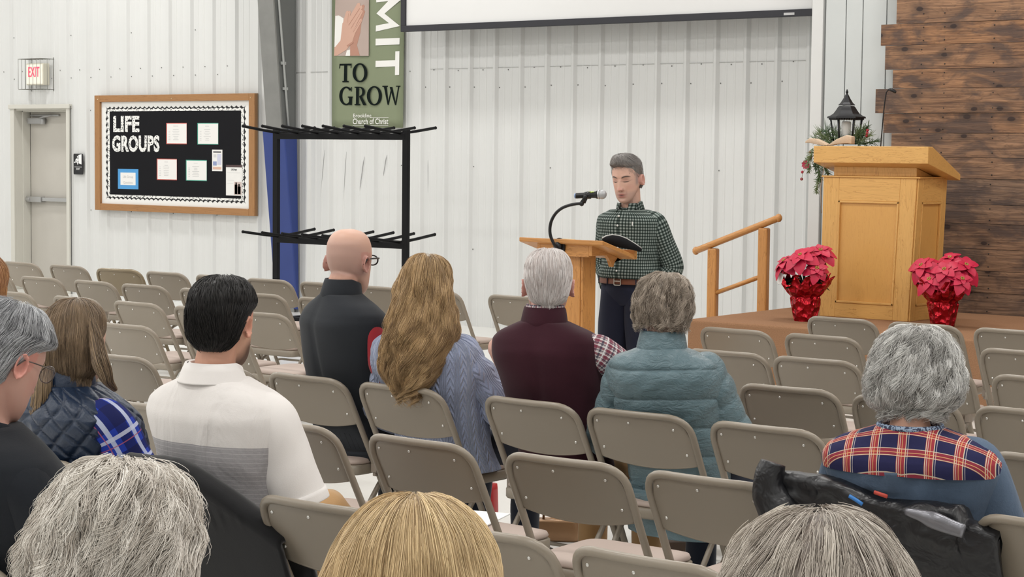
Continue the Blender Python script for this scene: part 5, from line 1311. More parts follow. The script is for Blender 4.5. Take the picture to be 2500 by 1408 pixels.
dg_ = math.radians
def short_slices(t=.012, top=.014, low=-.075, fr=.0):
    """close cut: follows the skull, ends at the nape; front pulled inside the face"""
    out = []
    for z, w, f, b in ((.124, .006, .004, -.014), (.118, .036, .042, -.054), (.105, .056, .062, -.077), (.085, .070, .078, -.096), (.06, .077, .088+fr, -.106), (.035, .077, .045, -.109), (.01, .073, .012, -.108), (-.015, .067, -.012, -.105), (-.035, .061, -.025, -.101), (-.053, .046, -.030, -.094), (low, .024, -.04, -.084)):
        out.append((z+(top if z > .1 else top*max(0, z)/.1), w+t*.5-.003, f+t*.4, b-t*.5+.003, 0))
    return out
def tuck(p, d=.045):
    _l = p['arms'][-1]; _l[0] = _l[0]+np.array([d, .03, -.03]); _l[1] = _l[1]+np.array([d+.02, .04, 0])
# 1 ---- bald man
p = person('bald man in charcoal vest and dark glasses sitting beside the long haired blonde', (853, 641), 5.82, dg_(-20), dg_(11), dg_(-4), dg_(0), RX=-5.36, RY=5.641, hs=1.12, ws=1.15, ds=1.15, vox=.004,
           skin=((.62, .38, .29), (.64, .28, .22)), arms={1: ((.27, .10, -.26), (.16, .36, -.30)), -1: ((-.25, .12, -.26), (-.12, .36, -.33))}, trousers=m_black, neckdrop=.112,
           paint=lambda c, x, y, z, inh: c*(1-(inh*np.clip((.075-z-.3*y)/.05, 0, 1)*np.clip((z+.055)/.015, 0, 1)*np.clip((.03-y)/.03, 0, 1))[:, None]*np.array([.24, .22, .16])))
m_char = cloth('charcoal_fleece', (.022, .025, .030), .95, .15, 260, .3, .08, fold=.35)
m_redk = cloth('red_knit', (.38, .03, .04), .9, fold=.3)
R, uv = torso_rings(p['P'], .012, 90, 96, .0, 1.0); cloth_obj('vest', [(R, uv, 0)], [m_char], p['root'], (.007, 9, 11))
tuck(p); side_objs('red_sleeve', sleeves(p, [.07, .076, .072, .062, .050, .04], 0), [m_redk], p['root'], (.006, 13, 21))
cu_ = MB(); a_, e_, w_ = p['arms'][1]; mid_ = (a_+e_)/2
R2, uv2 = limb_rings([a_*.5+e_*.5, e_*.95+a_*.05], [.074, .064], 12, 30)
collar('stand_collar', p['P'], m_char, p['root'], .062, .090, .078)
def glasses(p, hs=1.0, col=(.01, .01, .012), r=.0016, z0=.012, w=.026, h=.019, rim=True, metal=0.0, name='glasses'):
    m = P('glasses_frame', col, .3, metal); k = NT('lens'); k.b.inputs['Alpha'].default_value = .18; k.b.inputs['Roughness'].default_value = .05; k.b.inputs['Base Color'].default_value = (.7, .75, .8, 1)
    HM, H = p['HM'], p['H']; mb = MB(); ml = MB(); T = lambda q: HM @ (np.array(q)*hs)+H
    for s in (-1, 1):
        c = np.array((s*.034, .108, z0)); pts = [T(c+np.array((w*math.cos(a)*(1), -.006*abs(math.cos(a))*(1 if s*math.cos(a) > 0 else 0), h*math.sin(a)*(1 if math.sin(a) > 0 else .9)))) for a in np.linspace(0, 2*math.pi, 25)[:-1]]
        mb.tube(pts, r, 6, closed=True); ml.add(pts, [tuple(range(24))])
        mb.tube([T((s*(.034+w), .103, z0+.006)), T((s*.074, .085, z0+.009)), T((s*.083, .02, z0+.006)), T((s*.083, -.012, z0+.004)), T((s*.081, -.032, z0-.018))], r*1.15, 6)
    mb.tube([T((-.009, .110, z0+.004)), T((0, .113, z0+.008)), T((.009, .110, z0+.004))], r, 6)
    g_ = mb.obj(name, m, p['root']); ml.obj('lens', k.m, g_); return g_
glasses(p, 1.12, r=.0032)

# 2 ---- long haired blonde woman
p = person('woman with long wavy blonde hair in a pale blue cable knit sweater', (1043, 714), 5.80, dg_(14), dg_(30), dg_(-6), RX=-4.886, RY=5.641, female=True, hs=1.0, ws=1.12, ds=1.1, vox=.007,
           arms={1: ((.30, .13, -.26), (.16, .40, -.30)), -1: ((-.25, .12, -.26), (-.12, .36, -.33))}, trousers=m_jean)
k = NT('cable_knit_periwinkle'); tc = k.n('TexCoord'); sp = k.n('SeparateXYZ'); k.l(tc.outputs['UV'], sp.inputs[0])
u, v = sp.outputs[0], sp.outputs[1]; per = .058
fu = k.math('FRACT', k.math('DIVIDE', k.math('ADD', u, 5.0), per)); cab = k.math('SINE', k.math('MULTIPLY', fu, 6.2832)); inc = k.math('GREATER_THAN', cab, -.1)
br = k.math('SINE', k.math('ADD', k.math('MULTIPLY', v, 170.0), k.math('MULTIPLY', k.math('ABSOLUTE', k.math('SUBTRACT', fu, .27)), 22.0)))
rib = k.math('SINE', k.math('MULTIPLY', u, 900.0)); hgt = k.math('ADD', k.math('MULTIPLY', inc, k.math('ADD', k.math('MULTIPLY', br, .5), .6)), k.math('MULTIPLY', k.math('SUBTRACT', 1.0, inc), k.math('MULTIPLY', rib, .35)))
st = k.noise(k.coord('Object'), 240, 2); hgt = k.math('ADD', hgt, k.math('MULTIPLY', st, .5))
k.l(k.mix(k.math('MULTIPLY', hgt, .35, True), (.33, .39, .58), (.47, .54, .76)), k.b.inputs['Base Color']); k.b.inputs['Roughness'].default_value = .9; k.b.inputs['Sheen Weight'].default_value = .4; k.bump(hgt, .8, .012); m_knit = k.m
R, uv = torso_rings(p['P'], .026, 90, 96, .0, .985); cloth_obj('sweater', [(R, uv, 0)]+sleeves(p, [.075, .082, .078, .080, .066, .04], 0, bulge=lambda a, L: .012*np.sin(L*40)*np.sin(a+L*20)), [m_knit], p['root'], (.009, 12, 31))
S = [(.148, .006, .004, -.016, 0), (.142, .042, .042, -.07, 0), (.125, .068, .066, -.098, 0), (.10, .084, .084, -.118, 0), (.06, .097, .088, -.132, 0), (.02, .105, .052, -.142, 0), (-.03, .113, .03, -.150, 0), (-.08, .124, .012, -.158, .0), (-.14, .138, -.005, -.168, .0), (-.20, .142, -.03, -.178, -.01), (-.26, .128, -.055, -.180, -.02), (-.32, .110, -.08, -.178, -.03), (-.36, .080, -.10, -.172, -.03), (-.395, .045, -.115, -.160, -.04)]
hair(p['root'], p['HM'], p['H'], S, (.17, .095, .042), (.66, .45, .23), 9000, 26, L=(.18, .42), wave=.016, wfreq=4.5, curl=.0, rad=.0010, seed=2, lift=.014, face=1.1, clumps=130, t0max=.6, dark=.7, swirl=.05, lump=.008)
bkk = MB().box((-.10, -.13, 0), (.10, .13, .012)).obj('song_sheet', P('paper_w2', (.82, .82, .82), .7)); bkk.location = (-4.62, 6.07, .70); bkk.rotation_euler = (.5, .1, -.3); tag(bkk, 'white booklet held in the lap of the woman with blonde hair', 'booklet')

# 3 ---- white haired man
p = person('white haired man in a maroon vest over a plaid shirt', (1338, 700), 5.81, dg_(16), dg_(37), dg_(-4), RX=-4.28, RY=5.641, hs=1.1, ws=1.0, ds=1.08, vox=.004,
           neckdrop=.115, swf=1.24, skin=((.66, .40, .33), (.66, .28, .25)), arms={1: ((.335, .18, -.18), (.18, .44, -.24)), -1: ((-.17, .18, -.24), (-.08, .40, -.30))}, trousers=m_khaki)
m_mar = cloth('maroon_knit_vest', (.038, .008, .015), .92, .15, 200, .3, .1, fold=.3)
m_pl1 = plaid('maroon_check_shirt', (.55, .48, .48), [(0, .022, 0, .007, (.20, .03, .06), .8, 'MIX'), (1, .022, 0, .007, (.20, .03, .06), .8, 'MIX'), (0, .022, .011, .003, (.05, .05, .08), .8, 'MIX'), (1, .022, .011, .003, (.05, .05, .08), .8, 'MIX'), (0, .022, .004, .002, (.8, .8, .8), .8, 'MIX'), (1, .022, .004, .002, (.8, .8, .8), .8, 'MIX')])
R, uv = torso_rings(p['P'], .014, 90, 96, .0, 1.0); cloth_obj('vest', [(R, uv, 0)], [m_mar], p['root'], (.006, 9, 41))
tuck(p, .07); side_objs('shirt_sleeve', sleeves(p, [.066, .078, .076, .070, .055, .038], 0), [m_pl1], p['root'], (.008, 18, 45))
collar('stand_collar', p['P'], m_mar, p['root'], .055, .090, .080); collar('shirt_collar', p['P'], m_pl1, p['root'], .064, .080, .073)
mb = MB(); R, uv = torso_rings(p['P'], .012, 5, 64, .045, .075); mb.loft(R, uv=uv, flip=True); mb.obj('belt', m_gn, p['root'])
hair(p['root'], p['HM'], p['H'], [(z*1.1, w*1.1, f*1.1, b*1.1, c) for z, w, f, b, c in short_slices(.014, .008, -.062)], (.60, .52, .49), (.93, .90, .88), 5500, 9, L=(.02, .055), wave=.0, rad=.0009, seed=3, lift=.004, face=1.0, clumps=500, t0max=.97, dark=.92)

# 4 ---- teal puffer
p = person('woman with short wavy grey brown hair in a teal quilted puffer jacket', (1622, 768), 5.80, dg_(22), dg_(26), dg_(-8), RX=-3.765, RY=5.641, female=True, hs=1.0, ws=1.0, ds=1.08, vox=.004, neckdrop=.112,
           skin=((.62, .38, .30), (.62, .27, .22)), arms={1: ((.27, .10, -.27), (.17, .36, -.30)), -1: ((-.25, .12, -.26), (-.12, .36, -.33))}, trousers=m_jean)
k = NT('teal_nylon'); k.b.inputs['Base Color'].default_value = (.10, .165, .19, 1); k.b.inputs['Roughness'].default_value = .36; k.b.inputs['Sheen Weight'].default_value = .15
cn = k.noise(k.coord('Object', (1, 1, 2.2)), 26, 4, .6, .8); k.bump(cn, .7, .012); m_teal = k.m
def puff(az, t, W): 
    q = (t*5.4+.3+.06*np.sin(az*2)); f = q % 1.0; sidecut = np.exp(-((np.abs(az-math.pi)-1.95)/.06)**2)
    return (.015*np.clip(np.sin(math.pi*f), 0, 1)**.35-.002)*(1-.7*sidecut)*(1 if t < .9 else (1-t)*10)
R, uv = torso_rings(p['P'], .020, 190, 120, .0, 1.0, puff)
def puff2(a, L): f = (L*12.0) % 1.0; return .010*max(0, math.sin(math.pi*f))**.35
def crinkle(R, s): return wrinkle(wrinkle(R, .0035, 45, s, (1.2, 1.2, .6)), .004, 16, s+1)
sl_ = []
for (Rr, uvv, mi) in sleeves(p, [.070, .074, .070, .064, .052, .042], 0):
    sl_.append((Rr, uvv, mi))
sl_ = []
for s in (-1, 1):
    a, e, w = p['arms'][s]; inn = a+(p['shz']-a)*.35; Rr, uvv = limb_rings([inn, a, (a+e)/2, e, (e+w)/2, w], [.06, .070, .066, .060, .05, .04], 140, 44, bulge=puff2); sl_.append((Rr, uvv, 0))
mb = MB(); 
for Rr, uvv, _m in [(R, uv, 0)]+sl_: mb.loft(crinkle(Rr, 51), uv=uvv, flip=True)
mb.obj('puffer_jacket', m_teal, p['root'])
collar('jacket_collar', p['P'], m_teal, p['root'], .06, .092, .080, th=.01)
R, uv = torso_rings(p['P'], .035, 60, 80, -.22, .06, lambda az, t, W: .012*np.sqrt(np.clip(np.sin(math.pi*((az*6/3.14) % 1)), 0, 1))); mb = MB(); mb.loft(crinkle(R, 55), uv=uv, flip=True); mb.obj('jacket_hem', m_teal, p['root'])
S = [(.150, .006, .006, -.012, 0), (.144, .045, .05, -.055, 0), (.128, .078, .078, -.09, 0), (.10, .097, .094, -.112, 0), (.065, .108, .092, -.124, 0), (.03, .112, .045, -.126, 0), (-.005, .108, .025, -.120, 0), (-.04, .095, .005, -.108, 0), (-.075, .078, -.01, -.092, 0), (-.105, .058, -.022, -.074, 0), (-.125, .040, -.028, -.058, 0)]
S = [(z_*1.0, w_*.93, f_*.93, b_*.93, 0) for z_, w_, f_, b_, c_ in S[:-3]]
hair(p['root'], p['HM'], p['H'], S, (.13, .095, .065), (.60, .51, .42), 8000, 15, style='curly', L=(.06, .10), curl=.0085, rad=.0009, seed=4, lift=.006, face=1.0, clumps=200, t0max=.93, dark=.7, swirl=.4, lump=.004)

# 5 ---- man in the white polo
p = person('man with short black hair and beard in a white polo shirt with grey band', (545, 792), 3.80, dg_(4), dg_(20), dg_(-3), RX=-3.95, RY=3.615, kneex=.06, kneez=.56, kneey=.76, hs=1.05, ws=1.12, ds=1.08, vox=.006,
           skin=((.60, .345, .245), (.60, .25, .18)), arms={1: ((.26, .05, -.26), (.17, .30, -.34)), -1: ((-.22, .10, -.26), (-.12, .36, -.33))}, trousers=m_khaki,
           paint=lambda c, x, y, z, inh: c*(1-(inh*np.clip((y-.0)/.03, 0, 1)*np.clip((-.03-z)/.03, 0, 1)*(np.abs(x) < .08))[:, None]*.8))
k = NT('polo_white_knit'); tc = k.n('TexCoord'); sp = k.n('SeparateXYZ'); k.l(tc.outputs['UV'], sp.inputs[0]); v = sp.outputs[1]
hv = k.noise(k.coord('UV', (60, 900, 1)), 1.0, 3); band = k.math('MULTIPLY', k.math('LESS_THAN', v, .472), k.math('GREATER_THAN', v, .0)); thin = k.math('LESS_THAN', k.math('FRACT', k.math('MULTIPLY', v, 75.0)), .12)
gcol = k.mix(hv, (.24, .23, .24), (.52, .50, .51)); gcol = k.mix(k.math('MULTIPLY', thin, .35), gcol, (.75, .73, .73))
k.l(k.mix(band, (.74, .705, .68), gcol), k.b.inputs['Base Color']); k.b.inputs['Roughness'].default_value = .9; k.b.inputs['Sheen Weight'].default_value = .2
k.bump(k.math('ADD', k.noise(k.coord('Object', (1, 1, .35)), 9, 3, .5, 1.0), k.math('MULTIPLY', k.noise(k.coord(), 300, 1), .03)), .7, .02); m_polo = k.m
m_polow = cloth('polo_white_plain', (.76, .725, .70), .9, .04, 300, .3, .2, fold=.35)
R, uv = torso_rings(p['P'], .014, 100, 96, -.02, .99); cloth_obj('polo_shirt', [(R, uv, 0)], [m_polo], p['root'], (.007, 9, 61))
side_objs('short_sleeve', sleeves(p, [.075, .084, .080, .078], 0, end=.92), [m_polow], p['root'], (.005, 14, 66))
for s in (-1, 1):
    mb = MB()
    a, e, w = p['arms'][s]; d = (e-a)/np.linalg.norm(e-a); q = a+(e-a)*.93; Rr, uvv = limb_rings([q-d*.028, q, q+d*.004], [.083, .084, .0825], 6, 40); mb.loft(Rr, flip=True); mb.obj('sleeve_cuff', m_polow, p['root'])
collar('polo_collar', p['P'], m_polow, p['root'], .040, .088, .078); 
nk = p['nk']; mb = MB(); R_ = []; n = 48; a = np.linspace(0, 2*math.pi, n, endpoint=False)
for rad, z in ((.078, .038), (.084, .040), (.094, .018), (.106, -.012), (.108, -.016), (.102, -.016), (.09, .008)):
    R_.append(np.stack([rad*np.sin(a), rad*.98*np.cos(a), z-np.clip(np.cos(a), 0, 1)*.05], -1)+nk)
mb.loft(np.array(R_), flip=True, cap=False); mb.obj('collar_fold', m_polow, p['root'])
hair(p['root'], p['HM'], p['H'], [(z*1.05, w*1.05, f*1.05, b*1.05, c) for z, w, f, b, c in short_slices(.020, .008, -.070)], (.006, .0055, .006), (.024, .021, .019), 9000, 7, L=(.012, .026), wave=0, rad=.0010, seed=5, lift=.008, face=.85, clumps=700, t0max=.93, dark=.9, swirl=.6)

# 6 ---- navy quilted vest
p = person('woman with long straight brown hair in a navy quilted vest over blue plaid', (190, 838), 3.79, dg_(-12), dg_(14), dg_(-2), dg_(0), RX=-4.573, RY=3.615, female=True, hs=1.0, ws=1.2, ds=1.15, vox=.006, neckdrop=.12, swf=1.14,
           skin=((.66, .42, .33), (.64, .28, .23)), arms={1: ((.27, .13, -.26), (.15, .38, -.30)), -1: ((-.25, .12, -.26), (-.12, .36, -.33))}, trousers=m_jean)
k = NT('navy_nylon'); k.b.inputs['Base Color'].default_value = (.010, .022, .050, 1); k.b.inputs['Roughness'].default_value = .42; k.bump(k.noise(k.coord(), 30, 4), .45, .01); m_nav = k.m
def diamond(az, t, W):
    u_, v_ = az*.19, t*.60; a = np.abs(((u_+v_)/.085) % 1-.5)*2; b = np.abs(((u_-v_)/.085) % 1-.5)*2; e = np.minimum(1-a, 1-b); e2 = np.minimum(a, b)
    return .014*np.clip(np.minimum(1-a, 1-b)*2.6, 0, 1)**.5-.004
R, uv = torso_rings(p['P'], .022, 200, 200, .0, 1.0, diamond); cloth_obj('quilted_vest', [(R, uv, 0)], [m_nav], p['root'], (.004, 10, 71))
m_bp = plaid('royal_blue_plaid', (.018, .045, .36), [(0, .095, 0, .03, (.01, .012, .06), .75, 'MIX'), (1, .095, .02, .03, (.01, .012, .06), .75, 'MIX'), (0, .095, .05, .012, (.55, .60, .75), .75, 'MIX'), (1, .095, .07, .010, (.60, .64, .78), .75, 'MIX'), (0, .095, .03, .003, (.4, .1, .15), .8, 'MIX'), (1, .095, .045, .003, (.4, .1, .15), .8, 'MIX')])
side_objs('plaid_sleeve', sleeves(p, [.07, .082, .076, .066, .054, .04], 0), [m_bp], p['root'], (.008, 15, 75))
collar('vest_collar', p['P'], m_nav, p['root'], .055, .090, .080)
S = [(.136, .005, .004, -.012, 0), (.131, .036, .04, -.055, 0), (.115, .060, .066, -.085, 0), (.09, .077, .085, -.104, 0), (.05, .088, .080, -.116, 0), (.01, .094, .045, -.122, 0), (-.04, .097, .034, -.118, 0), (-.075, .092, .02, -.106, 0), (-.095, .075, .0, -.09, 0)]
hair(p['root'], p['HM'], p['H'], S, (.075, .048, .030), (.33, .23, .14), 8000, 16, L=(.12, .26), wave=.003, wfreq=2.5, rad=.0008, seed=6, lift=.006, face=1.15, clumps=220, t0max=.55, dark=.75, swirl=.06, lump=.002)
# two locks that fall in front of the shoulders
def lock(p, pts, rads, c0, c1, n, seed, wave=.004, rad=.0012, flat=.6):
    r = np.random.RandomState(seed); pts = np.array(pts, float); K = 18; t = np.linspace(0, len(pts)-1, K); Q = np.stack([cr(t, np.arange(len(pts)), pts[:, i]) for i in range(3)], -1) @ p['HM'].T+p['H']; R_ = cr(t, np.arange(len(rads)), np.array(rads))
    mb = MB(); mb.tube(Q, R_*.85, 12, flat=flat); o = mb.obj('hair_lock', m_hair, p['root']); nv = len(o.data.vertices)
    ca = o.data.color_attributes.new('Col', 'FLOAT_COLOR', 'POINT'); ca.data.foreach_set('color', np.tile(np.r_[np.array(c0)*.8, 1], nv).astype(np.float32))
    T = np.gradient(Q, axis=0); T /= np.linalg.norm(T, axis=1)[:, None]; N = np.cross(T, [0.2, 1, .1]); N /= np.linalg.norm(N, axis=1)[:, None]; B = np.cross(T, N)
    a = r.rand(n)*6.283; q = np.sqrt(r.rand(n))*1.05; ph = r.rand(n)*6
    Pn = Q[None]+(R_[None]*(q*np.cos(a))[:, None]+wave*np.sin(np.linspace(0, 9, K)[None]+ph[:, None]))[..., None]*N[None]+(R_[None]*flat*(q*np.sin(a))[:, None])[..., None]*B[None]
    Rr = (rad*(.7+.6*r.rand(n)))[:, None]*np.ones((1, K)); V = np.stack([Pn+Rr[..., None]*(math.cos(x)*N[None]+math.sin(x)*B[None]) for x in (0, 2.094, 4.189)], 2).reshape(-1, 3)
    base = (np.arange(n)*K*3)[:, None, None]+(np.arange(K-1)*3)[None, :, None]; Fq = np.concatenate([np.stack([base+j, base+(j+1) % 3, base+3+(j+1) % 3, base+3+j], -1).reshape(-1, 4) for j in range(3)])
    tn = r.rand(n)[:, None]; col = np.repeat(np.array(c0)*(1-tn)+np.array(c1)*tn, K*3, 0); s_ = raw_mesh('hair_strands', V, Fq, m_hair, col, o); s_['kind'] = 'stuff'
HMi = np.linalg.inv(p['HM'])
def hl(p, x, y, Y): return np.linalg.inv(p['HM']) @ (at(x, y, Y)-np.array(p['root'].location)-p['H'])
lock(p, [hl(p, 222, 780, 3.77), hl(p, 236, 835, 3.75), hl(p, 246, 885, 3.73), hl(p, 259, 920, 3.74), hl(p, 280, 950, 3.78)], [.012, .022, .026, .020, .008], (.085, .055, .035), (.33, .23, .14), 900, 61, .003, .0009, .9)
lock(p, [hl(p, 128, 800, 3.72), hl(p, 118, 880, 3.70), hl(p, 105, 960, 3.66), hl(p, 92, 1010, 3.66), hl(p, 84, 1028, 3.68)], [.025, .032, .036, .028, .012], (.085, .055, .035), (.36, .25, .14), 1300, 62, .004, .0009, .8)

# 7 ---- plaid yoke
p = person('woman with curly silver hair in a denim shirt with red and navy plaid yoke', (2235, 930), 4.78, dg_(14), dg_(24), dg_(-10), RX=-2.318, RY=4.628, female=True, hs=1.02, ws=1.22, ds=1.15, vox=.006, bodygrow=-.004,
           skin=((.62, .37, .27), (.62, .30, .23)), arms={1: ((.27, .08, -.28), (.2, .34, -.32)), -1: ((-.25, .08, -.27), (-.14, .34, -.33))}, trousers=m_jean, neckdrop=.112, neckfwd=.055)
m_yoke = plaid('red_navy_plaid', (.022, .022, .075), [(0, .074, 0, .024, (.42, .045, .045), .75, 'MIX'), (1, .062, .0, .022, (.42, .045, .045), .6, 'MIX'), (0, .074, -.001, .0022, (.70, .62, .45), .85, 'MIX'), (0, .074, -.006, .0018, (.70, .62, .55), .7, 'MIX'), (0, .074, -.022, .0022, (.70, .62, .45), .85, 'MIX'), (0, .074, -.028, .0018, (.65, .6, .6), .6, 'MIX'), (0, .074, -.012, .0018, (.75, .45, .2), .7, 'MIX'), (1, .062, -.001, .0022, (.70, .58, .38), .85, 'MIX'), (1, .062, -.010, .002, (.75, .45, .2), .8, 'MIX'), (1, .062, -.021, .0022, (.70, .6, .45), .8, 'MIX')])
m_den = cloth('denim_chambray', (.085, .125, .19), .85, .45, 240, .8, .1, fold=1.6)
R, uv = torso_rings(p['P'], .017, 60, 96, .0, .79, lambda az, t, W: .007*np.sin(az*22)*np.exp(-((az-math.pi)/.35)**2)*np.clip(t/.7, 0, 1)+.001)
R2, uv2 = torso_rings(p['P'], .0225, 40, 110, .772, 1.0)
cloth_obj('denim_shirt', [(R, uv, 0)]+sleeves(p, [.068, .078, .072, .066, .055, .04], 0), [m_den], p['root'], (.006, 13, 81)); 
mb = MB(); mb.loft(wrinkle(R2, .003, 9, 85), uv=uv2, flip=True, cap=False); _yk = mb.obj('plaid_yoke', m_yoke, p['root']); _c, _s = math.cos(dg_(14)), math.sin(dg_(14)); planar_uv(_yk, lambda c: ((c[:, 0]-p['nk'][0])*_c+(c[:, 1]-p['nk'][1])*_s+.012, c[:, 2]*.85+.75*(-(c[:, 0]-p['nk'][0])*_s+(c[:, 1]-p['nk'][1])*_c)))
nk = p['nk']; mb = MB(); a = np.linspace(0, 2*math.pi, 60, endpoint=False); Wn = TWf[-1]+.021; Dn = TDf[-1]+.021
cN = nk; pts_ = [cN+Rz(dg_(14)) @ np.array((Wn*math.sin(q), Dn*math.cos(q), .0)) for q in a]; mb.tube(pts_, .008, 8, closed=True)
k = NT('woven_neck_trim'); k.l(k.mix(k.math('GREATER_THAN', k.noise(k.coord(), 130, 1), .5), (.28, .36, .48), (.04, .05, .09)), k.b.inputs[0]); k.b.inputs['Roughness'].default_value = .9
mb.obj('neck_trim', k.m, p['root'])
S = [(.150, .006, .006, -.012, 0), (.145, .05, .05, -.06, 0), (.130, .086, .08, -.095, 0), (.10, .108, .10, -.118, 0), (.06, .124, .10, -.134, 0), (.02, .134, .06, -.142, 0), (-.02, .138, .04, -.143, 0), (-.055, .130, .02, -.136, 0), (-.075, .112, .0, -.118, 0), (-.088, .088, -.015, -.10, 0)]
S = [(z_*.97, w_*.90, f_*.9, b_*.9, 0) for z_, w_, f_, b_, c_ in S]
hair(p['root'], p['HM'], p['H'], S, (.25, .235, .215), (.86, .85, .82), 11000, 17, style='curly', L=(.06, .11), curl=.0095, rad=.0009, seed=7, lift=.008, face=1.0, clumps=210, t0max=.93, dark=.62, swirl=.3, lump=.005)
sg = MB(); T = lambda q: p['HM'] @ np.array(q)*1.02+p['H']
for s in (-1, 1):
    sg.tube([T((s*.036+.026*math.cos(q), .040+.004*math.cos(q), .143+.010*math.sin(q))) for q in np.linspace(0, 6.283, 20)[:-1]], .003, 6, closed=True); sg.tube([T((s*.062, .036, .145)), T((s*.086, .005, .128)), T((s*.100, -.02, .098))], .0025, 6)
sg.tube([T((-.012, .042, .145)), T((.012, .042, .145))], .0025, 6); sg.obj('glasses_on_head', P('glasses_pearl', (.75, .73, .70), .3), p['root'])

# 8 ---- man with glasses
p = person('grey haired man in profile with wire glasses and black sweatshirt', (6, 886), 2.76, dg_(-20), dg_(3), dg_(-22), dg_(2), RX=-3.64, RY=2.602, hs=1.02, ws=1.15, ds=1.1, vox=.005,
           skin=((.54, .31, .25), (.60, .22, .18)), arms={1: ((.26, .14, -.26), (.14, .38, -.30))}, trousers=m_jean, neckfwd=.05)
m_blk2 = cloth('black_sweatshirt', (.011, .013, .017), .95, .2, 220, .35, .06, fold=.4)
R, uv = torso_rings(p['P'], .016, 90, 96, .0, 1.0); cloth_obj('sweatshirt', [(R, uv, 0)]+sleeves(p, [.075, .084, .074, .066, .054, .042], 0), [m_blk2], p['root'], (.007, 10, 91)); collar('neckband', p['P'], m_blk2, p['root'], .018, .086, .078)
hair(p['root'], p['HM'], p['H'], short_slices(.026, .018, -.07, .010), (.12, .12, .13), (.70, .71, .73), 10000, 11, L=(.03, .06), wave=.004, wfreq=4, rad=.0007, seed=9, lift=.010, face=.8, clumps=420, t0max=.93, dark=.6, swirl=.5, lump=.003)
glasses(p, 1.02, (.12, .10, .09), .0013, .008, .027, .021, metal=.6)

# 9 ---- curly pale hair, foreground
p = person('woman with big curly pale grey hair, head at the lower left', (292, 1402), 1.78, dg_(0), dg_(20), dg_(-8), RX=-2.08, RY=1.59, female=True, hs=1.0, ws=1.1, vox=.006,
           skin=((.66, .40, .33), (.66, .30, .25)), arms={1: ((.30, .08, -.20), (.165, .215, .045)), -1: ((-.25, .12, -.26), (-.12, .36, -.33))}, trousers=m_jean)
m_gsw = cloth('grey_sweater', (.25, .24, .24), .9, fold=.3)
R, uv = torso_rings(p['P'], .016, 60, 64, .0, .99); cloth_obj('sweater', [(R, uv, 0)]+sleeves(p, [.07, .078, .07, .062, .05, .04], 0), [m_gsw], p['root'], (.006, 12, 101))
S = [(.165, .006, .006, -.012, 0), (.160, .05, .055, -.06, 0), (.145, .088, .085, -.095, 0), (.115, .112, .108, -.122, 0), (.075, .128, .11, -.138, 0), (.03, .136, .065, -.146, 0), (-.02, .138, .04, -.148, 0), (-.07, .134, .02, -.144, 0), (-.12, .12, .0, -.130, 0), (-.15, .10, -.01, -.11, 0)]
S = [(z_-.006, w_*.82, f_*.84, b_*.84, 0) for z_, w_, f_, b_, c_ in S]
hair(p['root'], p['HM'], p['H'], S, (.42, .36, .30), (.95, .91, .84), 15000, 20, style='curly', L=(.07, .14), curl=.0095, rad=.0008, seed=10, lift=.014, face=1.0, clumps=260, t0max=.9, dark=.7, swirl=.5, lump=.007)

# 10 ---- straight blonde, foreground
p = person('woman with straight highlighted blonde hair, head at the bottom centre', (1010, 1497), 1.78, dg_(10), dg_(34), dg_(-6), RX=-1.54, RY=1.59, female=True, hs=1.0, ws=1.05, vox=.007, trousers=m_jean)
R, uv = torso_rings(p['P'], .016, 60, 64, .0, .99); cloth_obj('sweater', [(R, uv, 0)]+sleeves(p, [.07, .078, .07, .062, .05, .04], 0), [m_char], p['root'], (.006, 12, 111))
S = [(.146, .004, .004, -.010, 0), (.142, .034, .04, -.05, 0), (.129, .060, .064, -.078, 0), (.105, .083, .083, -.10, 0), (.07, .100, .088, -.116, 0), (.02, .112, .05, -.124, 0), (-.04, .117, .035, -.128, 0), (-.11, .114, .02, -.126, 0), (-.17, .10, .0, -.115, 0)]
hair(p['root'], p['HM'], p['H'], S, (.24, .14, .06), (.84, .64, .36), 13000, 18, L=(.16, .30), wave=.005, wfreq=2.2, rad=.0006, seed=12, lift=.006, face=1.0, clumps=150, t0max=.28, dark=.7, swirl=.07, lump=.003)

# 11 ---- grey brown, foreground right
p = person('person with wavy grey brown hair, head cut off at the lower right', (1995, 1578), 1.85, dg_(10), dg_(30), dg_(-6), RX=-1.0, RY=1.59, female=True, hs=1.0, ws=1.05, vox=.007, trousers=m_jean)
R, uv = torso_rings(p['P'], .016, 60, 64, .0, .99); cloth_obj('sweater', [(R, uv, 0)]+sleeves(p, [.07, .078, .07, .062, .05, .04], 0), [m_gsw], p['root'], (.006, 12, 121))
S = [(.150, .004, .004, -.010, 0), (.146, .038, .04, -.055, 0), (.132, .066, .07, -.085, 0), (.105, .088, .09, -.108, 0), (.07, .104, .09, -.122, 0), (.02, .114, .05, -.13, 0), (-.04, .117, .03, -.132, 0), (-.10, .11, .01, -.125, 0), (-.14, .09, .0, -.11, 0)]
hair(p['root'], p['HM'], p['H'], S, (.20, .155, .125), (.70, .64, .56), 12000, 17, style='curly', L=(.09, .17), wave=.006, wfreq=3, curl=.004, rad=.0006, seed=13, lift=.008, face=1.0, clumps=200, t0max=.8, dark=.7, swirl=.4, lump=.004)

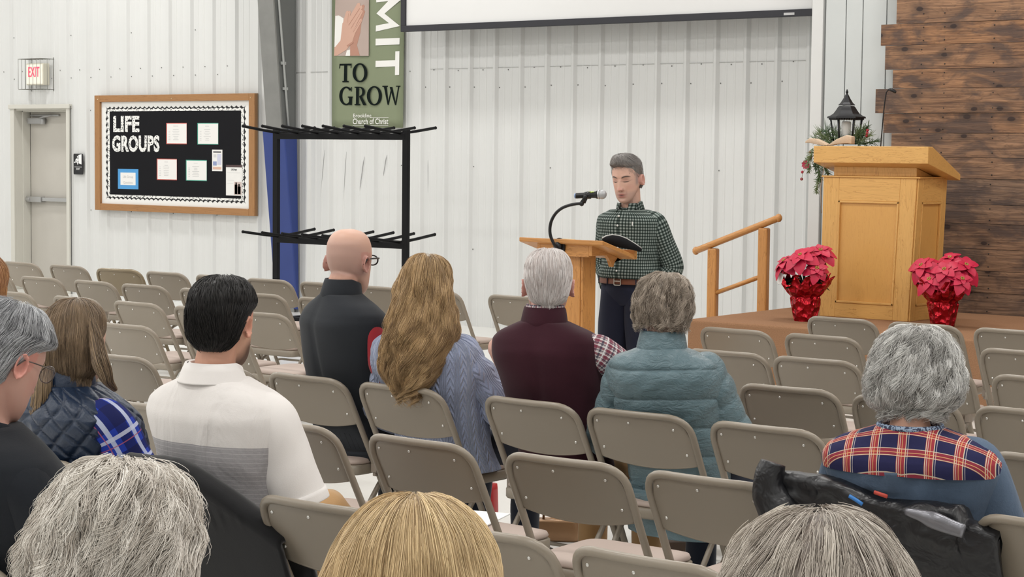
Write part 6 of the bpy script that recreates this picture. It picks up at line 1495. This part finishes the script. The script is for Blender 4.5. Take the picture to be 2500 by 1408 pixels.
# 12 ---- red haired person at the left edge
p = person('person with loose auburn hair barely showing at the left edge', (-34, 706), 4.80, 0, dg_(20), 0, RX=-6.36, RY=4.628, female=True, hs=1.0, vox=.008, trousers=m_jean)
R, uv = torso_rings(p['P'], .016, 60, 64, .0, .99); cloth_obj('sweater', [(R, uv, 0)]+sleeves(p, [.07, .078, .07, .062, .05, .04], 0), [m_gsw], p['root'], (.006, 12, 131))
S = [(.140, .005, .004, -.012, 0), (.135, .036, .04, -.055, 0), (.118, .060, .066, -.085, 0), (.09, .080, .085, -.104, 0), (.05, .092, .080, -.116, 0), (.01, .098, .045, -.122, 0), (-.04, .102, .034, -.124, 0), (-.09, .110, .02, -.122, 0), (-.13, .112, .01, -.122, 0)]
hair(p['root'], p['HM'], p['H'], S, (.25, .10, .04), (.50, .26, .11), 3500, 12, L=(.12, .24), wave=.006, wfreq=4, rad=.0011, seed=14, lift=.010, face=1.1, clumps=200, t0max=.6, dark=.8)

for o in list(bpy.data.objects):
    if o.name.split('.')[0] == 'person' and o.parent is None: press_to_chair(o)

# 13 ---- the speaker
def spk_paint(c, x, y, z, inh):
    """skin tones, stubble, brows, lashes and lips, plus shade painted into eye sockets, creases and nostrils"""
    def lay(c, m, col, k): m = (inh*m).clip(0, 1)[:, None]*k; return c*(1-m)+np.array(col)*m
    ax = np.abs(x); f = np.clip((y-.04)/.02, 0, 1)
    st = np.clip((-.048-z)/.02, 0, 1)*np.clip((y+.02)/.04, 0, 1); st = st*(1-g(x, .018)*g(z+.072, .010)*(y > .07)*.9)
    c = lay(c, st, (.24, .19, .175), .34); c = lay(c, g(ax, .022)*g(z+.055, .006)*f, (.26, .18, .16), .3)
    c = lay(c, g(ax-.070, .012)*g(y-.022, .014)*np.clip((z+.035)/.02, 0, 1)*(z < .05), (.24, .21, .20), .75)
    c = lay(c, g(ax-.030, .017)*g(z-.012, .010)*f, (.36, .17, .14), .40)  # soft shade painted into the eye sockets
    arch = .0315-.0042*((ax-.036)/.018)**2; c = lay(c, g(z-arch, .0042)*np.clip((ax-.011)/.006, 0, 1)*np.clip((.057-ax)/.012, 0, 1)*f, (.085, .06, .05), .92)
    lid = .0015+.0015*((ax-.032)/.012)**2; c = lay(c, g(z-lid, .0026)*g(ax-.032, .0145)**.6*f, (.035, .022, .018), .95)
    c = lay(c, g(z-.0125, .0016)*g(ax-.032, .015)*f, (.25, .12, .10), .55)  # painted shade along the lid crease
    c = lay(c, g(ax-.0075, .0042)*g(z+.0475, .0032)*(y > .07), (.10, .04, .035), .85)  # nostrils painted as dark, shaded spots
    c = lay(c, g(ax-.017, .003)*g(z+.040, .008)*f, (.34, .15, .13), .5); c = lay(c, g(ax-.029, .004)*g(z+.058, .014)*f, (.36, .19, .16), .4)  # shade painted into the folds beside nose and mouth
    c = lay(c, g(x, .019)*(g(z+.0665, .0042)+g(z+.079, .005))*(y > .07), (.38, .115, .11), .85)
    c = lay(c, g(x, .017)**.7*g(z+.0728, .0034)*(y > .07), (.05, .015, .015), .95)
    return c
SH = at(1531, 439, 8.76)
p = person('man in green check shirt speaking behind the podium, hands in pockets', (1531, 444), 8.76, 0, dg_(5), dg_(-9), dg_(2), RX=0, RY=0, hs=1.0) if False else None
def speaker():
    RXs, RYs = float(SH[0]), 8.80
    # he faces the seats: the whole figure is built facing +Y and its root is turned half round
    root_rz = math.pi+dg_(2)
    H = SH
    root = empty('person', (RXs, RYs, 0), root_rz, 'man in green check shirt speaking behind the podium, hands in pockets', 'person')
    Hl = Rz(-root_rz) @ (H-np.array([RXs, RYs, 0])); hs = .99; HM = Rz(dg_(6)) @ Rx(dg_(-9)) @ Ry(dg_(3))
    nk = Hl+np.array([0, -.045, -.158]); B = np.array([0.0, -.01, .995])
    Pm = dict(base=tuple(B), neck=tuple(nk), W=[.158, .156, .170, .186, .192, .180, .146, .10, .066], D=[.118, .115, .118, .120, .116, .104, .088, .076, .068], ws=1.0, ds=1.0, mid=-.015, yaw=dg_(-2))
    up = nk-B; shz = B+up*.825; path = {}
    for s in (-1, 1):
        sh = shz+np.array([s*.152, 0, 0]); el = shz+np.array([s*.228, -.075, -.25]); wr = np.array([s*.152, -.01, .95]); path[s] = [sh, el, wr]
    mb = MB(); HR = head_surface(110, 96)*hs; mb.loft((HR.reshape(-1, 3) @ HM.T+Hl).reshape(HR.shape), flip=True)
    for s in (-1, 1): E = np.array(ear_rings(s))*hs; mb.loft((E.reshape(-1, 3) @ HM.T+Hl).reshape(E.shape), flip=(s < 0))
    chain(mb, [nk+(0, 0, -.05), nk+(0, 0, .02), Hl+HM @ np.array([0, -.03, -.05])], [.066, .054, .053], 16, 4)
    R, _ = torso_rings(Pm, -.02, 24, 32, .02, .98); mb.loft(R, flip=True)
    for s in (-1, 1):
        a, e, w_ = path[s]; chain(mb, [a, (a+e)/2, e, (e+w_)/2, w_], [.045, .04, .034, .03, .024], 12, 3); hand(mb, w_, (-s*.62, .03, -1), (-s, 0.1, 0), s, .25)
    hips = {}
    for s in (-1, 1):
        hp_, kn, an = np.array([s*.085, -.01, .91]), np.array([s*.10, .02, .47]), np.array([s*.115, -.02, .09]); hips[s] = (hp_, kn, an)
        chain(mb, [hp_, kn], [.075, .05], 12, 3); chain(mb, [kn, an], [.048, .035], 12, 3); chain(mb, [an+(0, -.03, -.03), an+(0, .14, -.055)], [.035, .028], 10, 3, .8)
    body = mb.obj('body', m_skin, root)
    base, red = np.array((.62, .385, .30)), np.array((.58, .25, .21))
    def pt(co):
        L_ = (co-Hl) @ HM/hs; x, y, z = L_.T; inh = ((np.abs(z) < .135) & (np.linalg.norm(L_, axis=1) < .17)).astype(float)
        c = np.tile(base, (len(co), 1)); k_ = .35*g(np.abs(x)-.045, .02)*g(z+.03, .02)*(y > .03)+.8*g(x, .014)*g(z+.035, .012)*(y > .08)+.8*(np.abs(x) > .072)*(np.abs(z) < .04); k_ = k_.clip(0, 1)[:, None]
        c = c*(1-k_*.7)+red*k_*.7; lip = (g(x, .019)*(g(z+.066, .004)+g(z+.079, .005))*(y > .07)).clip(0, 1)[:, None]; c = c*(1-lip*.7)+np.array((.36, .12, .11))*lip*.7
        return spk_paint(c, x, y, z, inh)
    remesh(body, .0028, 1, pt)
    pp_ = dict(root=root, H=Hl, HM=HM, P=Pm, arms=path, hips=hips, nk=nk, shz=shz)
    per = .0165
    m_gin = plaid('green_gingham', (.27, .31, .29), [(0, per, 0, per*.5, (.22, .26, .25), 1.0, 'MULTIPLY'), (1, per, 0, per*.5, (.22, .26, .25), 1.0, 'MULTIPLY')], bump=.5)
    # legs
    mb = MB()
    for s in (-1, 1):
        hp_, kn, an = hips[s]; R, uv = limb_rings([hp_+(-s*.02, .0, .05), hp_*.5+kn*.5, kn, (kn+an)/2, an+(0, 0, -.05)], [.106, .096, .076, .070, .066], 60, 36); mb.loft(wrinkle(R, .004, 14, 7+s), uv=uv, flip=True)
    b2 = dict(Pm); b2['base'] = (0, -.01, .80); R, uv = torso_rings(dict(Pm, base=(0, -.01, .855), neck=(0, -.01, 1.505)), .006, 20, 60, 0, .235, lambda az, t, W: .006-.045*np.clip(1-t/.14, 0, 1)**1.5+0*az); mb.loft(wrinkle(R, .002, 12, 9), uv=uv, flip=True)
    mb.obj('trousers', m_navy, root)
    # shirt
    R, uv = torso_rings(Pm, .016, 110, 110, .03, .985, lambda az, t, W: .012*np.exp(-((t-.10)/.07)**2)*np.ones_like(az)+.010*np.exp(-((t-.32)/.2)**2)*np.clip(np.cos(az), 0, 1))
    parts = [(wrinkle(R, .006, 17, 17, (.7, .7, 1.3)), uv, 0)]
    for s in (-1, 1):
        a, e, w = path[s]; inn = a+(shz-a)*.4+np.array([0, 0, .012]); Rr, uvv = limb_rings([inn, a, (a+e)/2, e, (e+w)/2, w], [.05, .058, .058, .056, .050, .042], 70, 44); parts.append((wrinkle(Rr, .007, 20, 27+s), uvv, 0))
    mb = MB()
    for Rr, uvv, _i in parts: mb.loft(Rr, uv=uvv, flip=True)
    mb.obj('shirt', m_gin, root)
    collar('shirt_collar', Pm, m_gin, root, .042, .076, .066, open_=.012)
    # collar points, placket, buttons, tag
    bt = P('button_white', (.75, .76, .74), .4)
    def front(t, az, extra=.0):
        R1, _ = torso_rings(Pm, .016+extra, 2, 360, t, t+.001, lambda a, tt, W: .012*np.exp(-((tt-.10)/.07)**2)*np.ones_like(a)+.010*np.exp(-((tt-.32)/.2)**2)*np.clip(np.cos(a), 0, 1)); return R1[0][int(az*180/math.pi) % 360]
    for t in (.14, .30, .46, .62, .77, .90):
        mb = MB(); q = front(t, 0, .004); mb.tube([q, q+np.array([0, .004, 0])], .0055, 12); mb.obj('shirt_button', bt, root)
    q = front(.80, dg_(-24), .004); mb = MB(); mb.box((-.003, -.002, -.011), (.003, .002, .011)); o = mb.obj('pocket_tag', bt, root); o.location = front(.80, dg_(338), .003)
    for s in (-1, 1):
        mb = MB(); c = nk+np.array([s*.030, .070, .012]); mb.add([c+(0, 0, .018), c+(s*.034, -.03, .02), c+(s*.030, -.012, -.028), c+(s*.006, .022, -.034), c+(0, .004, .018), c+(s*.034, -.026, .02), c+(s*.030, -.006, -.028), c+(s*.006, .027, -.034)], [(0, 1, 2, 3), (7, 6, 5, 4), (0, 4, 5, 1), (1, 5, 6, 2), (2, 6, 7, 3), (3, 7, 4, 0)], smooth=False); planar_uv(mb.obj('collar_point', m_gin, root, .001), lambda c_: (c_[:, 0], c_[:, 2]))
    # belt
    m_belt = P('belt_brown', (.16, .055, .028), .45, var=.15); R, uv = torso_rings(dict(Pm, base=(0, -.01, .855), neck=(0, -.01, 1.505)), .014, 5, 80, .185, .24, lambda az, t, W: .014+0*az); mb = MB(); mb.loft(R, uv=uv, flip=True); blt = mb.obj('belt', m_belt, root)
    zb_ = .855+.65*.2125; yb_ = float(R[2][:, 1].max())+.004; mb = MB(); mb.tube(rounded([(-.02, yb_, zb_-.022), (.022, yb_, zb_-.022), (.022, yb_, zb_+.022), (-.02, yb_, zb_+.022)], .006, 3, True), .0028, 6, closed=True); mb.tube([(0.02, yb_+.002, zb_), (-.018, yb_+.003, zb_)], .002, 6); mb.obj('belt_buckle', P('buckle_silver', (.6, .58, .52), .3, .9), blt)
    for a in (.35, -.5, 1.2, -1.3):
        mb = MB(); i = int((a % 6.283)/6.283*80); q = R[2][i]; n_ = np.array([q[0], q[1]+.01, 0]); n_ /= np.linalg.norm(n_); mb.tube([q+n_*.004+(0, 0, -.024), q+n_*.004+(0, 0, .024)], .005, 6, flat=.5); mb.obj('belt_loop', m_navy, root)
    for s in (-1, 1):
        an = hips[s][2]; mb = MB(); R = []
        for t, (w_, h_, dz) in zip(np.linspace(-.09, .19, 9), ((.022, .03, 0), (.036, .07, 0), (.038, .085, 0), (.036, .085, 0), (.038, .07, 0), (.044, .052, 0), (.046, .042, 0), (.040, .034, 0), (.018, .02, 0))):
            a = np.linspace(0, 2*math.pi, 16, endpoint=False); R.append(np.stack([an[0]+w_*np.cos(a), np.full(16, an[1]+t), .004+h_/2+h_/2*np.sin(a)], -1))
        mb.loft(np.array(R)); mb.obj('shoe', m_shoe, root)
    # brows, lashes and the parted lips lie on the face
    HSf = head_surface(180, 150).reshape(-1, 3); HSf = HSf[HSf[:, 1] > .03]
    def fy_(x_, z_): i = np.argmin((HSf[:, 0]-x_)**2+(HSf[:, 2]-z_)**2); return HSf[i, 1]
    def strip_(nm, xs_, zf_, rad_, flat_, mt_, out_=.0006):
        Q = np.array([(x_, fy_(x_, zf_(x_))+out_, zf_(x_)) for x_ in xs_])*hs @ HM.T+Hl; Q[1:-1] = (Q[:-2]+2*Q[1:-1]+Q[2:])/4
        m_ = MB(); n_ = len(xs_); m_.tube(Q, [rad_*max(.15, math.sin(math.pi*(i+.35)/(n_-.3))**.6) for i in range(n_)], 6, flat=flat_); return m_.obj(nm, mt_, root)
    m_brow = P('brow_hair', (.09, .065, .055), .8); m_lash = P('lash_dark', (.025, .016, .014), .7); m_mouth = P('mouth_dark', (.07, .018, .018), .6)
    for s in (-1, 1):
        strip_('eyebrow', [s*v_ for v_ in np.linspace(.012, .056, 12)], lambda x_: .0325-.0050*((abs(x_)-.037)/.018)**2, .0030, 1.0, m_brow, -.0008)
        strip_('eyelashes', [s*v_ for v_ in np.linspace(.0185, .0465, 10)], lambda x_: .0005+.0022*((abs(x_)-.032)/.014)**2, .0016, 1.0, m_lash, .0002)
    strip_('mouth', np.linspace(-.020, .020, 12), lambda x_: -.0728+.0010*(x_/.02)**2, .0024, 1.0, m_mouth, -.0012)
    # short sides, longer swept top
    S1 = [(.124, .004, .030, -.020, 0), (.126, .030, .060, -.055, 0), (.118, .050, .078, -.075, 0), (.100, .064, .088, -.086, 0), (.078, .0745, .058, -.097, 0)]
    S1 = [(.152, .004, .070, .040, 0), (.149, .028, .090, .0, 0), (.138, .045, .102, -.045, 0), (.118, .060, .107, -.080, 0), (.100, .071, .101, -.096, 0), (.084, .0770, .074, -.102, 0)]
    hair(root, HM*hs, Hl, S1, (.20, .185, .18), (.56, .53, .51), 3500, 10, L=(.03, .07), wave=.004, wfreq=2, rad=.0008, seed=20, lift=.008, face=0, clumps=200, t0max=.9, dark=.8, swirl=.8)
    S2 = [(.100, .070, .080, -.096, 0), (.08, .0790, .083, -.103, 0), (.05, .0830, .083, -.1075, 0), (.02, .0815, .066, -.105, 0), (-.01, .0735, -.006, -.096, 0), (-.04, .067, -.020, -.084, 0), (-.055, .058, -.024, -.072, 0)]
    hair(root, HM*hs, Hl, S2, (.17, .155, .145), (.40, .37, .35), 2200, 5, L=(.008, .016), rad=.0006, seed=21, lift=.0015, face=.55, clumps=600, t0max=.98, dark=.9)
speaker()

# ================================================================ THINGS ON AND UNDER THE CHAIRS
def drape(name, lab, cat, RX, RY, x0, x1, mat, topf, backz, frontz, seed, puffs=0.0, thick=.022, wr=.010, rz=0):
    """a garment hung over a chair back: an upside-down U in section, running along X"""
    nx, ns = 70, 60; R = []
    for i in range(nx):
        u = i/(nx-1); x = x0+(x1-x0)*u; zt = topf(u); bz_, fz_ = backz(u), frontz(u); ring = []
        out, inn = [], []
        for j in range(ns):
            s = j/(ns-1)
            if s < .45: q = s/.45; z = bz_+(zt-bz_)*q; y = cy(z)-.030-.05*math.sin(math.pi*q*.9)*(1-.4*q)
            elif s < .55: q = (s-.45)/.1; z = zt+.012*math.sin(math.pi*q); y = cy(zt)-.03+.07*q
            else: q = (s-.55)/.45; z = zt+(fz_-zt)*q; y = cy(z)+.045+.02*math.sin(math.pi*q)
            out.append((x, y, z)); 
        for (x_, y_, z_), sg_ in zip(out, np.linspace(0, 1, ns)):
            d = 1 if sg_ < .45 else -1; inn.append((x_, y_+thick*.8*d if not .45 < sg_ < .55 else y_, z_-(thick*.8 if .45 <= sg_ <= .55 else 0)))
        R.append(out+inn[::-1])
    R = np.array(R); V = R.reshape(-1, 3); d = folds(V, wr, 11, seed, (1, 1, .8))+folds(V, wr*.5, 30, seed+1)
    if puffs: d = d+puffs*np.sqrt(np.abs(np.sin(V[:, 2]*34+V[:, 0]*7)))
    V = V+np.stack([d*0, -np.abs(d)*1.2*np.where(V[:, 1] < cy(.78)+.0, 1, .3), d*.4], -1); mb = MB(); mb.loft(V.reshape(R.shape), flip=True)
    o = mb.obj(name, mat); o.location = (RX, RY, 0); o.rotation_euler = (0, 0, rz); return tag(o, lab, cat)
k = NT('black_down_nylon'); k.b.inputs['Base Color'].default_value = (.008, .008, .010, 1); k.b.inputs['Roughness'].default_value = .38; k.bump(k.noise(k.coord(), 13, 3, .5, .6), .8, .02); m_bdn = k.m
jx, jy = -2.318, 4.628
drape('draped_jacket', 'black puffy jacket with silver lining hung over the silver haired woman chair', 'jacket', jx, jy, -.30, .34, m_bdn, lambda u: .805-.045*u+.015*math.sin(u*9)-(.04 if u > .85 else 0), lambda u: .36-.03*math.sin(u*5), lambda u: .62, 5, .016, .03, .016)
jk = bpy.data.objects['draped_jacket']
mb = MB(); R, _ = limb_rings([(-.26, -.05, .70), (-.30, -.06, .79), (-.29, -.05, .85)], [.06, .05, .035], 24, 20); mb.loft(wrinkle(R, .008, 22, 3)); mb.obj('jacket_sleeve', m_bdn, jk)
mb = MB(); mb.tube(rounded([(.0, -.088, .775), (-.02, -.088, .785), (-.04, -.085, .792)], .02, 3), .0035, 6, flat=1.6); mb.obj('blue_tab', P('tab_blue', (.03, .18, .5), .5), jk)
mb = MB(); mb.tube([(.02, -.060, .806), (.06, -.066, .800)], .0035, 6, flat=1.6); mb.obj('red_label', P('label_red', (.45, .05, .03), .6), jk)
mb = MB(); R, _ = limb_rings([(.12, -.075, .768), (.2, -.082, .757), (.28, -.07, .738)], [.008, .020, .017], 20, 20, flat=.7); mb.loft(wrinkle(R, .007, 26, 8)); mb.obj('silver_lining', P('lining_silver', (.20, .20, .22), .3, .5, bump=.5, bs=30), jk)
drape('draped_coat', 'plain black coat hung over the chair of the white polo man', 'coat', -3.95, 3.615, -.16, .36, cloth('black_coat', (.009, .009, .010), .9, fold=.5), lambda u: .83-.33*max(0, u-.35)**1.3+.0*u, lambda u: .05, lambda u: .5, 15, 0, .02, .008)
mb = MB()
# bottom of the frame: hand of the curly haired woman is part of her body
def quad_paper(name, lab, pos, size, rot, mat, th=.004):
    o = MB().box((-size[0]/2, -size[1]/2, 0), (size[0]/2, size[1]/2, th)).obj(name, mat); o.location = pos; o.rotation_euler = rot; return tag(o, lab, 'paper')
pw1 = P('paper_pure', (.85, .85, .84), .7)
q = at(812, 1174, 4.35); quad_paper('bulletin_sheet', 'white paper lying on the seat ahead of the khaki knees', (float(q[0]), 5.02, .447), (.21, .28), (0, 0, .3), pw1)
tis = MB(); Rr = []
for i in range(14):
    a = 2*math.pi*i/14; Rr.append(0)
ring = lambda s, z: [(s*(1+.25*math.sin(3*a+z*40))*math.cos(a), s*(1+.2*math.cos(2*a+z*30))*math.sin(a), z+.012*math.sin(5*a)) for a in np.linspace(0, 2*math.pi, 25)[:-1]]
tis.loft([ring(.07, .012), ring(.085, .02), ring(.06, .04), ring(.03, .055), ring(.006, .06)]); o = tis.obj('crumpled_tissue', pw1); o.location = (-2.858+.17, 4.628+.27, .440); tag(o, 'crumpled white tissue on the empty seat beside the draped jacket', 'tissue')
mb = MB(); mb.loft([rrect(.20, .12, .02, 3)]*0 or [[(x, y, z) for x, y in rrect(.10+.01*math.sin(z*30), .16, .03, 4)] for z in (0, .01, .02, .028)]); o = mb.obj('black_pouch', m_gn); o.location = (-2.858+.10, 4.628+.40, .447); tag(o, 'small black pouch on the seat behind the crumpled tissue', 'pouch')
def tote(x, y, lab, cat, name, m, w=.24, d=.12, h=.26, handle=True, seed=1):
    R = []
    for z, s in ((0, .92), (.01, 1), (h*.5, 1.03), (h*.9, .95), (h, .93)): R.append([(px*s, py*s, z) for px, py in rrect(w, d, .03, 4)])
    mb = MB(); t = empty(name, (x, y, 0.002), .3*seed, lab, cat); mb.loft(wrinkle(np.array(R), .005, 24, seed), cap=True); mb.obj('bag_body', m, t)
    if handle: mb = MB(); mb.tube(rounded([(-w*.3, 0, h-.01), (-w*.28, 0, h+.12), (w*.28, 0, h+.12), (w*.3, 0, h-.01)], .05, 5), .006, 6); mb.obj('bag_handle', m, t)
    return t
q = at(1158, 1250, 4.7+.6); q = at(1158, 1246, Z=.12); tote(float(q[0]), float(q[1]), 'red gift bag standing on the floor between the front seats', 'bag', 'red_bag', P('bag_red', (.42, .015, .02), .4), .2, .1, .24, True, 1)
q = at(1360, 1285, Z=.06); tote(float(q[0]), float(q[1]), 'bronze and tan handbag on the floor under the chairs', 'handbag', 'handbag', P('bag_bronze', (.28, .16, .08), .35, .4, bump=.4, bs=25), .20, .09, .09, True, 2)
q = at(1600, 1320, Z=.1); tote(float(q[0])+.05, float(q[1])+.1, 'dark brown handbag on the floor below the teal jacket', 'handbag', 'handbag', P('bag_brown', (.06, .035, .02), .5, bump=.4, bs=25), .18, .10, .10, False, 3)
